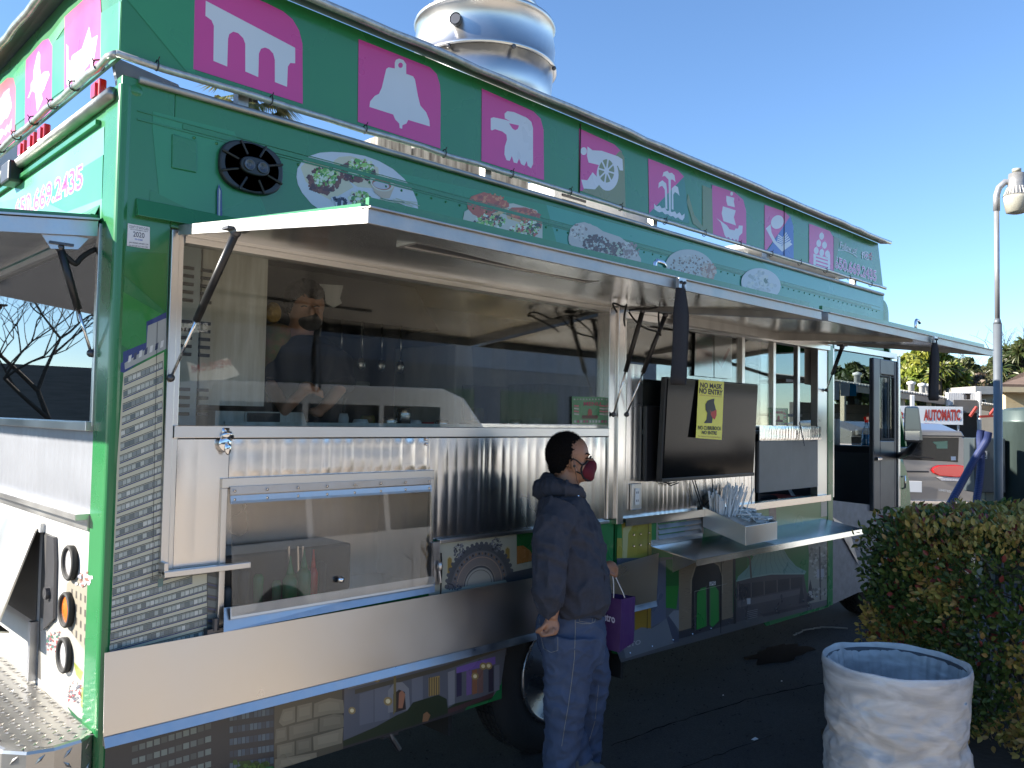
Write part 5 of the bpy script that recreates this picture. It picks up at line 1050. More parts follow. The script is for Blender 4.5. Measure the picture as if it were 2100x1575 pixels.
rp(Zd([(1090, 1060), (1600, 960), (1600, 1000), (1090, 1110)]), (.13, .12, .13)); rp(Zd([(1270, 1160), (1640, 1080), (1650, 1100), (1290, 1180)]), (.04, .04, .05))
L.poly(Zd([(1160, 1040), (1190, 1036), (1190, 1080), (1165, 1084)]), (.5, .52, .55)); L.stroke(Zd([(1165, 720), (1185, 720), (1195, 880)]), 3.5, (.10, .09, .08))
for k in range(5): L.stroke(Zd([(1165, 1140+k*14), (1245, 1122+k*14)]), 1, (.30, .30, .32))
rp(Zd([(1630, 600), (1690, 580), (1790, 590), (1815, 800), (1820, 1040), (1630, 1080), (1640, 700)]), (.27, .27, .23)); L.specks(120, inell(1725, 740, 75, 160, Zd), 3, [(.12, .12, .11), (.36, .36, .32), (.2, .2, .17), (.44, .44, .4)], r)
L.poly(Zd([(1700, 815), (1755, 810), (1755, 875), (1700, 880)]), (.36, .38, .42)); L.poly(Zd([(1560, 1080), (1580, 900), (1610, 1070)]), (.03, .03, .04)); L.poly(Zd([(1620, 1070), (1650, 890), (1680, 1050)]), (.03, .03, .04)); L.stroke(Zd([(1722, 640), (1728, 1050)]), 3, (.03, .03, .04)); L.specks(40, inell(1720, 1000, 90, 40, Zd), 3, [(.3, .3, .26), (.12, .12, .12), (.4, .4, .38)], r)
rp([(1682, 1012), (1694, 1012), (1695, 1058), (1682, 1060)], (.36, .36, .31))
rp(Zd([(1330, 300), (1385, 295), (1390, 450), (1335, 455)]), (.05, .045, .05)); L.poly(Zd([(1350, 290), (1375, 380), (1335, 385)]), (.09, .08, .08))
L.build('printed_city_wrap', 'wrap', T)
for x, z0, z1 in ((3.62, .35, 1.1), (2.86, .5, 1.1)): obj('panel_seam', BX(x-.0008, x+.0008, -.0075, .001, z0, z1), 'black_rubber', T)
bm = bmesh.new(); r = random.Random(2)
for z in (.97, 1.03, 1.09):
    for x in (2.72, 2.78, 2.86): ball(bm, (x, -.014, z), .006, seg=8, rings=5)
for i in range(12): ball(bm, (2.7+i*.2, -.012, .40), .005, seg=6, rings=4)
obj('screw', bm, 'chrome', T)

# ================================================================== THINGS ON AND IN THE TRUCK
# television
tv = empty('television', (3.33, -.11, 1.32), 'large black flat television hanging on the truck side beside the serving window', 'television')
TY0 = -.105; tl, tr_, br_, bl_ = at(1365, 771, 1, TY0-.03), at(1553, 789, 1, TY0-.03), at(1549, 975, 1, TY0), at(1359, 989, 1, TY0)
tz1, tz0, tx0, tx1 = (tl.z+tr_.z)/2, (br_.z+bl_.z)/2, (tl.x+bl_.x)/2, (tr_.x+br_.x)/2
def TVP(a, b, d=0): return Vector((tx0+(tx1-tx0)*a, TY0-.03*b-d, tz0+(tz1-tz0)*b))
def tvslab(a0, a1, b0, b1, d0, d1):
    bm = bmesh.new(); hexa(bm, [TVP(a0, b0, d1), TVP(a1, b0, d1), TVP(a1, b0, d0), TVP(a0, b0, d0), TVP(a0, b1, d1), TVP(a1, b1, d1), TVP(a1, b1, d0), TVP(a0, b1, d0)]); return bm
obj('housing', tvslab(0, 1, 0, 1, -.04, -.004), 'black_plastic', tv, bevel=.006)
obj('display', tvslab(.012, .988, .035, .985, -.004, .002), 'screen', tv)
bm = tvslab(0, 1, 0, .035, -.02, .004); obj('bezel', bm, 'black_plastic', tv, bevel=.002)
bm = bmesh.new(); bx(bm, 3.1, 3.6, -.07, -.004, 1.5, 1.75); obj('wall_mount', bm, 'steel_dark', tv)
bm = bmesh.new()
for pts in ([(1420, 985), (1428, 1010), (1437, 1040)], [(1425, 985), (1434, 1015), (1442, 1038)], [(1460, 978), (1462, 1010), (1452, 1030), (1446, 1034)], [(1362, 986), (1375, 996), (1392, 990)], [(1355, 986), (1372, 992), (1388, 988)]):
    tube(bm, [at(x, y, 1, -.03) for x, y in pts], .0035, seg=6)
obj('cable', bm, 'black_rubber', tv, smooth=True)
# poster
po = empty('mask_notice', (3.2, -.15, 1.6), 'yellow paper notice saying no mask no entry stuck on the television', 'notice')
def pm(x, y): return at(x, y, 1, TY0-.042)
PO = Print(pm, NY, base=.001, step=2e-5); YEL = (.85, .80, .03)
bm = bmesh.new(); pc = [(1433, 778), (1485, 783), (1480, 902), (1427, 898)]; prism(bm, [pm(*p) for p in pc], (0, .0008, 0)); mat('yellow_paper', YEL, .5, coat=.3, bump=.04, bscale=12); obj('sheet', bm, 'yellow_paper', po)
BKK = (.012, .012, .016)
PO.text('NO MASK', (1436, 794.5), (1480, 798), (1436.3, 784.5), BKK, off=.03); PO.text('NO ENTRY', (1434, 806), (1481, 811), (1434.3, 795.5), BKK, off=.035)
PO.text('By National Territorial Verified Key Press Health', (1434.5, 811.5), (1480, 815.5), (1434.6, 808.8), (.35, .06, .02), off=0)
def Zp(p): return zz(p, 4.565, 1260, 560)
PO.poly(Zp([(835, 1405), (860, 1370), (868, 1310), (852, 1280), (850, 1230), (870, 1195), (900, 1182), (935, 1175), (932, 1215), (942, 1250), (952, 1290), (905, 1330), (918, 1360), (912, 1405)]), BKK); PO.poly(Zp([(905, 1300), (955, 1280), (955, 1330), (938, 1372), (915, 1355), (900, 1322)]), (.60, .02, .02)); PO.stroke(Zp([(905, 1310), (895, 1285)]), .8, (.5, .02, .02))
PO.text('NO CUBREBOCA', (1431.5, 880.5), (1478, 882.5), (1431.6, 873), BKK, off=.03); PO.text('NO ENTRE', (1439, 890), (1469.5, 891.5), (1439.2, 883), BKK, off=.035); PO.text('Por National Territorial Key Press', (1431.5, 896.5), (1477, 899), (1431.5, 893), (.35, .12, .02))
PO.build('printing', 'flatprint', po)
# clear sleeves with menus
for i, (qd, lab) in enumerate((([(1426, 683), (1463, 686), (1463, 774), (1424, 770)], 'clear plastic sleeve with a faded menu, left of two in the window'), ([(1465, 688), (1501, 693), (1500, 777), (1465, 774)], 'clear plastic sleeve with a sheet bearing a red check mark in window'))):
    me_ = empty('menu_sleeve', at(*qd[0], 1, .0), lab, 'menu', 'menu sleeves in the window')
    bm = bmesh.new(); prism(bm, [at(*p, 1, .005) for p in qd], (0, -.001, 0)); obj('paper', bm, 'paper_white' if i else 'interior_grey', me_)
    bm = bmesh.new(); prism(bm, [at(*p, 1, -.002) for p in qd], (0, -.001, 0)); obj('sleeve', bm, 'clear_plastic', me_)
    P_ = Print(lambda x, y: at(x, y, 1, .003), NY, base=.0005)
    if i: P_.poly([(1471, 737), (1478, 745), (1495, 712), (1497, 718), (1480, 755), (1470, 742)], (.35, .03, .03)); [P_.stroke([(1468, 700+k*5), (1497, 704+k*5)], .6, (.3, .3, .3)) for k in range(3)]
    else: P_.poly([(1429, 712), (1461, 722), (1461, 760), (1428, 740)], (.30, .06, .05)); P_.poly([(1429, 690), (1461, 693), (1461, 710), (1429, 706)], (.05, .18, .12))
    P_.build('printing', 'flatprint', me_)
# flyers
def flyer(qd, y, lab):
    f = empty('menu_flyer', at(*qd[0], 1, y), lab, 'flyer', 'small green flyers in the windows')
    bm = bmesh.new(); prism(bm, [at(*p, 1, y) for p in qd], (0, .001, 0)); obj('card', bm, 'green_paint', f)
    P_ = Print(lambda u, v: at(qd[0][0]+(qd[1][0]-qd[0][0])*u, qd[0][1]+(qd[3][1]-qd[0][1])*v, 1, y), NY, base=.0006)
    rr = random.Random(4)
    for k in range(11): P_.poly([(.06+k*.085, .86), (.11+k*.085, .86), (.11+k*.085, .94), (.06+k*.085, .94)], rr.choice([(.5, .5, .5), (.4, .05, .15)])); P_.poly([(.05+k*.085, .08), (.09+k*.085, .08), (.09+k*.085, .13), (.05+k*.085, .13)], (.5, .5, .5))
    P_.text('MENU', (.33, .33), (.80, .33), (.33, .20), (.45, .05, .12), off=.02)
    for sx_ in (.12, .84):
        for k in range(4): P_.stroke([(sx_-.07, .33+k*.1), (sx_+.07, .35+k*.1)], .05, (.55, .15, .18) if k % 2 == 0 else (.5, .5, .45))
    P_.ell(.5, .6, .06, .16, (.35, .08, .06)); [P_.ell(.32+k*.09, .74, .05, .07, (.12, .05, .04)) for k in range(5)]
    P_.build('printing', 'flatprint', f)
flyer([(1173, 813), (1246, 815), (1246, 871), (1173, 870)], .018, 'green flyer with white borders at the right end of big window')
flyer([(1577, 836), (1616, 837), (1616, 873), (1577, 873)], .012, 'green flyer with white borders in narrow window right of television')
bm = bmesh.new(); prism(bm, [at(*p, 1, .1) for p in ((1650, 700), (1664, 702), (1664, 790), (1650, 788))], (0, .001, 0)); tag(obj('paper_sheet', bm, 'paper_white'), 'white printed paper sheet taped behind the last window pane', 'paper')
# latch chain hanging
ch = bmesh.new()
for k in range(9):
    c = at(1640+k*1.2, 868+k*5.5, 1, -.05); ball(ch, c, (.006, .004, .012), seg=8, rings=5)
obj('hanging_chain', ch, 'steel_dark', T)
# straw caddy on the shelf
cy = empty('straw_caddy', (3.9, -.25, .94), 'slanted stainless steel box of straws and cutlery packets on the side shelf', 'caddy')
zb = .938
ca, cb, cc = at(1440, 1079, 2, .955), at(1529, 1120, 2, .925), at(1592, 1106, 2, .93)
cb = Vector((3.42, -.295, .926)); cc = Vector((3.80, -.275, .928)); cdv = Vector((0.12, .27, .02)); ca = cb+cdv*1; c2 = cc+cdv*1
pb, pc2 = at(1529, 1119, 1, -.30), at(1594, 1106, 1, -.27); cb = Vector((pb.x, -.30, pb.z)); cc = Vector((pc2.x, -.27, pc2.z))
pa_, ph_ = at(1441, 1080, 1, -.02), at(1452, 1038, 1, -.02); ca = Vector((pa_.x, -.02, pa_.z)); c2 = ca+(cc-cb)
ht0 = at(1535, 1079, 1, -.30).z-cb.z; ht1 = ph_.z-ca.z
bm = bmesh.new(); up0, up1 = Vector((0, 0, ht0)), Vector((0, 0, ht1)); th = .006
outer = [(cb, cb+up0), (cc, cc+up0), (c2, c2+up1), (ca, ca+up1)]
prev = None
for (a, b), (c_, d_) in zip(outer, outer[1:]+outer[:1]):
    n = (Vector(c_)-Vector(a)).cross(Vector((0, 0, 1))).normalized()*-th; v = [a, c_, d_, b]
    prism(bm, v, n)
prism(bm, [p[0]+Vector((0, 0, .004)) for p in outer], (0, 0, .004)); m0_ = [p[1]-Vector((0, 0, .02)) for p in outer]; prism(bm, m0_, (0, 0, -.004))
obj('box', bm, 'stainless_brushed', cy, bevel=.0015)
r = random.Random(12)
basec = (cb+c2)/2
def lerp2(u, v): return cb.lerp(cc, u).lerp(ca.lerp(c2, u), v)+Vector((0, 0, ht0+(ht1-ht0)*v-.03))
st = empty('straw_bundle', lerp2(.3, .62), 'bundle of thin white wrapped straws standing in the steel caddy', 'straws')
bm = bmesh.new()
for k in range(60):
    p = lerp2(.18+r.random()*.4, .55+r.random()*.3)-Vector((0, 0, .07)); q = p+Vector((r.uniform(.03, .16), r.uniform(-.03, .05), .21+r.random()*.05)); tube(bm, [p, q], .0035, seg=5)
for k in range(36):
    p = lerp2(.12+r.random()*.2, .72+r.random()*.2)-Vector((0, 0, .06)); q = p+Vector((r.uniform(-.05, .03), r.uniform(-.03, .05), .15+r.random()*.05)); tube(bm, [p, q], [.004, .008], seg=5)
tag(obj('straws', bm, 'straw_white', st), kind='stuff')
nk = empty('napkin_pile', lerp2(.75, .35), 'pile of crumpled white condiment packets in front part of steel caddy', 'packets')
bm = bmesh.new()
for k in range(70):
    p = lerp2(.5+r.random()*.42, .1+r.random()*.62)+Vector((0, 0, r.random()*.045)); M_ = Matrix.Rotation(r.random()*6, 3, 'Z') @ Matrix.Rotation(r.uniform(-.8, .8), 3, 'X'); ret = bmesh.ops.create_cube(bm, size=1)
    for v in ret['verts']: v.co = M_ @ Vector((v.co.x*.055, v.co.y*.018, v.co.z*.007))+p
tag(obj('packets', bm, 'straw_white', nk), kind='stuff')
# bottles behind the hatch
for i, (px, py0, py1, m_, lab) in enumerate(((600, 1180, 1208, 'bottle_green', 'green squeeze bottle behind the low hatch, left of three'), (628, 1168, 1200, 'bottle_green', 'green squeeze bottle behind the low hatch, beside red one'), (647, 1168, 1197, 'bottle_red', 'red sauce bottle standing behind the low hatch pane'))):
    c = at(px, 1200, 1, .03+.012*i); bm = bmesh.new(); r0 = .027 if i != 2 else .018; zt = at(px, py0, 1, .03).z; zb_ = .945
    lathe(bm, [(r0, zb_), (r0*1.05, zb_+.01), (r0*1.05, zt-.02), (r0*.6, zt)], (c.x, c.y+.02, 0), 20)
    b_ = obj('sauce_bottle', bm, m_, smooth=True); tag(b_, lab, 'bottle', 'squeeze bottles behind the hatch')
    bm = bmesh.new(); lathe(bm, [(r0*.55, zt), (r0*.5, zt+.012), (.004, zt+.05), (.003, zt+.07)], (c.x, c.y+.02, 0), 12); obj('nozzle', bm, m_, b_, smooth=True)
tg = bmesh.new()
for px in (592, 612, 622): a, b = at(px, 1195, 1, .07), at(px-2+r.random()*4, 1120, 1, .07); tube(tg, [a, b], .006, seg=6)
tag(obj('tongs', tg, 'steel_pot'), 'thin steel tongs and ladle handles upright behind low hatch', 'tongs')
# spray bottle and paper roll on the dash
c = at(1777, 906, 0, 6.62); c.z = 1.462
sb = empty('spray_bottle', c, 'clear spray bottle with red nozzle and blue liquid on the dashboard', 'bottle')
bm = bmesh.new(); lathe(bm, [(.045, c.z), (.047, c.z+.01), (.045, c.z+.12), (.020, c.z+.17), (.014, c.z+.21)], (c.x, c.y, 0), 24); obj('shell', bm, 'clear_plastic', sb, smooth=True)
bm = bmesh.new(); lathe(bm, [(.042, c.z+.004), (.043, c.z+.01), (.042, c.z+.10), (.0, c.z+.10)], (c.x, c.y, 0), 24); obj('liquid', bm, 'liquid_blue', sb, smooth=True)
bm = bmesh.new(); lathe(bm, [(.017, c.z+.21), (.017, c.z+.235)], (c.x, c.y, 0), 16); bx(bm, c.x-.03, c.x+.02, c.y-.012, c.y+.012, c.z+.235, c.z+.26); obj('nozzle', bm, 'red_lens', sb)
c = at(1711, 905, 0, 6.62); bm = bmesh.new(); lathe(bm, [(.05, 1.462), (.05, 1.70), (.018, 1.70), (.018, 1.68)], (c.x, c.y, 0), 28); tag(obj('paper_roll', bm, 'paper_white', smooth=True), 'upright white paper towel roll on the dashboard behind green post', 'paper roll')
for i, (x0, x1, y0, y1, m_) in enumerate(((1708, 1721, 782, 820, 'paper_thin'), (1724, 1742, 784, 812, 'paper_thin'), (1743, 1756, 786, 812, 'liquid_blue'))):
    def wp(px, py):   # on the inner face of the slanted windshield
        rr_ = ray(px, py); n_ = Vector((1.05, 0, .47)); p0 = Vector((6.265, 0, 2.5)); t = (p0-CC).dot(n_)/rr_.dot(n_); return CC+rr_*t
    bm = bmesh.new(); prism(bm, [wp(x0, y0), wp(x1, y0+2), wp(x1, y1), wp(x0, y1)], (-.002, 0, 0)); tag(obj('windshield_paper', bm, m_), ['narrow white permit sheet behind the windshield, longest of three', 'wide white permit sheet in middle of the windshield papers', 'small blue permit card at right of the windshield papers'][i], 'permit', 'papers behind the windshield')

# ================================================================== PEOPLE
FH = Vector((math.cos(yaw), math.sin(yaw), 0)); RH = Vector((math.sin(yaw), -math.cos(yaw), 0))
def person_space(D):
    def M(px, py, v=0.):
        rr_ = ray(px, py); t = (D-v)/rr_.dot(FH); return CC+rr_*t
    return M
DM = 3.72; M = person_space(DM); PS = DM/FPX
ROT = Matrix((RH, -FH, Vector((0, 0, 1)))).transposed()      # columns: u right, v towards camera, w up
def eb(bm, px, py, v, ru, rv, rw, tilt=0, seg=24, rings=16):
    """ellipsoid at photo position; radii in metres (u, v, w), tilt in the picture plane"""
    ball(bm, M(px, py, v), (ru, rv, rw), ROT @ Matrix.Rotation(math.radians(tilt), 3, 'Y'), seg, rings)
def ringloft(bm, secs, seg=28):
    """secs: (px_back, px_front, py, v, half depth)"""
    rings = []
    for a, b, py, v, hv in secs:
        c = M((a+b)/2, py, v); hu = (b-a)/2*PS
        rings.append([bm.verts.new(c+RH*hu*math.copysign(abs(math.cos(t))**.85, math.cos(t))-FH*hv*math.copysign(abs(math.sin(t))**.85, math.sin(t))) for t in [2*math.pi*k/seg for k in range(seg)]])
    for i in range(len(rings)-1):
        for k in range(seg): bm.faces.new((rings[i][k], rings[i][(k+1) % seg], rings[i+1][(k+1) % seg], rings[i+1][k]))
    bm.faces.new(rings[0]); bm.faces.new(rings[-1][::-1])
man = empty('person', (M(1170, 1500).x, M(1170, 1500).y, 0), 'man in navy hoodie, blue jeans and dark red face mask holding a purple bag', 'person')
# body: head, neck, trunk, arms and hands as one surface
bm = bmesh.new()
eb(bm, 1163, 931, 0, .084, .074, .094, 6); eb(bm, 1184, 930, 0, .050, .062, .072); eb(bm, 1183, 958, 0, .052, .060, .058); eb(bm, 1192, 975, 0, .036, .046, .030, -15); eb(bm, 1150, 958, 0, .050, .060, .055)
eb(bm, 1200, 932, 0, .020, .045, .012); eb(bm, 1211, 948, 0, .016, .015, .022, 30); eb(bm, 1203, 960, 0, .022, .035, .03)   # brow, nose, mouth
tube(bm, [M(1166, 965), M(1160, 995), M(1152, 1035)], [.058, .060, .085], seg=20)
ringloft(bm, [(1120, 1190, 1030, 0, .15), (1112, 1230, 1100, 0, .15), (1112, 1238, 1200, 0, .16), (1115, 1225, 1290, 0, .16)])
tube(bm, [M(1148, 1045, .17), M(1138, 1150, .21), M(1134, 1245, .215), M(1131, 1268, .215)], [.05, .042, .030, .026], seg=14)
tube(bm, [M(1150, 1045, -.17), M(1175, 1130, -.22), M(1232, 1165, -.24), M(1247, 1163, -.24)], [.05, .042, .030, .026], seg=14)
# near hand: palm and curled fingers
def finger(bm, pts, r0): tube(bm, [M(*p) for p in pts], [r0*(1-.12*i) for i in range(len(pts))], seg=10); ball(bm, M(*pts[-1]), r0*(1-.12*(len(pts)-1)), seg=8, rings=6)
HV = .215
eb(bm, 1131, 1283, HV, .034, .020, .040, -12)
for k, (dx, v) in enumerate(((12, HV+.010), (6, HV+.022), (-1, HV+.018), (-7, HV+.004))): finger(bm, [(1131+dx, 1288+k*1.5, v), (1129+dx-2, 1299+k, v+.010), (1116+dx*.7, 1302+k*.8, v+.002), (1110+dx*.55, 1297, v-.010)], .0098)
finger(bm, [(1122, 1276, HV+.012), (1112, 1288, HV+.016), (1104, 1292, HV+.006), (1100, 1296, HV)], .0105)
# far hand closed on the bag cords
FV = -.24
eb(bm, 1252, 1163, FV, .034, .022, .030, 25)
for k in range(4): finger(bm, [(1256+k*2.2, 1160+k*4.5, FV+.012-k*.004), (1266-k*.3, 1164+k*4.2, FV+.016), (1265-k*.3, 1172+k*3.6, FV+.008), (1258-k*.5, 1174+k*3, FV)], .0088)
finger(bm, [(1246, 1168, FV+.016), (1253, 1177, FV+.022), (1260, 1180, FV+.018)], .0098)
bod = remesh(bm, .0048, 3); obj('body', bod, 'skin', man)
# ear
bm = bmesh.new(); eb(bm, 1176, 954, .071, .012, .012, .030, -10); eb(bm, 1180, 966, .071, .009, .008, .012); me_ = remesh(bm, .003, 2); obj('ear', me_, 'skin', man)
bm = bmesh.new(); eb(bm, 1178.5, 951, .083, .0058, .004, .016, -10); obj('ear_hollow', bm, 'skin_dark', man, smooth=True)
bm = bmesh.new(); eb(bm, 1178, 956, .086, .006, .005, .007); ear = obj('earphone', bm, 'black_plastic', man, smooth=True)
obj('earphone_cord', TUBE([M(1179, 960, .088), M(1183, 985, .08), M(1189, 1000, .07), M(1191, 1012, .06)], .0012, seg=5), 'black_rubber', ear)
# eye and brow
bm = bmesh.new(); eb(bm, 1206, 941.5, .030, .010, .012, .006); obj('eye', bm, 'skin_dark', man, smooth=True)
bm = bmesh.new(); tube(bm, [M(1199, 941, .042), M(1205, 939, .041), M(1210, 940, .034)], .002, seg=5); obj('eyelid', bm, 'hair', man)
bm = bmesh.new(); tube(bm, [M(1196, 934, .047), M(1203, 930, .043), M(1210, 932, .032)], [.0025, .0035, .0025], seg=6); obj('eyebrow', bm, 'hair', man)
# hair cap
bm = bmesh.new(); eb(bm, 1157, 929, 0, .0845, .0775, .0955, 6); eb(bm, 1147, 953, 0, .050, .067, .056); eb(bm, 1163, 936, .0, .050, .0765, .042, 25); eb(bm, 1167, 907, 0, .060, .058, .046, 22)
me_ = remesh(bm, .005, 2); displace(me_, .0035, 160, 3)
hr = obj('hair', me_, 'hair', man); me_.update(); r = random.Random(77); sv = []; sf = []
for v in me_.vertices:
    for _ in range(2):
        d = (Vector(v.normal)*.7+Vector((r.uniform(-1, 1), r.uniform(-1, 1), r.uniform(-1.2, .6)))*.6+RH*.2).normalized()*r.uniform(.004, .008); p = v.co+Vector((r.uniform(-1, 1), r.uniform(-1, 1), r.uniform(-1, 1)))*.003; q = d.cross(Vector((r.random(), r.random(), r.random()))).normalized()*.0006; i = len(sv); sv += [tuple(p-q), tuple(p+q), tuple(p+d)]; sf.append((i, i+1, i+2))
me_ = bpy.data.meshes.new('hair_strands'); me_.from_pydata(sv, [], sf); tag(obj('hair_strands', me_, 'hair', hr), kind='stuff')
# mask: shell bulging in front of nose and mouth, straps to the ear
bm = bmesh.new(); eb(bm, 1200, 966, 0, .045, .057, .046, 25); eb(bm, 1209, 960, 0, .032, .027, .042, 25); eb(bm, 1206, 976, 0, .030, .036, .026, 10); me_ = remesh(bm, .004, 9); obj('face_mask', me_, 'mask_red', man)
mk = man.children[-1]
def arcp(cx, cy, rx, ry, a0, a1, v, n=12): return [M(cx+rx*math.cos(math.radians(a0+(a1-a0)*i/n)), cy-ry*math.sin(math.radians(a0+(a1-a0)*i/n)), v) for i in range(n+1)]
obj('mask_trim', TUBE([M(1212, 936, .012), M(1206, 944, .034), M(1200, 951, .048), M(1194, 954, .055), M(1192, 962, .059), M(1193, 972, .057), M(1197, 981, .048), M(1205, 985, .030), M(1212, 986, .01)], .0042, seg=8), 'mask_black', mk, smooth=True)
obj('ear_loop', TUBE([M(1194, 954, .060), M(1188, 949, .068), M(1182, 944, .078), M(1175, 941, .082), M(1170, 946, .082)], .0030, seg=6), 'mask_black', mk, smooth=True)
obj('ear_loop', TUBE([M(1194, 972, .060), M(1188, 970, .068), M(1182, 967, .078)], .0030, seg=6), 'mask_black', mk, smooth=True)
# hoodie
bm = bmesh.new()
ringloft(bm, [(1128, 1182, 1006, 0, .10), (1112, 1198, 1022, 0, .17), (1104, 1213, 1050, 0, .205), (1102, 1226, 1080, 0, .215), (1102, 1238, 1120, 0, .21), (1102, 1247, 1160, 0, .21), (1106, 1251, 1195, 0, .21), (1110, 1251, 1222, 0, .21), (1118, 1244, 1240, 0, .20), (1128, 1232, 1247, 0, .19)])
ringloft(bm, [(1124, 1236, 1236, 0, .190), (1126, 1236, 1254, 0, .188)])
tube(bm, [M(1150, 1042, .15), M(1140, 1072, .20), M(1129, 1120, .225), M(1124, 1165, .235), M(1124, 1205, .235), M(1127, 1240, .225), M(1128, 1256, .22)], [.085, .082, .075, .070, .066, .054, .044], seg=22)
tube(bm, [M(1128, 1248, .22), M(1129, 1264, .217)], [.043, .040], seg=20)
tube(bm, [M(1158, 1045, -.15), M(1185, 1100, -.21), M(1205, 1150, -.23), M(1228, 1166, -.24), M(1240, 1164, -.24)], [.085, .075, .062, .048, .040], seg=20)
me_ = remesh(bm, .0072, 4)
displace(me_, .020, 8, 2, (1, 1, .8)); displace(me_, .011, 15, 6, (1, 1, .55), ridge=True); displace(me_, .004, 38, 3, (1, 1, .8))
# sleeve and waist creases
for v in me_.vertices:
    q = v.co-CC; u = q.dot(RH); w_ = v.co.z
    s = math.sin(w_*72+u*30+noise.noise(v.co*9)*5); near = (q.dot(FH) < DM-.13)
    if near and w_ < 1.22 and w_ > .78: v.co += (-FH)*.0055*s
    elif w_ < .98: v.co += (-FH)*.0025*math.sin(u*95+w_*40+noise.noise(v.co*7)*4)*(1 if q.dot(FH) < DM else -1)
ho = obj('hoodie', me_, 'hoodie', man)
bm = bmesh.new()    # hood folded on the back
hood = [M(1196, 1014, .030), M(1184, 1010, .085), M(1163, 1003, .125), M(1138, 1000, .12), M(1117, 1003, .06), M(1112, 1004, 0), M(1117, 1003, -.06), M(1138, 1000, -.12), M(1163, 1003, -.125), M(1184, 1010, -.085), M(1196, 1014, -.03)]
tube(bm, hood, [.018, .028, .036, .042, .046, .048, .046, .042, .036, .028, .018], seg=14)
tube(bm, [M(1175, 1000, .085), M(1150, 988, .10), M(1128, 984, .07), M(1119, 983, 0), M(1128, 984, -.07), M(1150, 988, -.10)], [.012, .02, .026, .028, .026, .02], seg=12)
me_ = remesh(bm, .006, 3); displace(me_, .012, 16, 9, (1, 1, 1), ridge=True); obj('hood', me_, 'hoodie', ho)
obj('drawstring', TUBE([M(1187, 1018, .10), M(1191, 1045, .125), M(1197, 1075, .145), M(1200, 1100, .155), M(1201, 1104, .157)], [.0022]*4+[.004], seg=6), 'mask_black', ho)
bm = bmesh.new(); ball(bm, M(1186, 1017, .105), .0055, seg=10, rings=6); obj('eyelet', bm, 'chrome', ho)
obj('pocket_edge', TUBE([M(1236, 1160, .155), M(1241, 1180, .150), M(1240, 1200, .158), M(1230, 1213, .175), M(1213, 1220, .195)], .0035, seg=6), 'hoodie', ho)
obj('sleeve_seam', TUBE([M(1150, 1012, .12), M(1151, 1040, .185), M(1150, 1060, .215)], .0022, seg=5), 'hoodie', ho)
# jeans: seat and two baggy legs
bm = bmesh.new()
ringloft(bm, [(1112, 1232, 1246, 0, .165), (1106, 1236, 1270, 0, .175), (1103, 1239, 1300, 0, .182), (1106, 1240, 1330, 0, .18), (1112, 1236, 1350, 0, .17)])
tube(bm, [M(1168, 1300, .09), M(1166, 1350, .10), M(1163, 1400, .10), M(1160, 1450, .105), M(1155, 1500, .105), M(1147, 1560, .10), M(1142, 1620, .10)], [.128, .115, .100, .093, .082, .070, .066], seg=24)
tube(bm, [M(1188, 1310, -.08), M(1204, 1355, -.09), M(1213, 1400, -.09), M(1206, 1450, -.10), M(1200, 1500, -.10), M(1200, 1540, -.10), M(1202, 1562, -.10)], [.115, .095, .082, .082, .076, .070, .066], seg=24)
tube(bm, [M(1180, 1500, .03), M(1182, 1540, .03), M(1188, 1562, .03)], [.040, .060, .062], seg=16)
me_ = remesh(bm, .0072, 4)
displace(me_, .016, 8, 4, (1, 1, .7)); displace(me_, .008, 17, 8, (1, 1, 1.2), ridge=True)
for v in me_.vertices:
    q = v.co-CC; u = q.dot(RH); zc = v.co.z; f = max(0, 1-abs(zc-.45)/.22); f2 = max(0, 1-abs(zc-.16)/.16)
    v.co += (-FH)*(.0055*f*math.sin(zc*95+u*28+noise.noise(v.co*6)*4)+.010*f2*math.sin(zc*80-u*30+noise.noise(v.co*5)*5))
je = obj('jeans', me_, 'denim', man)
def onface(pts, off=.002, me=None, r_=.0016, nm='stitching', m_='denim_thread', par=None):
    from mathutils.bvhtree import BVHTree
    bv = BVHTree.FromPolygons([v.co for v in me.vertices], [p.vertices for p in me.polygons]); o = []
    for px, py in pts:
        rr_ = ray(px, py).normalized(); h = bv.ray_cast(CC, rr_)
        if h[0] is not None: o.append(h[0]-rr_*off)
    if len(o) > 1: obj(nm, TUBE(o, r_, seg=5), m_, par)
def dense(pts, n=5):
    o = []
    for a, b in zip(pts[:-1], pts[1:]): o += [(a[0]+(b[0]-a[0])*i/n, a[1]+(b[1]-a[1])*i/n) for i in range(n)]
    return o+[pts[-1]]
onface(dense([(1179, 1252), (1180, 1290), (1178, 1350), (1172, 1400), (1165, 1450), (1158, 1490), (1152, 1530)]), me=je.data, par=je, r_=.0012)
onface(dense([(1182, 1276), (1195, 1279), (1210, 1279), (1220, 1275), (1222, 1262)]), me=je.data, par=je, r_=.0012)
onface(dense([(1189, 1256), (1188, 1274), (1214, 1278), (1217, 1260)]), me=je.data, par=je, r_=.0008)
onface(dense([(1106, 1262), (1108, 1300), (1115, 1330), (1130, 1338), (1144, 1334), (1144, 1290)]), me=je.data, par=je, r_=.001)
onface(dense([(1228, 1405), (1224, 1440), (1220, 1480), (1208, 1520)]), me=je.data, par=je, r_=.001)
onface(dense([(1146, 1258), (1165, 1259), (1180, 1261)]), me=je.data, par=je, r_=.001, nm='belt_loop_seam')
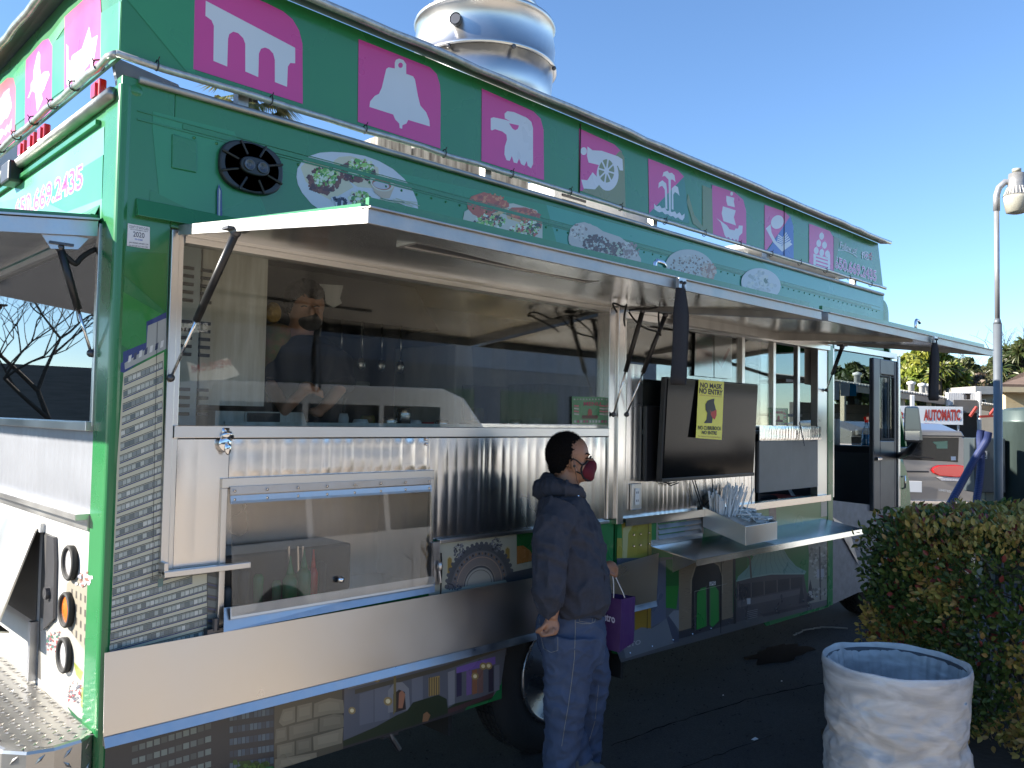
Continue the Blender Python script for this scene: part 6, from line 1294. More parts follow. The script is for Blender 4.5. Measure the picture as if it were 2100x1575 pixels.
# shoes
def shoe(px, py, v, dz, heel):
    bm = bmesh.new(); c = M(px, py, v); eb(bm, px, py, v, .10, .045, .045); eb(bm, px+30, py+10, v, .09, .042, .032); me2 = remesh(bm, .006, 2); s = obj('shoe', me2, 'shoe_grey', man)
shoe(1172, 1568, .045, 0, 0); shoe(1150, 1650, .10, 0, 0)
# bag
bg = empty('shopping_bag', M(1265, 1337, -.24), 'purple paper shopping bag with white cord handles hanging from the man\'s hand', 'bag')
BV = -.235
b1, b2, b3 = (1222, 1222), (1275, 1229), (1303, 1223)
f1, f2, f3 = (1226, 1327), (1270, 1338), (1299, 1318)
def MB(p, v): return M(p[0], p[1], v)
top = [MB(b1, BV+.0), MB(b2, BV+.045), MB(b3, BV-.05)]; bot = [MB(f1, BV+.0), MB(f2, BV+.045), MB(f3, BV-.05)]
t4, b4 = top[0]+(top[2]-top[1]), bot[0]+(bot[2]-bot[1])
bm = bmesh.new(); tv_ = [bm.verts.new(p) for p in top+[t4]]; bv_ = [bm.verts.new(p) for p in bot+[b4]]
for i in range(4): bm.faces.new((tv_[i], tv_[(i+1) % 4], bv_[(i+1) % 4], bv_[i]))
bm.faces.new(bv_); bmesh.ops.subdivide_edges(bm, edges=bm.edges[:], cuts=6, use_grid_fill=True)
for v in bm.verts: v.co += Vector((noise.noise(v.co*14), noise.noise(v.co*14+Vector((5, 0, 0))), 0))*.004
bo = obj('paper_body', bm, 'bag_purple', bg); s = bo.modifiers.new('s', 'SOLIDIFY'); s.thickness = .0015
obj('handle', TUBE(bezier(M(1258, 1226, BV+.03), M(1259, 1205, BV+.03), M(1258, 1185, BV+.02), M(1255, 1176, FV+.01)), .0028, seg=6), 'cord_white', bg, smooth=True)
obj('handle', TUBE(bezier(M(1281, 1226, BV+.02), M(1276, 1208, BV+.02), M(1264, 1190, BV+.01), M(1258, 1172, FV)), .0028, seg=6), 'cord_white', bg, smooth=True)
nrm = (top[1]-top[0]).cross(bot[0]-top[0]).normalized(); nrm = nrm if nrm.dot(CC-top[0]) > 0 else -nrm
def bagm(u, v): a = top[0].lerp(top[1], u); b = bot[0].lerp(bot[1], u); return a.lerp(b, v)
BP = Print(lambda x, y: bagm((x-1222)/53, (y-1222)/108), nrm, base=.006); BP.text('metro', (1227, 1269), (1263, 1272), (1227, 1256), (.62, .58, .70), off=.03); BP.build('printing', 'flatprint', bg)

# worker inside the truck
DW = 3.62; M = person_space(DW); PS = DW/FPX
wk = empty('person', (M(625, 900).x, M(625, 900).y, .55), 'worker in dark clothes and black mask looking down behind the serving window', 'person')
bm = bmesh.new(); eb(bm, 628, 628, 0, .078, .082, .10, 10); eb(bm, 636, 650, .02, .055, .062, .060); tube(bm, [M(620, 665), M(612, 700), M(605, 740)], [.055, .06, .09], seg=18); eb(bm, 640, 640, .075, .012, .018, .022)
ringloft(bm, [(570, 690, 720, -.02, .12), (562, 700, 780, -.02, .13), (570, 690, 900, -.02, .13)]); tube(bm, [M(572, 735, .0), M(560, 800, .08), M(585, 840, .2), M(625, 800, .22)], [.045, .034, .028, .022], seg=12); tube(bm, [M(690, 735, .0), M(702, 790, .03), M(672, 828, .12), M(655, 842, .16)], [.045, .034, .026, .022], seg=12); eb(bm, 648, 846, .17, .034, .028, .018, 20)
eb(bm, 632, 795, .22, .04, .03, .025, 15)
for k in range(4): finger(bm, [(640+k*2, 792+k*5, .235), (652+k*2, 796+k*5, .24), (660+k, 803+k*4, .235)], .009)
obj('body', remesh(bm, .007, 3), 'skin', wk)
bm = bmesh.new(); eb(bm, 624, 612, -.012, .086, .089, .088, 10); eb(bm, 640, 598, .03, .055, .06, .04, 20); eb(bm, 604, 625, .0, .045, .075, .055); me_ = remesh(bm, .007, 2); displace(me_, .008, 90, 4); obj('hair', me_, 'hair', wk); bm = bmesh.new(); eb(bm, 624, 612, -.02, .07, .07, .07); obj('hair', remesh(bm, .007, 2), 'hair', wk)
bm = bmesh.new(); eb(bm, 593, 632, .03, .012, .012, .024); obj('ear', bm, 'skin', wk, smooth=True)
bm = bmesh.new(); eb(bm, 636, 660, .035, .052, .052, .040, 5); eb(bm, 642, 653, .06, .026, .028, .028); obj('face_mask', remesh(bm, .006, 3), 'mask_black', wk)
for dx in (-12, 14):
    bm = bmesh.new(); tube(bm, [M(636+dx-7, 629, .080), M(636+dx, 627, .083), M(636+dx+6, 629, .080)], .0030, seg=5); obj('eyebrow', bm, 'hair', wk)
bm = bmesh.new(); ringloft(bm, [(598, 665, 690, -.02, .09), (570, 695, 712, -.02, .15), (560, 705, 760, -.02, .16), (562, 700, 900, -.02, .15)]); tube(bm, [M(575, 735, .0), M(560, 790, .07)], [.07, .06], seg=14); tube(bm, [M(692, 735, .0), M(702, 790, .07)], [.07, .06], seg=14)
me_ = remesh(bm, .009, 3); displace(me_, .02, 9, 3); mat('black_shirt', (.012, .012, .016), .9); obj('shirt', me_, 'black_shirt', wk)
bm = bmesh.new(); lathe(bm, [(.0, 2.02), (.02, 2.05), (.07, 2.03), (.09, 1.95), (.06, 1.88), (.03, 1.70)], (at(566, 690, 1, .52).x, .52, 0), 20); tag(obj('pineapple_meat', bm, 'food_mix', smooth=True), 'browned meat stack with yellow pineapple top behind serving window', 'meat stack')
pn = bmesh.new(); ball(pn, (at(556, 640, 1, .52).x, .50, 2.09), (.035, .03, .045)); mat('pineapple', (.42, .27, .05), .8, var=.5, vscale=30, bump=.8, bscale=60); obj('pineapple', pn, 'pineapple', bpy.data.objects['pineapple_meat'], smooth=True)

# ================================================================== GROUND
def VD(px, py, D):
    rr_ = ray(px, py); return CC+rr_*(D/rr_.dot(FH))
gm = MAT['asphalt']; n = gm.node_tree; bnode = n.nodes['Principled BSDF']      # fine aggregate and patches
tc = n.nodes.new('ShaderNodeTexCoord'); v1 = n.nodes.new('ShaderNodeTexVoronoi'); v1.inputs['Scale'].default_value = 90; n.links.new(tc.outputs['Object'], v1.inputs['Vector'])
cr1 = n.nodes.new('ShaderNodeMapRange'); cr1.inputs[1].default_value = .0; cr1.inputs[2].default_value = .6; cr1.inputs[3].default_value = 1.35; cr1.inputs[4].default_value = .75; n.links.new(v1.outputs['Distance'], cr1.inputs[0])
oldl = bnode.inputs['Base Color'].links[0].from_socket; mm = n.nodes.new('ShaderNodeMix'); mm.data_type = 'RGBA'; mm.blend_type = 'MULTIPLY'; mm.inputs[0].default_value = 1
n.links.new(oldl, mm.inputs[6]); n.links.new(cr1.outputs[0], mm.inputs[7]); n.links.new(mm.outputs[2], bnode.inputs['Base Color'])
bm = bmesh.new(); v = [bm.verts.new(p) for p in ((-400, -400, 0), (400, -400, 0), (400, 400, 0), (-400, 400, 0))]; bm.faces.new(v); tag(obj('ground', bm, 'asphalt'), kind='structure')
bm = bmesh.new(); bm.faces.new([bm.verts.new((x, y, .004)) for x, y in ((-9, -.95), (1.62, -.95), (3.1, -3.6), (40, -3.6), (40, -19), (-9, -19))]); mat('pale_concrete', (.44, .37, .29), .85, var=.2, vscale=3, bump=.2, bscale=60); tag(obj('pavement', bm, 'pale_concrete'), kind='structure')
bm = bmesh.new(); r = random.Random(21)
c = at(1600, 1340, 2, .002); pts = []
for k in range(24):
    a = k*2*math.pi/24; pts.append(Vector((c.x+math.cos(a)*.35*(.7+.5*r.random()), c.y+math.sin(a)*.16*(.7+.5*r.random()), .004)))
bm.faces.new([bm.verts.new(p) for p in pts]); mat('wet_asphalt', (.010, .010, .011), .12); tag(obj('oil_stain', bm, 'wet_asphalt'), kind='structure')
bm = bmesh.new(); pp = [at(1628, 1302, 2, .006), at(1650, 1292, 2, .006), at(1685, 1286, 2, .006), at(1745, 1289, 2, .006)]
tube(bm, [p+Vector((r.uniform(-.01, .01), r.uniform(-.01, .01), 0)) for a, b in zip(pp[:-1], pp[1:]) for p in [a.lerp(b, i/8) for i in range(8)]], .006, seg=4); tag(obj('tar_crack', bm, 'concrete'), kind='structure')
for pts_ in (((1250, 1530), (1330, 1500), (1420, 1470), (1530, 1435), (1640, 1410), (1700, 1398)), ((1400, 1575), (1480, 1545), (1600, 1500))):
    bm = bmesh.new(); pp = [at(a, b, 2, .003) for a, b in pts_]; pl = [p+Vector((r.uniform(-.008, .008), r.uniform(-.008, .008), 0)) for a, b in zip(pp[:-1], pp[1:]) for p in [a.lerp(b, i/6) for i in range(6)]]; tube(bm, pl, [.0008+.0022*r.random() for _ in pl], seg=4); tag(obj('asphalt_crack', bm, 'wet_asphalt'), kind='structure')
for i, (px, py) in enumerate(((1548, 1516), (1483, 1426), (1603, 1397))):
    c = at(px, py, 2, .004); s_ = (.018, .005, .006)[i]; bm = bmesh.new(); prism(bm, [c+Vector((-s_, -s_*.4, 0)), c+Vector((s_, -s_*.6, 0)), c+Vector((s_*1.1, s_*.5, .003)), c+Vector((-s_, s_*.6, 0))], (0, 0, .001))
    if i < 1: tag(obj('paper_scrap', bm, 'paper_white'), 'tiny torn white paper scrap lying on the asphalt left of the bin', 'litter')
    else: tag(obj('paper_scrap', bm, 'paper_white'), ['', 'tiny white speck of litter on dark asphalt nearest the man', 'tiny white speck of litter on the asphalt near the oil stain'][i], 'litter')
bm = bmesh.new(); r = random.Random(8)
for k in range(2600):
    a, b = r.uniform(1.6, 6), r.uniform(-2.6, 1.2); s_ = r.uniform(.002, .007)
    q = bmesh.ops.create_icosphere(bm, subdivisions=1, radius=s_)
    for v in q['verts']: v.co = Vector((v.co.x+a, v.co.y+b, v.co.z*.6+.001))
tag(obj('gravel', bm, 'asphalt'), kind='stuff')

# ================================================================== TRASH CAN with liner
tcx, tcy, tzr, trd = 2.53, -1.46, .735, .262
cen = at(1840, 1352, 2, tzr); L_, R_ = at(1686, 1345, 2, tzr), at(1994, 1375, 2, tzr); trd = (R_-L_).length/2; tcx, tcy = ((L_+R_)/2).x, ((L_+R_)/2).y
can = empty('trash_can', (tcx, tcy, 0), 'round grey trash can wrapped in a translucent white plastic liner beside the hedge', 'trash can')
bm = bmesh.new(); lathe(bm, [(trd*.80, 0), (trd*.83, .02), (trd*.93, .69), (trd*.97, .70), (trd*.97, tzr-.006), (trd*.93, tzr-.006), (trd*.91, .68), (trd*.78, .03), (.0, .03)], (tcx, tcy, 0), 56); obj('barrel', bm, 'can_grey', can, smooth=True)
bm = bmesh.new(); NT, NS = 300, 120; rows = []
# profile runs from inside the barrel, over the rim and down the outside in gathered folds
for j in range(NS+1):
    t = j/NS
    if t < .22: s = t/.22; rr0 = trd*(.70+.22*s); z0 = .30+(tzr-.02-.30)*s
    elif t < .32: s = (t-.22)/.10; rr0 = trd*(.92+.085*math.sin(s*math.pi/2)); z0 = tzr-.02+.028*math.sin(s*math.pi)+.02*s*(1-s)
    else: s = (t-.32)/.68; rr0 = trd*(1.0-.10*s+(-.045*math.exp(-((s-.42)/.05)**2))); z0 = tzr-.02-(tzr-.17)*s
    row = []
    for i in range(NT):
        a = 2*math.pi*i/NT; P_ = Vector((math.cos(a)*2.2, math.sin(a)*2.2, z0*2.2))
        if t >= .32:
            s_ = (t-.32)/.68
            f1_ = noise.noise(Vector((math.cos(a)*1.8+z0*3.2, math.sin(a)*1.8-z0*2.0, z0*9)))*.019
            f2_ = (1-abs(noise.noise(Vector((math.cos(a)*4+z0*5, math.sin(a)*4, z0*16+2))))*2.5)*.006*min(1, s_*4)
            sag = .012*math.sin(a*2+z0*14)*(.3+s_)
            d = f1_*min(1, .25+s_*2)+f2_+sag*min(1, s_*2)
            d *= .8; dg_ = math.sin(a*1.5+z0*9+2*noise.noise(Vector((math.cos(a), math.sin(a), z0*2)))); d += (1-abs(noise.noise(Vector((a*2.2+z0*7, z0*26-a*3.0, 2))))*3.2)*.0022*min(1, s_*3)+(1-abs(noise.noise(Vector((a*3.5-z0*9, z0*44+a*2.0, 7))))*3)*.0012*min(1, s_*3)
        elif t < .22: d = -.012*abs(noise.noise(Vector((math.cos(a)*7, math.sin(a)*7, z0*1.4))))*3*(1-t/.22*.6)
        else: d = .003*noise.noise(P_*3)
        zz_ = z0+(.010*noise.noise(Vector((math.cos(a)*2, math.sin(a)*2, 3))) if .2 < t < .4 else .012*noise.noise(P_*2))
        row.append(bm.verts.new((tcx+math.cos(a)*(rr0+d), tcy+math.sin(a)*(rr0+d), zz_)))
    rows.append(row)
for j in range(NS):
    for i in range(NT): bm.faces.new((rows[j][i], rows[j][(i+1) % NT], rows[j+1][(i+1) % NT], rows[j+1][i]))
obj('liner', bm, 'bag_plastic', can, smooth=True)

# ================================================================== HEDGE
def add_leaf_attr(me, cols):
    ca = me.color_attributes.new('Col', 'FLOAT_COLOR', 'CORNER'); arr = []
    for p, c in zip(me.polygons, cols): arr += [c[0], c[1], c[2], 1]*len(p.vertices)
    ca.data.foreach_set('color', arr)
hedge = empty('hedge', (4.15, -2.0, 0), 'clipped broadleaf hedge with green, yellow and reddish leaves beside the truck shelf', 'hedge')
def mapcorner(px, py, z): return at(px, py, 2, z)
HZ = 1.145
ca_ = mapcorner(1768, 1075, 1.19)     # near left top corner
hcx0, hcy0 = 3.62, -.82
def inhedge(p):   # rounded irregular box volume, signed-ish
    x, y, z = p
    top = HZ+.05*noise.noise(Vector((x*1.7, y*1.7, 1)))+.02*noise.noise(Vector((x*6, y*6, 3)))
    yl = -.90-.10*noise.noise(Vector((x*2, z*2.2, 5)))-.18*max(0, .55-z)-max(0, z-1.05)*.8
    xf = 3.55+.09*noise.noise(Vector((y*2.3, z*2.3, 9)))+max(0, z-1.05)*.6+.12*max(0, .4-z)
    return min(top-z, (yl-y), x-xf, 5.6-x, y+4.2)
r = random.Random(33)
LEAFCOL = [(.055, .095, .022), (.075, .12, .028), (.11, .16, .035), (.30, .27, .06), (.52, .37, .095), (.42, .25, .08), (.045, .08, .022), (.26, .05, .04)]
def leafpts(L, W, fold=.25):
    """leaf lying along +x, face up z: 8-point outline with a folded midrib"""
    xs = [0, .22, .5, .78, 1.0]; ws = [0, .72, 1.0, .66, 0]
    mid = [Vector((L*x, 0, -L*.10*x*x)) for x in xs]; a = [Vector((L*x, W/2*q, W*fold*q*.5-L*.10*x*x)) for x, q in zip(xs, ws)]; b = [Vector((p.x, -p.y, p.z)) for p in a]
    return mid, a, b
mid, la, lb = leafpts(1, .52)
LV = [mid[0], mid[1], mid[2], mid[3], mid[4], la[1], la[2], la[3], lb[1], lb[2], lb[3]]
LF = [(0, 1, 5), (1, 2, 6, 5), (2, 3, 7, 6), (3, 4, 7), (0, 8, 1), (1, 8, 9, 2), (2, 9, 10, 3), (3, 10, 4)]
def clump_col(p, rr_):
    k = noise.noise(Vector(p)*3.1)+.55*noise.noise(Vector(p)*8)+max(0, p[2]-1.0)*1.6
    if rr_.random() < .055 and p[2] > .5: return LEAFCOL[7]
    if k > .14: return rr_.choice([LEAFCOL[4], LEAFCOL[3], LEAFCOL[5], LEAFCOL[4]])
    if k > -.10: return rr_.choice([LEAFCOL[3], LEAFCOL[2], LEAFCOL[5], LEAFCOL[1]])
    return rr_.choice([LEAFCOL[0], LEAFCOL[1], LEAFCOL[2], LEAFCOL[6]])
leaves = []; tries = 0
while len(leaves) < 34000 and tries < 2500000:
    tries += 1
    p = Vector((r.uniform(3.35, 4.9), r.uniform(-2.9, -.6), r.uniform(.10, 1.33))); d = inhedge(p)
    if d < -.015 or d > .20: continue
    if p.x > 4.0 and p.z < .95 and p.y < -1.1: continue
    if r.random() < d*3.6: continue
    if noise.noise(p*6) < -.42 and d < .06: continue
    e = .02; g = Vector((inhedge(p+Vector((e, 0, 0)))-d, inhedge(p+Vector((0, e, 0)))-d, inhedge(p+Vector((0, 0, e)))-d)); out = (-g).normalized() if g.length > 1e-6 else Vector((0, 0, 1))
    up = (out*1.0+Vector((r.uniform(-1, 1), r.uniform(-1, 1), r.uniform(-.3, 1.1)))*.75).normalized()
    t = up.cross(Vector((r.uniform(-1, 1), r.uniform(-1, 1), r.uniform(-1, 1)))).normalized()*.5+out*.55+Vector((0, 0, .25)); t.normalize(); n_ = (up-t*up.dot(t)).normalized(); b_ = n_.cross(t)
    s = r.uniform(.026, .046)*(1 if p.x < 4.2 else 1.3); leaves.append((p, t, b_, n_, s, clump_col(p, r)))
def visrank(L):
    q = L[0]-CC; d = q.dot(CF); x = IW/2+FPX*q.dot(CR)/d; y = IH/2-FPX*q.dot(CU)/d
    if not (1740 < x < 2100 and 1020 < y < 1575): return 99
    if 1685 < x < 1995 and y > 1320: return 99
    return d-L[4]*9-max(-.02, -inhedge(L[0]))*3
leaves.sort(key=visrank)
near, rest = leaves[:298], leaves[298:]
lm = {}
for L in near:
    c = L[5]
    if c not in lm:
        me = bpy.data.meshes.new('leaf'); me.from_pydata([tuple(v) for v in LV], [], LF); me.materials.append(MAT['leaf']); add_leaf_attr(me, [c]*len(LF)); lm[c] = me
    o = bpy.data.objects.new('leaf', lm[c]); COL.objects.link(o); o.parent = hedge; o.matrix_parent_inverse = Matrix.Translation(-hedge.location)
    p, t, b_, n_, s, _ = L; o.matrix_basis = Matrix(((t.x*s, b_.x*s, n_.x*s, p.x), (t.y*s, b_.y*s, n_.y*s, p.y), (t.z*s, b_.z*s, n_.z*s, p.z), (0, 0, 0, 1)))
V = []; Fc = []; Cc = []
for p, t, b_, n_, s, c in rest:
    i = len(V); V += [tuple(p+(t*v.x+b_*v.y+n_*v.z)*s) for v in LV]; Fc += [tuple(i+k for k in f) for f in LF]; Cc += [c]*len(LF)
me = bpy.data.meshes.new('foliage'); me.from_pydata(V, [], Fc); me.materials.append(MAT['leaf']); add_leaf_attr(me, Cc); o = bpy.data.objects.new('foliage', me); COL.objects.link(o); put(o, hedge); tag(o, kind='stuff')
bm = bmesh.new()
for k in range(110):
    x, y = r.uniform(3.85, 5.2), r.uniform(-3.9, -1.1); p0 = Vector((x, y, 0)); tgt = Vector((x+r.uniform(-.4, .3), y+r.uniform(-.3, .45), r.uniform(.6, 1.12)))
    for q in range(6):
        if inhedge(tgt) > .04: break
        tgt = tgt.lerp(Vector((4.5, -2, .7)), .3)
    m_ = p0.lerp(tgt, .5)+Vector((r.uniform(-.1, .1), r.uniform(-.1, .1), 0)); tube(bm, [p0, m_, tgt], [.013, .009, .004], seg=5, cap=False)
    for _ in range(4):
        a = m_.lerp(tgt, r.random()); b = a+Vector((r.uniform(-.2, .2), r.uniform(-.2, .2), r.uniform(.0, .2)))
        if inhedge(b) > .0: tube(bm, [a, b], [.005, .002], seg=4, cap=False)
tag(obj('branches', bm, 'bark_grey', hedge), kind='stuff')
bm = bmesh.new(); bx(bm, 3.4, 6, -5, -.75, -.01, .03); tag(obj('planting_bed', bm, mat('soil', (.05, .035, .025), .95, bump=.6, bscale=30)), kind='structure')

# ================================================================== LAMP POLE, VACUUM STATION
DP = 7.5
def PP(px, py, D=DP): return VD(px, py, D)
pb = PP(2048, 1040); pb.z = 0; lp_ = empty('lamp_pole', (pb.x, pb.y, 0), 'tall grey metal lamp pole with a bucket shaped light fixture on a bent arm', 'street lamp')
x_, y_ = pb.x, pb.y; z1 = PP(2040, 665).z; z2 = PP(2040, 430).z; w_ = 9/FPX*DP
obj('lower_pole', TUBE([(x_, y_, 0), (x_, y_, z1)], w_*.92, seg=20), 'pole_shaded', lp_, smooth=True); obj('reducer', TUBE([(x_, y_, z1), (x_, y_, z1+.05)], [w_*.92, w_*.6], seg=20), 'pole_shaded', lp_, smooth=True)
obj('upper_pole', TUBE([(x_, y_, z1+.05), (x_, y_, z2)], w_*.55, seg=16), 'galv_pole', lp_, smooth=True)
o1 = Vector((x_, y_, 0)); d = (RH*.9-FH*.35).normalized(); zt = PP(2040, 372).z
obj('arm', TUBE([Vector((x_, y_, z2-.01)), Vector((x_, y_, zt-.13)), Vector((x_, y_, zt-.06))+d*.02, Vector((x_, y_, zt-.01))+d*.07, Vector((x_, y_, zt-.02))+d*.12, Vector((x_, y_, zt-.09))+d*.24], w_*.72, seg=14), 'galv_pole', lp_, smooth=True)
k = DP/FPX; cxy = o1+d*.162; zl = PP(2070, 405).z
fx = bmesh.new(); lathe(fx, [(15*k, zl+46*k), (17*k, zl+20*k), (18*k, zl+17*k), (22*k, zl+4*k), (25*k, zl-1*k), (26*k, zl-1*k)], (cxy.x, cxy.y, 0), 36); fo = obj('lamp_housing', fx, 'lamp_alu', lp_, smooth=True)
for q in range(24):
    a = q*math.pi/12; u = Vector((math.cos(a), math.sin(a), 0)); obj('cooling_fin', TUBE([cxy+u*18*k+Vector((0, 0, zl+17*k)), cxy+u*24.5*k+Vector((0, 0, zl+1*k))], .0035, seg=4), 'lamp_alu', fo)
bm = bmesh.new(); lathe(bm, [(7.5*k, zl+46*k), (7.5*k, zl+50*k), (8.5*k, zl+50*k), (8.5*k, zl+56*k), (0, zl+57*k)], (cxy.x, cxy.y, 0), 20); obj('photocell', bm, 'lamp_lens', fo, smooth=True)
bm = bmesh.new(); lathe(bm, [(25.5*k, zl-1*k), (25*k, zl-8*k), (20*k, zl-34*k), (10*k, zl-37*k), (0, zl-38*k)], (cxy.x, cxy.y, 0), 36); obj('lamp_lens', bm, 'lamp_lens', lp_, smooth=True)
# vacuum station: tank, cabinet, hoses
DV = 9.0; tc0 = VD(2110, 1000, DV); rt = 52/FPX*DV; zt_ = VD(2090, 838, DV).z
vs = empty('vacuum_station', (tc0.x, tc0.y, 0), 'green grey cylindrical tank and cabinet of a car vacuum station behind the pole', 'vacuum station')
bm = bmesh.new(); lathe(bm, [(rt, 0), (rt, zt_-.16), (rt*1.02, zt_-.155), (rt*1.02, zt_-.13), (rt, zt_-.125), (rt*.99, zt_-.03), (rt*.8, zt_), (0, zt_+.02)], (tc0.x, tc0.y, 0), 48); obj('tank', bm, 'tank_green', vs, smooth=True)
def boxVD(px0, px1, py0, py1, D, th, m, nm, par, z0=None, bev=.01):
    a, b = VD(px0, py0, D), VD(px1, py0, D); z1_ = a.z; z0_ = VD(px0, py1, D).z if z0 is None else z0
    A_, B_ = Vector((a.x, a.y, 0)), Vector((b.x, b.y, 0)); t = FH*th; bm = bmesh.new(); zz0, zz1 = Vector((0, 0, z0_)), Vector((0, 0, z1_)); hexa(bm, [A_+zz0, B_+zz0, B_+t+zz0, A_+t+zz0, A_+zz1, B_+zz1, B_+t+zz1, A_+t+zz1]); return obj(nm, bm, m, par, bevel=bev)
mat('cabinet_grey', (.035, .045, .05), .5); boxVD(1998, 2062, 898, 1010, DV-.1, .22, 'cabinet_grey', 'cabinet', vs); boxVD(2020, 2055, 1000, 1100, DV, .2, 'tank_green', 'pedestal', vs, z0=0)
PV = Print(lambda x, y: VD(x, y, DV-.1), -FH, base=.004); PV.poly([(2014, 924), (2024, 925), (2024, 941), (2014, 940)], (.35, .36, .36)); PV.text('2', (2016, 939), (2022, 939), (2016, 927), (.02, .02, .02), off=.03); PV.build('number_plate', 'flatprint', vs)
def hose(pts, rad, lab):
    P_ = [VD(x, y, d_) for x, y, d_ in pts]; 
    sm = []
    for i in range(len(P_)-1):
        a, b, c, e = P_[max(i-1, 0)], P_[i], P_[i+1], P_[min(i+2, len(P_)-1)]
        for q in range(30):
            t = q/30; sm.append(.5*((2*b)+(-a+c)*t+(2*a-5*b+4*c-e)*t*t+(-a+3*b-3*c+e)*t**3))
    sm.append(P_[-1]); o = obj('vacuum_hose', TUBE(sm, [rad*(1+.09*(i % 2)) for i in range(len(sm))], seg=14), 'hose_blue'); tag(o, lab, 'hose', 'vacuum hoses'); return o
rh = 7/FPX*(DV-.3)
hose([(1945, 1040, DV-.5), (1975, 985, DV-.4), (2000, 940, DV-.35), (2022, 905, DV-.3), (2027, 886, DV-.3)], rh, 'blue ribbed vacuum hose slanting down left in front of its twin')
hose([(2000, 1040, DV-.3), (2008, 990, DV-.25), (2012, 940, DV-.25), (2010, 900, DV-.25), (2012, 882, DV-.25)], rh, 'blue ribbed vacuum hose hanging almost straight with red tip')
# ================================================================== SUV
DS = 12.3; sc = DS/FPX
suv = empty('parked_suv', (VD(1860, 1000, DS).x, VD(1860, 1000, DS).y, 0), 'taupe grey SUV seen from behind with red tail lamp and tinted rear window', 'car')
def SV(px, py, dd=0): return VD(px, py, DS+dd)
prof = [(1735, 868), (1760, 862), (1975, 868), (1990, 885), (2003, 925), (2008, 960), (2008, 1080), (2000, 1135), (1735, 1135)]
bm = bmesh.new(); N_ = 9
secs = []
for i in range(N_+1):
    t = i/N_; dd = t*4.3
    ins = [14, 4, 0, 0, 0, 0, 0, 3, 10, 16][i]; roofdrop = [16, 2, 0, 0, 2, 8, 34, 60, 68, 80][i]
    ring = []
    for x, y in prof:
        xx = x+(ins if x < 1860 else -ins)*.8; yy = y+(roofdrop if y < 930 else 0)
        q = SV(xx, yy, 0); zq = max(q.z, .3) if y > 1100 else q.z
        if y < 930: q = SV(xx, y, 0); zq = q.z-roofdrop*sc
        ring.append(bm.verts.new(Vector((q.x, q.y, zq))+FH*dd+RH*dd*-.12))
    secs.append(ring)
for i in range(N_):
    for k_ in range(len(prof)): bm.faces.new((secs[i][k_], secs[i][(k_+1) % len(prof)], secs[i+1][(k_+1) % len(prof)], secs[i+1][k_]))
bm.faces.new(secs[0]); bm.faces.new(secs[-1][::-1]); obj('body', bm, 'suv_paint', suv, bevel=.03)
def spl(pts, th, m, nm, par, dd=-.02, bev=.004):
    bm = bmesh.new(); prism(bm, [SV(x, y, dd) for x, y in pts], -FH*th); return obj(nm, bm, m, par, bevel=bev)
spl([(1752, 880), (1965, 884), (1972, 896), (1752, 893)], .10, 'suv_paint', 'rear_spoiler', suv, -.01, .02)
rw = spl([(1745, 896), (1966, 898), (1964, 948), (1940, 946), (1748, 938)], .012, 'suv_glass', 'rear_window', suv, .0)
spl([(1912, 906), (1943, 904), (1943, 920), (1921, 920), (1920, 913)], .002, mat('sticker_green', (.30, .42, .25), .5), 'window_sticker', rw, -.014, 0)
spl([(1950, 936), (1960, 936), (1960, 944), (1950, 944)], .002, 'white_paint', 'round_sticker', rw, -.014, 0)
obj('wiper', TUBE([SV(1850, 934, -.05), SV(1915, 940, -.05)], .008, seg=6), 'black_plastic', rw)
tlp = spl([(1909, 964), (1912, 958), (1922, 954), (1960, 953), (1986, 957), (1991, 966), (1986, 976), (1960, 979), (1925, 976), (1913, 970)], .04, 'red_lens', 'tail_lamp', suv, .0, .012)
spl([(1918, 978), (1990, 979), (1978, 988), (1930, 986)], .03, 'clear_lens', 'reverse_lamp', suv, .0, .008)
spl([(1740, 964), (1905, 966), (1905, 969), (1740, 968)], .01, 'black_plastic', 'tailgate_gap', suv)
spl([(1740, 1022), (1990, 1028), (1985, 1034), (1740, 1030)], .08, 'chrome', 'bumper_trim', suv); spl([(1740, 1032), (1995, 1038), (1990, 1110), (1740, 1110)], .12, 'suv_paint', 'bumper', suv, .0, .03)
PS_ = Print(lambda x, y: SV(x, y, -.006), -FH, base=.02); PS_.text('LIMITED', (1924, 1006), (1949, 1010), (1924, 1002), (.5, .5, .5), off=.03); PS_.build('badge', 'flatprint', suv)
spl([(1830, 985), (1890, 987), (1890, 1010), (1830, 1008)], .01, 'paper_white', 'number_plate', suv)
for px in (1760, 1985):
    c = SV(px, 1100, .9); c.z = .37; bm = bmesh.new(); tube(bm, [c-RH*.12, c+RH*.12], [.37, .37], seg=32); obj('wheel', bm, 'tyre', suv)
# AUTOMATIC sign
DA = 15.5; asg = empty('banner_sign', VD(1925, 870, DA), 'white AUTOMATIC banner with red letters above the parked SUV roof', 'sign')
boxVD(1838, 1975, 832, 869, DA, .05, 'white_paint', 'panel', asg, bev=.003); boxVD(1850, 1853, 868, 900, DA+.02, .05, 'galv_pole', 'post', asg, z0=0); boxVD(1965, 1968, 868, 900, DA+.02, .05, 'galv_pole', 'post', asg, z0=0)
PA = Print(lambda x, y: VD(x, y, DA), -FH, base=.004); RD = (.38, .03, .02); PA.text('AUTOMATIC', (1895, 861.5), (1969, 861.5), (1895, 841), RD, off=.05); PA.text('2', (1843, 857), (1852, 857), (1843, 845), RD, off=.05); PA.build('lettering', 'flatprint', asg)

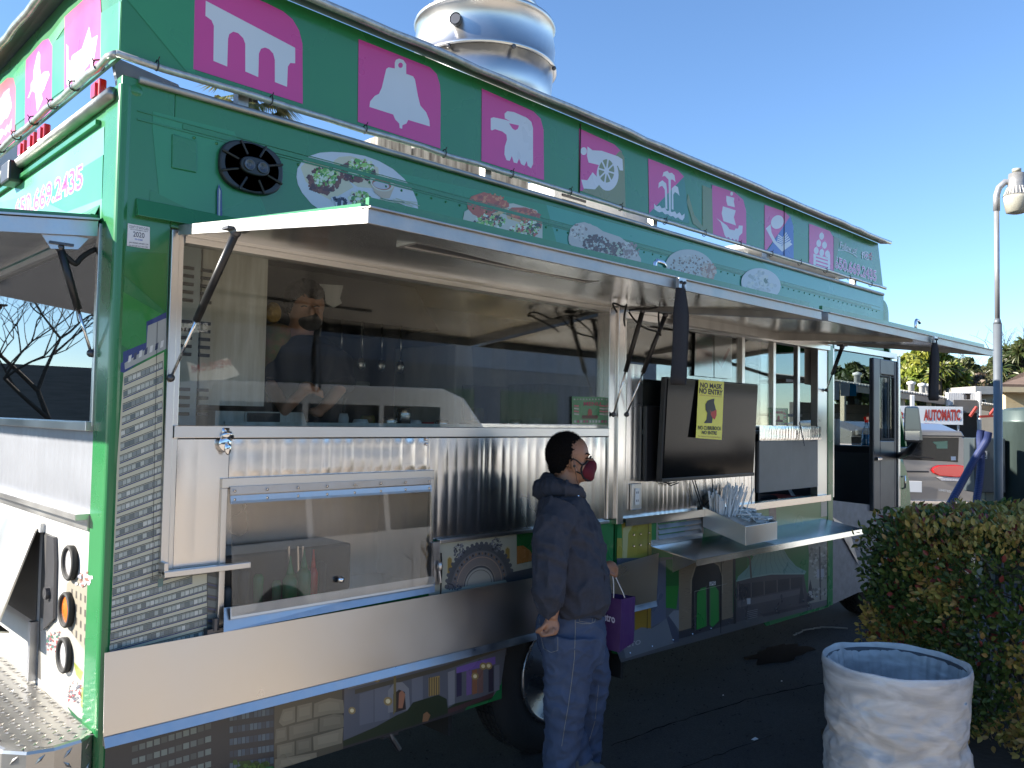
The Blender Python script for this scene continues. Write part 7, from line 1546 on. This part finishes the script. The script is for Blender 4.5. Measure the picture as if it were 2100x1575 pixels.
# ================================================================== BUILDINGS AT THE BACK
DB = 24.0
cp = empty('carport_building', VD(1880, 900, DB), 'long low building with dark wood siding and pale corrugated carport roof', 'building')
def quadVD(pts, th, m, nm, par, nrm=None, bev=0):
    bm = bmesh.new(); prism(bm, [VD(*p) for p in pts], (nrm if nrm is not None else FH)*th); return obj(nm, bm, m, par, bevel=bev)
def wallVD(px0, D0, px1, D1, ztop, th=.2):
    a, b = VD(px0, 800, D0), VD(px1, 800, D1); return Vector((a.x, a.y, 0)), Vector((b.x, b.y, 0))
A_, B_ = wallVD(1640, 21, 1962, 26, 0); DN = (B_-A_).normalized(); NN = Vector((DN.y, -DN.x, 0)); NN = NN if NN.dot(CC-A_) > 0 else -NN
zr0 = VD(1700, 790, 21.8).z; zr1 = VD(1960, 832, 26).z; LW = (B_-A_).length
nb = 9; ztw = min(zr0, zr1)-.1
for i in range(nb):
    z0 = i*ztw/nb; h = ztw/nb-.015; bm = bmesh.new(); q = [A_, B_, B_+NN*.02, A_+NN*.02]; hexa(bm, [p+Vector((0, 0, z0)) for p in (A_, B_, B_-NN*.2, A_-NN*.2)]+[p+Vector((0, 0, z0+h)) for p in (A_+NN*-.02, B_+NN*-.02, B_-NN*.2, A_-NN*.2)]); obj('siding_board', bm, 'wood_siding', cp)
bm = bmesh.new(); hexa(bm, [p for p in (A_-NN*.06, B_-NN*.06, B_-NN*.3, A_-NN*.3)]+[p+Vector((0, 0, ztw)) for p in (A_-NN*.06, B_-NN*.06, B_-NN*.3, A_-NN*.3)]); obj('wall', bm, 'interior_dark', cp)
# corrugated roof
bm = bmesh.new(); prev = None; nC = 160
for i in range(nC+1):
    t = i/nC; e = A_.lerp(B_, t)+NN*1.4+DN*-.5; zf = zr0+(zr1-zr0)*t+.03*math.sin(i*math.pi*.8); zb2 = zf+.75
    a = bm.verts.new(Vector((e.x, e.y, zf))); b = bm.verts.new(Vector((e.x, e.y, 0))-NN*6+Vector((0, 0, zb2))); c = bm.verts.new(Vector((e.x, e.y, zf-.04)))
    if prev: bm.faces.new((prev[0], a, b, prev[1])); bm.faces.new((prev[2], c, a, prev[0]))
    prev = (a, b, c)
obj('corrugated_roof', bm, 'roof_metal', cp)
bm = bmesh.new(); e0, e1 = A_+NN*1.38+DN*-.5, B_+NN*1.38+DN*-.5; hexa(bm, [e0+Vector((0, 0, zr0-.2)), e1+Vector((0, 0, zr1-.2)), e1-NN*.05+Vector((0, 0, zr1-.2)), e0-NN*.05+Vector((0, 0, zr0-.2)), e0+Vector((0, 0, zr0-.05)), e1+Vector((0, 0, zr1-.05)), e1-NN*.05+Vector((0, 0, zr1-.05)), e0-NN*.05+Vector((0, 0, zr0-.05))]); obj('fascia_board', bm, 'stucco_tan', cp)
for t in (.42, .60, .78, .86, .9):
    c = A_.lerp(B_, t)-NN*.5; zc = zr0+(zr1-zr0)*t+.2; bm = bmesh.new(); lathe(bm, [(.09, zc), (.09, zc+.32), (.13, zc+.33), (.13, zc+.40), (.0, zc+.44)], (c.x, c.y, 0), 12); obj('roof_pipe', bm, 'ac_white', cp, smooth=True)
for i in range(7): c = A_.lerp(B_, i/6)+NN*1.2; obj('carport_post', BX(c.x-.05, c.x+.05, c.y-.05, c.y+.05, 0, zr0+(zr1-zr0)*i/6-.1), 'stucco_tan', cp)
boxVD(1868, 1876, 810, 842, 20.5, .05, 'white_paint', 'posted_sign', cp); 
# white ribbed gable and lantern
wg = empty('white_panelled_shed', VD(1980, 850, 23), 'white ribbed panel wall with black lantern and hanging grey tarp', 'shed')
for i in range(18): boxVD(1944+i*3.7, 1944+i*3.7+3.2, 805, 832, 22.6, .12, 'white_paint', 'wall_panel', wg, bev=.006)
boxVD(1944, 2012, 832, 900, 22.75, .1, 'interior_dark', 'opening', wg, z0=0, bev=0); boxVD(1956, 2006, 820, 846, 22.5, .03, 'interior_grey', 'tarp', wg, bev=0); boxVD(2008, 2013, 803, 880, 22.5, .12, 'white_paint', 'post', wg, z0=0)
boxVD(1982, 1990, 809, 819, 22.3, .12, 'black_plastic', 'lantern', wg); boxVD(1980, 1992, 807, 809, 22.28, .16, 'black_plastic', 'lantern_cap', wg)
quadVD([(1990, 852, 21.5), (2003, 833, 21.5), (2006, 836, 21.5), (1993, 855, 21.5)], .08, 'grill_red', 'red_strut', wg); quadVD([(2030, 850, 21.5), (2043, 833, 21.5), (2046, 836, 21.5), (2033, 852, 21.5)], .08, 'grill_red', 'red_strut', wg); quadVD([(2010, 852, 21.5), (2060, 850, 21.5), (2060, 854, 21.5), (2010, 857, 21.5)], .08, 'grill_red', 'red_rail', wg)
yb_ = empty('tan_house', VD(2040, 850, 28), 'low tan stucco house with two small windows behind the lamp pole', 'building')
boxVD(2008, 2070, 806, 900, 28, .3, 'stucco_tan', 'wall', yb_, z0=0); boxVD(2000, 2072, 792, 808, 27.2, 2, 'roof_metal', 'roof', yb_)
for a, b in ((2014, 2022), (2036, 2046)):
    w1 = boxVD(a, b, 818, 836, 27.95, .08, 'white_paint', 'window', yb_); boxVD(a+1.5, b-1.5, 820, 834.5, 27.9, .04, 'dark_glass', 'pane', w1)
FHh = ray(2056, 890); FHh.z = 0; FHh.normalize()
ch_ = empty('cream_house', VD(2110, 850, 19), 'cream stucco house with shallow brown roof at the right edge', 'building')
boxVD(2062, 2300, 795, 900, 19.5, .3, 'stucco_cream', 'wall', ch_, z0=0)
e = [VD(2052, 800, 18.9), VD(2320, 800, 18.9)]; zt2 = VD(2060, 793, 18.9).z; bm = bmesh.new(); rid = (e[0]+e[1])/2+FHh*3.5
hexa(bm, [Vector((e[0].x, e[0].y, zt2-.12)), Vector((e[1].x, e[1].y, zt2-.12)), Vector((e[1].x, e[1].y, zt2-.12))+FHh*7, Vector((e[0].x, e[0].y, zt2-.12))+FHh*7, Vector((e[0].x, e[0].y, zt2)), Vector((e[1].x, e[1].y, zt2))]+[Vector((e[1].x, e[1].y, zt2))+FHh*7, Vector((e[0].x, e[0].y, zt2))+FHh*7]); obj('eaves', bm, 'stucco_cream', ch_)
bm = bmesh.new(); a_, b2_ = Vector((e[0].x, e[0].y, zt2)), Vector((e[1].x, e[1].y, zt2)); prism(bm, [a_, b2_, b2_+FHh*3.5-RH*2+Vector((0, 0, .7)), a_+FHh*3.5+RH*1.6+Vector((0, 0, .7))], (0, 0, .06)); prism(bm, [a_, a_+FHh*3.5+RH*1.6+Vector((0, 0, .7)), a_+FHh*7], (0, 0, .06)); obj('roof', bm, 'roof_brown', ch_)

# ================================================================== TREES
def leafcloud(clumps, n, size, cols, rr_, lobe=.85):
    V = []; Fc = []; Cc = []
    tot = sum(c[1]**2 for c in clumps)
    for c, rad in clumps:
        m_ = int(n*rad**2/tot); k0 = rr_.choice(cols)
        for _ in range(m_):
            d = Vector((rr_.gauss(0, 1), rr_.gauss(0, 1), rr_.gauss(0, 1))).normalized(); q = Vector(c)+Vector((d.x, d.y, d.z*.8))*rad*(rr_.random()**.4)*(1+.35*noise.noise(d*2+Vector(c)))
            u = (d+Vector((rr_.uniform(-1, 1), rr_.uniform(-1, 1), rr_.uniform(-.5, 1)))*.9).normalized(); t = u.orthogonal().normalized(); t = (Matrix.Rotation(rr_.random()*6.28, 3, u) @ t); b_ = u.cross(t); s = size*rr_.uniform(.6, 1.3); i = len(V)
            V += [tuple(q-t*s), tuple(q+b_*s*.45+u*s*.1), tuple(q+t*s), tuple(q-b_*s*.45+u*s*.1)]; Fc.append((i, i+1, i+2, i+3)); cc_ = k0 if rr_.random() < .7 else rr_.choice(cols); f = rr_.uniform(.75, 1.25); Cc.append(tuple(v*f for v in cc_))
    return V, Fc, Cc
def broad_tree(px, pytop, pybase, D, wpx, cols, lab, seed, n=9000, nm='tree', grp='trees beyond the carport', sz=.16):
    rr_ = random.Random(seed); b = VD(px, 900, D); H_ = VD(px, pytop, D).z; zb0 = max(.8, VD(px, pybase, D).z); W_ = wpx/FPX*D/2
    t = empty(nm, (b.x, b.y, 0), lab, 'tree', grp); base = Vector((b.x, b.y, 0))
    clumps = []; 
    for k_ in range(34):
        a = rr_.random()*6.28; rr = W_*math.sqrt(rr_.random())*.85; f = (rr/W_); z = zb0+(H_-zb0)*(rr_.random()**.8)*(1-.45*f*f); rad = W_*rr_.uniform(.18, .34)
        clumps.append((base+Vector((math.cos(a)*rr, math.sin(a)*rr, min(z, H_-rad*.7))), rad))
    clumps.append((base+Vector((0, 0, H_-W_*.25)), W_*.3))
    V, Fc, Cc = leafcloud(clumps, n, sz, cols, rr_); me = bpy.data.meshes.new('crown'); me.from_pydata(V, [], Fc); me.materials.append(MAT['leaf']); add_leaf_attr(me, Cc); o = bpy.data.objects.new('crown', me); COL.objects.link(o); put(o, t)
    bm = bmesh.new(); tube(bm, [base, base+Vector((.1, 0, zb0)), base+Vector((0, .1, (H_+zb0)/2))], [.22, .16, .08], seg=8)
    for c, rad in clumps[:14]: tube(bm, [base+Vector((0, 0, zb0*.9)), base.lerp(Vector((c.x, c.y, 0)), .5)+Vector((0, 0, (zb0+c.z)/2)), c], [.09, .05, .02], seg=5, cap=False)
    obj('trunk', bm, 'bark', t); return t
YG = [(.20, .24, .03), (.14, .20, .03), (.26, .27, .045)]; DG = [(.035, .055, .018), (.05, .075, .02), (.07, .085, .025)]; OG = [(.09, .10, .035), (.12, .12, .05), (.07, .085, .03)]
broad_tree(1755, 745, 820, 30, 120, DG, 'round dark green tree seen through the truck windshield', 1)
broad_tree(1895, 702, 830, 31, 135, YG, 'bright yellow green tree behind the carport roof', 2, n=13000)
broad_tree(1860, 765, 860, 31, 90, OG, 'low olive bush in front of the bright yellow green tree', 3, n=5000)
broad_tree(1975, 735, 850, 33, 110, OG, 'olive tree between bright tree and the lamp pole', 5)
broad_tree(2100, 700, 860, 30, 110, DG, 'dark leafy tree right of the lamp pole', 6, n=11000)
broad_tree(2012, 765, 860, 29, 80, [(.14, .10, .07), (.11, .085, .06), (.09, .09, .04)], 'brownish half bare shrub just left of the lamp pole', 7, n=3500, sz=.11)
broad_tree(1940, 780, 860, 30, 60, YG+OG, 'small yellow and olive bush above the carport roof middle', 8, n=4000)
broad_tree(1800, 760, 850, 32, 80, DG+OG, 'small dark tree between windshield view and the bright tree', 11, n=5000)
broad_tree(2045, 730, 850, 34, 90, OG, 'olive tree directly behind the lamp pole', 12, n=6000)
def spiky(px, pyc, D, rad, lab, seed, n=420, cols=OG):
    rr_ = random.Random(seed); c = VD(px, pyc, D); t = empty('yucca_clump', (c.x, c.y, 0), lab, 'tree', 'trees beyond the carport'); V = []; Fc = []; Cc = []
    for h in range(6):
        cc_ = c+Vector((rr_.uniform(-1, 1), rr_.uniform(-1, 1), rr_.uniform(-.7, .6)))*rad*.7
        for k_ in range(n//6):
            d = Vector((rr_.gauss(0, 1), rr_.gauss(0, 1), rr_.gauss(.3, 1))).normalized(); L_ = rad*rr_.uniform(.3, .65); s = d.orthogonal().normalized()*.035; i = len(V); tip = cc_+d*L_+Vector((0, 0, -L_*.2)); V += [tuple(cc_-s), tuple(cc_+s), tuple(cc_+d*L_*.6+s), tuple(tip), tuple(cc_+d*L_*.6-s)]; Fc.append((i, i+1, i+2, i+3, i+4)); Cc.append(rr_.choice(cols))
    me = bpy.data.meshes.new('crown'); me.from_pydata(V, [], Fc); me.materials.append(MAT['leaf']); add_leaf_attr(me, Cc); o = bpy.data.objects.new('crown', me); COL.objects.link(o); put(o, t); obj('trunk', TUBE([(c.x, c.y, 0), (c.x, c.y, c.z)], [.15, .1]), 'bark', t)
for i, (px, py, lab) in enumerate(((1745, 790, 'spiky pale yucca clump low behind the windshield view'), (1870, 800, 'spiky yucca clump at the foot of bright tree'), (1925, 770, 'spiky yucca clump right of the bright tree'), (1965, 795, 'spiky yellow tinged yucca just above the corrugated roof'), (2080, 760, 'tall spiky yucca right beside the lamp pole'), (2095, 730, 'highest spiky yucca near the right picture edge'))):
    spiky(px, py, 28.5+i*.2, (.7 if i < 4 else .9), lab, 50+i, n=700, cols=OG+YG if i < 4 else DG+OG)
def bare_tree(base, H_, lab, seed, grp='bare winter trees', nm='bare_tree', spread=.5, depth=6, r0=.16, m='bark'):
    rr_ = random.Random(seed); t = empty(nm, base, lab, 'tree', grp); bm = bmesh.new(); tw = bmesh.new(); base = Vector(base)
    def grow(p, d, L_, r_, lv):
        n_ = 3; pts = [p]; q = p; dd = d.copy()
        for i in range(n_): dd = (dd+Vector((rr_.uniform(-1, 1), rr_.uniform(-1, 1), rr_.uniform(-.3, .7)))*.16).normalized(); q = q+dd*L_/n_; pts.append(q)
        tube(bm if lv < 3 else tw, pts, [r_*(1-.35*i/n_) for i in range(n_+1)], seg=6 if lv < 3 else 3, cap=False)
        if lv >= depth: return
        for k_ in range(3 if lv < 4 else 2):
            a = Vector((rr_.uniform(-1, 1), rr_.uniform(-1, 1), rr_.uniform(-.1, .8))).normalized(); grow(pts[-1] if k_ < 2 else pts[-2], (dd*(1-spread)+a*spread*1.3).normalized(), L_*rr_.uniform(.62, .85), r_*.62, lv+1)
    grow(base, Vector((0, 0, 1)), H_*.26, r0, 0); obj('trunk', bm, m, t, smooth=True); obj('twigs', tw, m, t)
b = VD(2085, 850, 36); bare_tree((b.x, b.y, 0), 7.6, 'thin bare grey tree rising above greenery at the right edge', 3, depth=6, r0=.12, m='bark_grey')
b = VD(2000, 850, 36); bare_tree((b.x, b.y, 0), 6.2, 'bare grey tree behind greenery left of the lamp pole', 4, depth=6, r0=.12, m='bark_grey')
# palm behind the truck, seen in the gap under the signboard
pc_ = VD(515, 190, 26); pt = empty('palm_tree', (pc_.x, pc_.y, 0), 'fan palm crown showing between the truck roof and the signboard', 'tree')
obj('trunk', TUBE([(pc_.x, pc_.y, 0), (pc_.x, pc_.y, pc_.z)], [.3, .22], seg=12), 'bark', pt)
rr_ = random.Random(5); V = []; Fc = []; Cc = []
for k_ in range(54):
    a = rr_.random()*6.28; el = rr_.uniform(-.9, 1.2); d = Vector((math.cos(a)*math.cos(el), math.sin(a)*math.cos(el), math.sin(el))); st_ = pc_+d*.9; sd = d.cross(Vector((0, 0, 1))).normalized()
    if sd.length < .5: sd = Vector((1, 0, 0))
    up_ = sd.cross(d)
    for j in range(22):
        f = (j-10.5)/10.5*1.25; dd = (d*math.cos(f)+sd*math.sin(f)).normalized(); L_ = rr_.uniform(.7, .95)*(1-.25*abs(f)); s = up_.cross(dd)*.03; tip = st_+dd*L_+Vector((0, 0, -.28*L_)); i = len(V)
        V += [tuple(st_), tuple(st_+dd*L_*.5+s), tuple(tip), tuple(st_+dd*L_*.5-s)]; Fc.append((i, i+1, i+2, i+3)); Cc.append(rr_.choice([(.16, .16, .05), (.10, .12, .035), (.22, .20, .08)]))
    s = sd*.02; i = len(V); V += [tuple(pc_-s), tuple(pc_+s), tuple(st_+s), tuple(st_-s)]; Fc.append((i, i+1, i+2, i+3)); Cc.append((.12, .12, .04))
me = bpy.data.meshes.new('crown'); me.from_pydata(V, [], Fc); me.materials.append(MAT['leaf']); add_leaf_attr(me, Cc); o = bpy.data.objects.new('crown', me); COL.objects.link(o); put(o, pt)

# ================================================================== THE LOT BEHIND THE PHOTOGRAPHER (mirrored in the steel and glass)
# bare trees and street lamp off the rear of the truck
for i, (x, y, h) in enumerate(((-5.5, 20, 8.5), (-10, 24, 8), (-2.5, 27, 9), (-15, 22, 8.5))):
    bare_tree((x, y, 0), h, ['bare winter tree across the street, nearest the curved street light', 'bare winter tree across the street, between lamp and wall end', 'bare winter tree across the street, directly behind the truck', 'bare winter tree across the street, farthest from the truck'][i], 20+i, 'bare trees across the street', depth=7, r0=.09)
bare_tree((-11.5, 9.4, 0), 9, 'bare tree on the sunny side behind the rear of the truck', 31, depth=5, r0=.15)
sl_ = empty('street_light', (-7.5, 17, 0), 'curved arm street light across the street behind the truck', 'street lamp'); obj('pole', TUBE([(-7.5, 17, 0), (-7.5, 17, 6.2), (-7.2, 17, 6.8), (-5.8, 17, 7.3)], [.09, .06, .05, .04]), 'galv_pole', sl_, smooth=True)
hg = bmesh.new(); bx(hg, -26, 2, 29, 31, 0, 3.2); tag(obj('far_wall', hg, 'wood_siding'), 'long dark wall across the street behind the truck', 'wall')
# white van
vn = empty('parked_van', (6.2, -7.8, 0), 'white passenger van parked opposite the truck, seen mirrored in glass', 'van')
def vprism(prof, y0, y1, m, nm, bev=.05): bm = bmesh.new(); prism(bm, [(x, y0, z) for x, z in prof], (0, y1-y0, 0)); return obj(nm, bm, m, vn, bevel=bev)
vprism([(3.3, .45), (8.9, .45), (8.9, .95), (8.2, 1.12), (7.4, 1.95), (7.0, 2.08), (3.4, 2.05), (3.3, 1.9)], -8.7, -6.7, mat('silver_paint', (.42, .43, .45), .3, .3, coat=.6), 'body')
for x0, x1 in ((3.5, 4.6), (4.7, 5.8), (5.9, 6.9)): bm = bmesh.new(); bx(bm, x0, x1, -6.70, -6.685, 1.25, 1.8); obj('window', bm, 'suv_glass', vn)
for x in (4.2, 8.0):
    bm = bmesh.new(); tube(bm, [(x, -6.95, .36), (x, -6.68, .36)], [.36, .36], seg=28); obj('wheel', bm, 'tyre', vn)
bd = empty('dark_store', (4, -20, 0), 'dark blue store across the lot behind the photographer', 'building')
obj('wall', BX(-14, 34, -26, -22.3, 0, 3.7), mat('dark_blue_wall', (.025, .035, .055), .6), bd); obj('parapet', (lambda b: (prism(b, [(-14, -22.5, 3.7), (34, -22.5, 3.7), (34, -22.5, 7.6), (20, -22.5, 6.4), (9, -22.5, 4.3), (-14, -22.5, 3.8)], (0, .22, 0)), b)[1])(bmesh.new()), 'teal_wall', bd)
for k_ in range(8): w1 = obj('window', BX(-12+k_*5, -8.5+k_*5, -22.29, -22.25, .6, 2.8), 'dark_glass', bd)
tr2 = empty('reflector_trailer', (13, -7.6, 0), 'long low white trailer added beyond the van to brighten reflections in the steel', 'trailer'); obj('body', BX(9.3, 18, -8.6, -6.6, .35, 1.55), 'white_paint', tr2, bevel=.03)  # unseen trailer, added to give the fluted steel a bright reflection
for x in (11.5, 15): obj('wheel', TUBE([(x, -6.9, .33), (x, -6.58, .33)], .33, seg=24), 'tyre', tr2)
# mirrored shop sign and banner
def mirrored(px, py, Y):  # the real place of something seen reflected in the flat glass of the side window
    p = at(px, py, 1, Y); g = .0245; return Vector((p.x, 2*g-p.y, p.z))
ss = empty('shop_fascia', mirrored(400, 680, 22), 'dark store fascia with white block letters across the lot', 'shop sign')
PM = Print(lambda x, y: mirrored(x, y, 22), (0, 1, 0), base=.03)
PM.text('SLEEPWO', (425, 681), (358, 681), (425, 663), (.9, .9, .9), off=.04); PM.text('2034', (390, 707), (372, 707), (390, 698), (.8, .8, .8), off=.03); PM.build('lettering', 'flatprint', ss)
q0, q1 = mirrored(440, 655, 22), mirrored(330, 740, 22); obj('backing', BX(min(q0.x, q1.x), max(q0.x, q1.x), -22.2, q0.y, q1.z-.2, q0.z+.3), 'teal_wall', ss)
bn = empty('open_banner', mirrored(440, 760, 14), 'white banner with red lettering hung across the lot', 'banner')
PM = Print(lambda x, y: mirrored(x, y, 14), (0, 1, 0), base=.0)
PM.poly([(384, 741), (410, 752), (432, 752), (448, 741), (465, 733), (492, 768), (470, 776), (440, 786), (400, 787), (390, 780)], (.85, .84, .80)); PM.poly([(384, 741), (410, 752), (432, 752), (440, 786), (400, 787), (390, 780)], (.80, .79, .75))
PM.k += 800; PM.text("WE'RE ON!", (476, 750), (394, 764), (474, 735), (.45, .04, .05), off=.02); PM.build('banner_cloth', 'flatprint', bn)
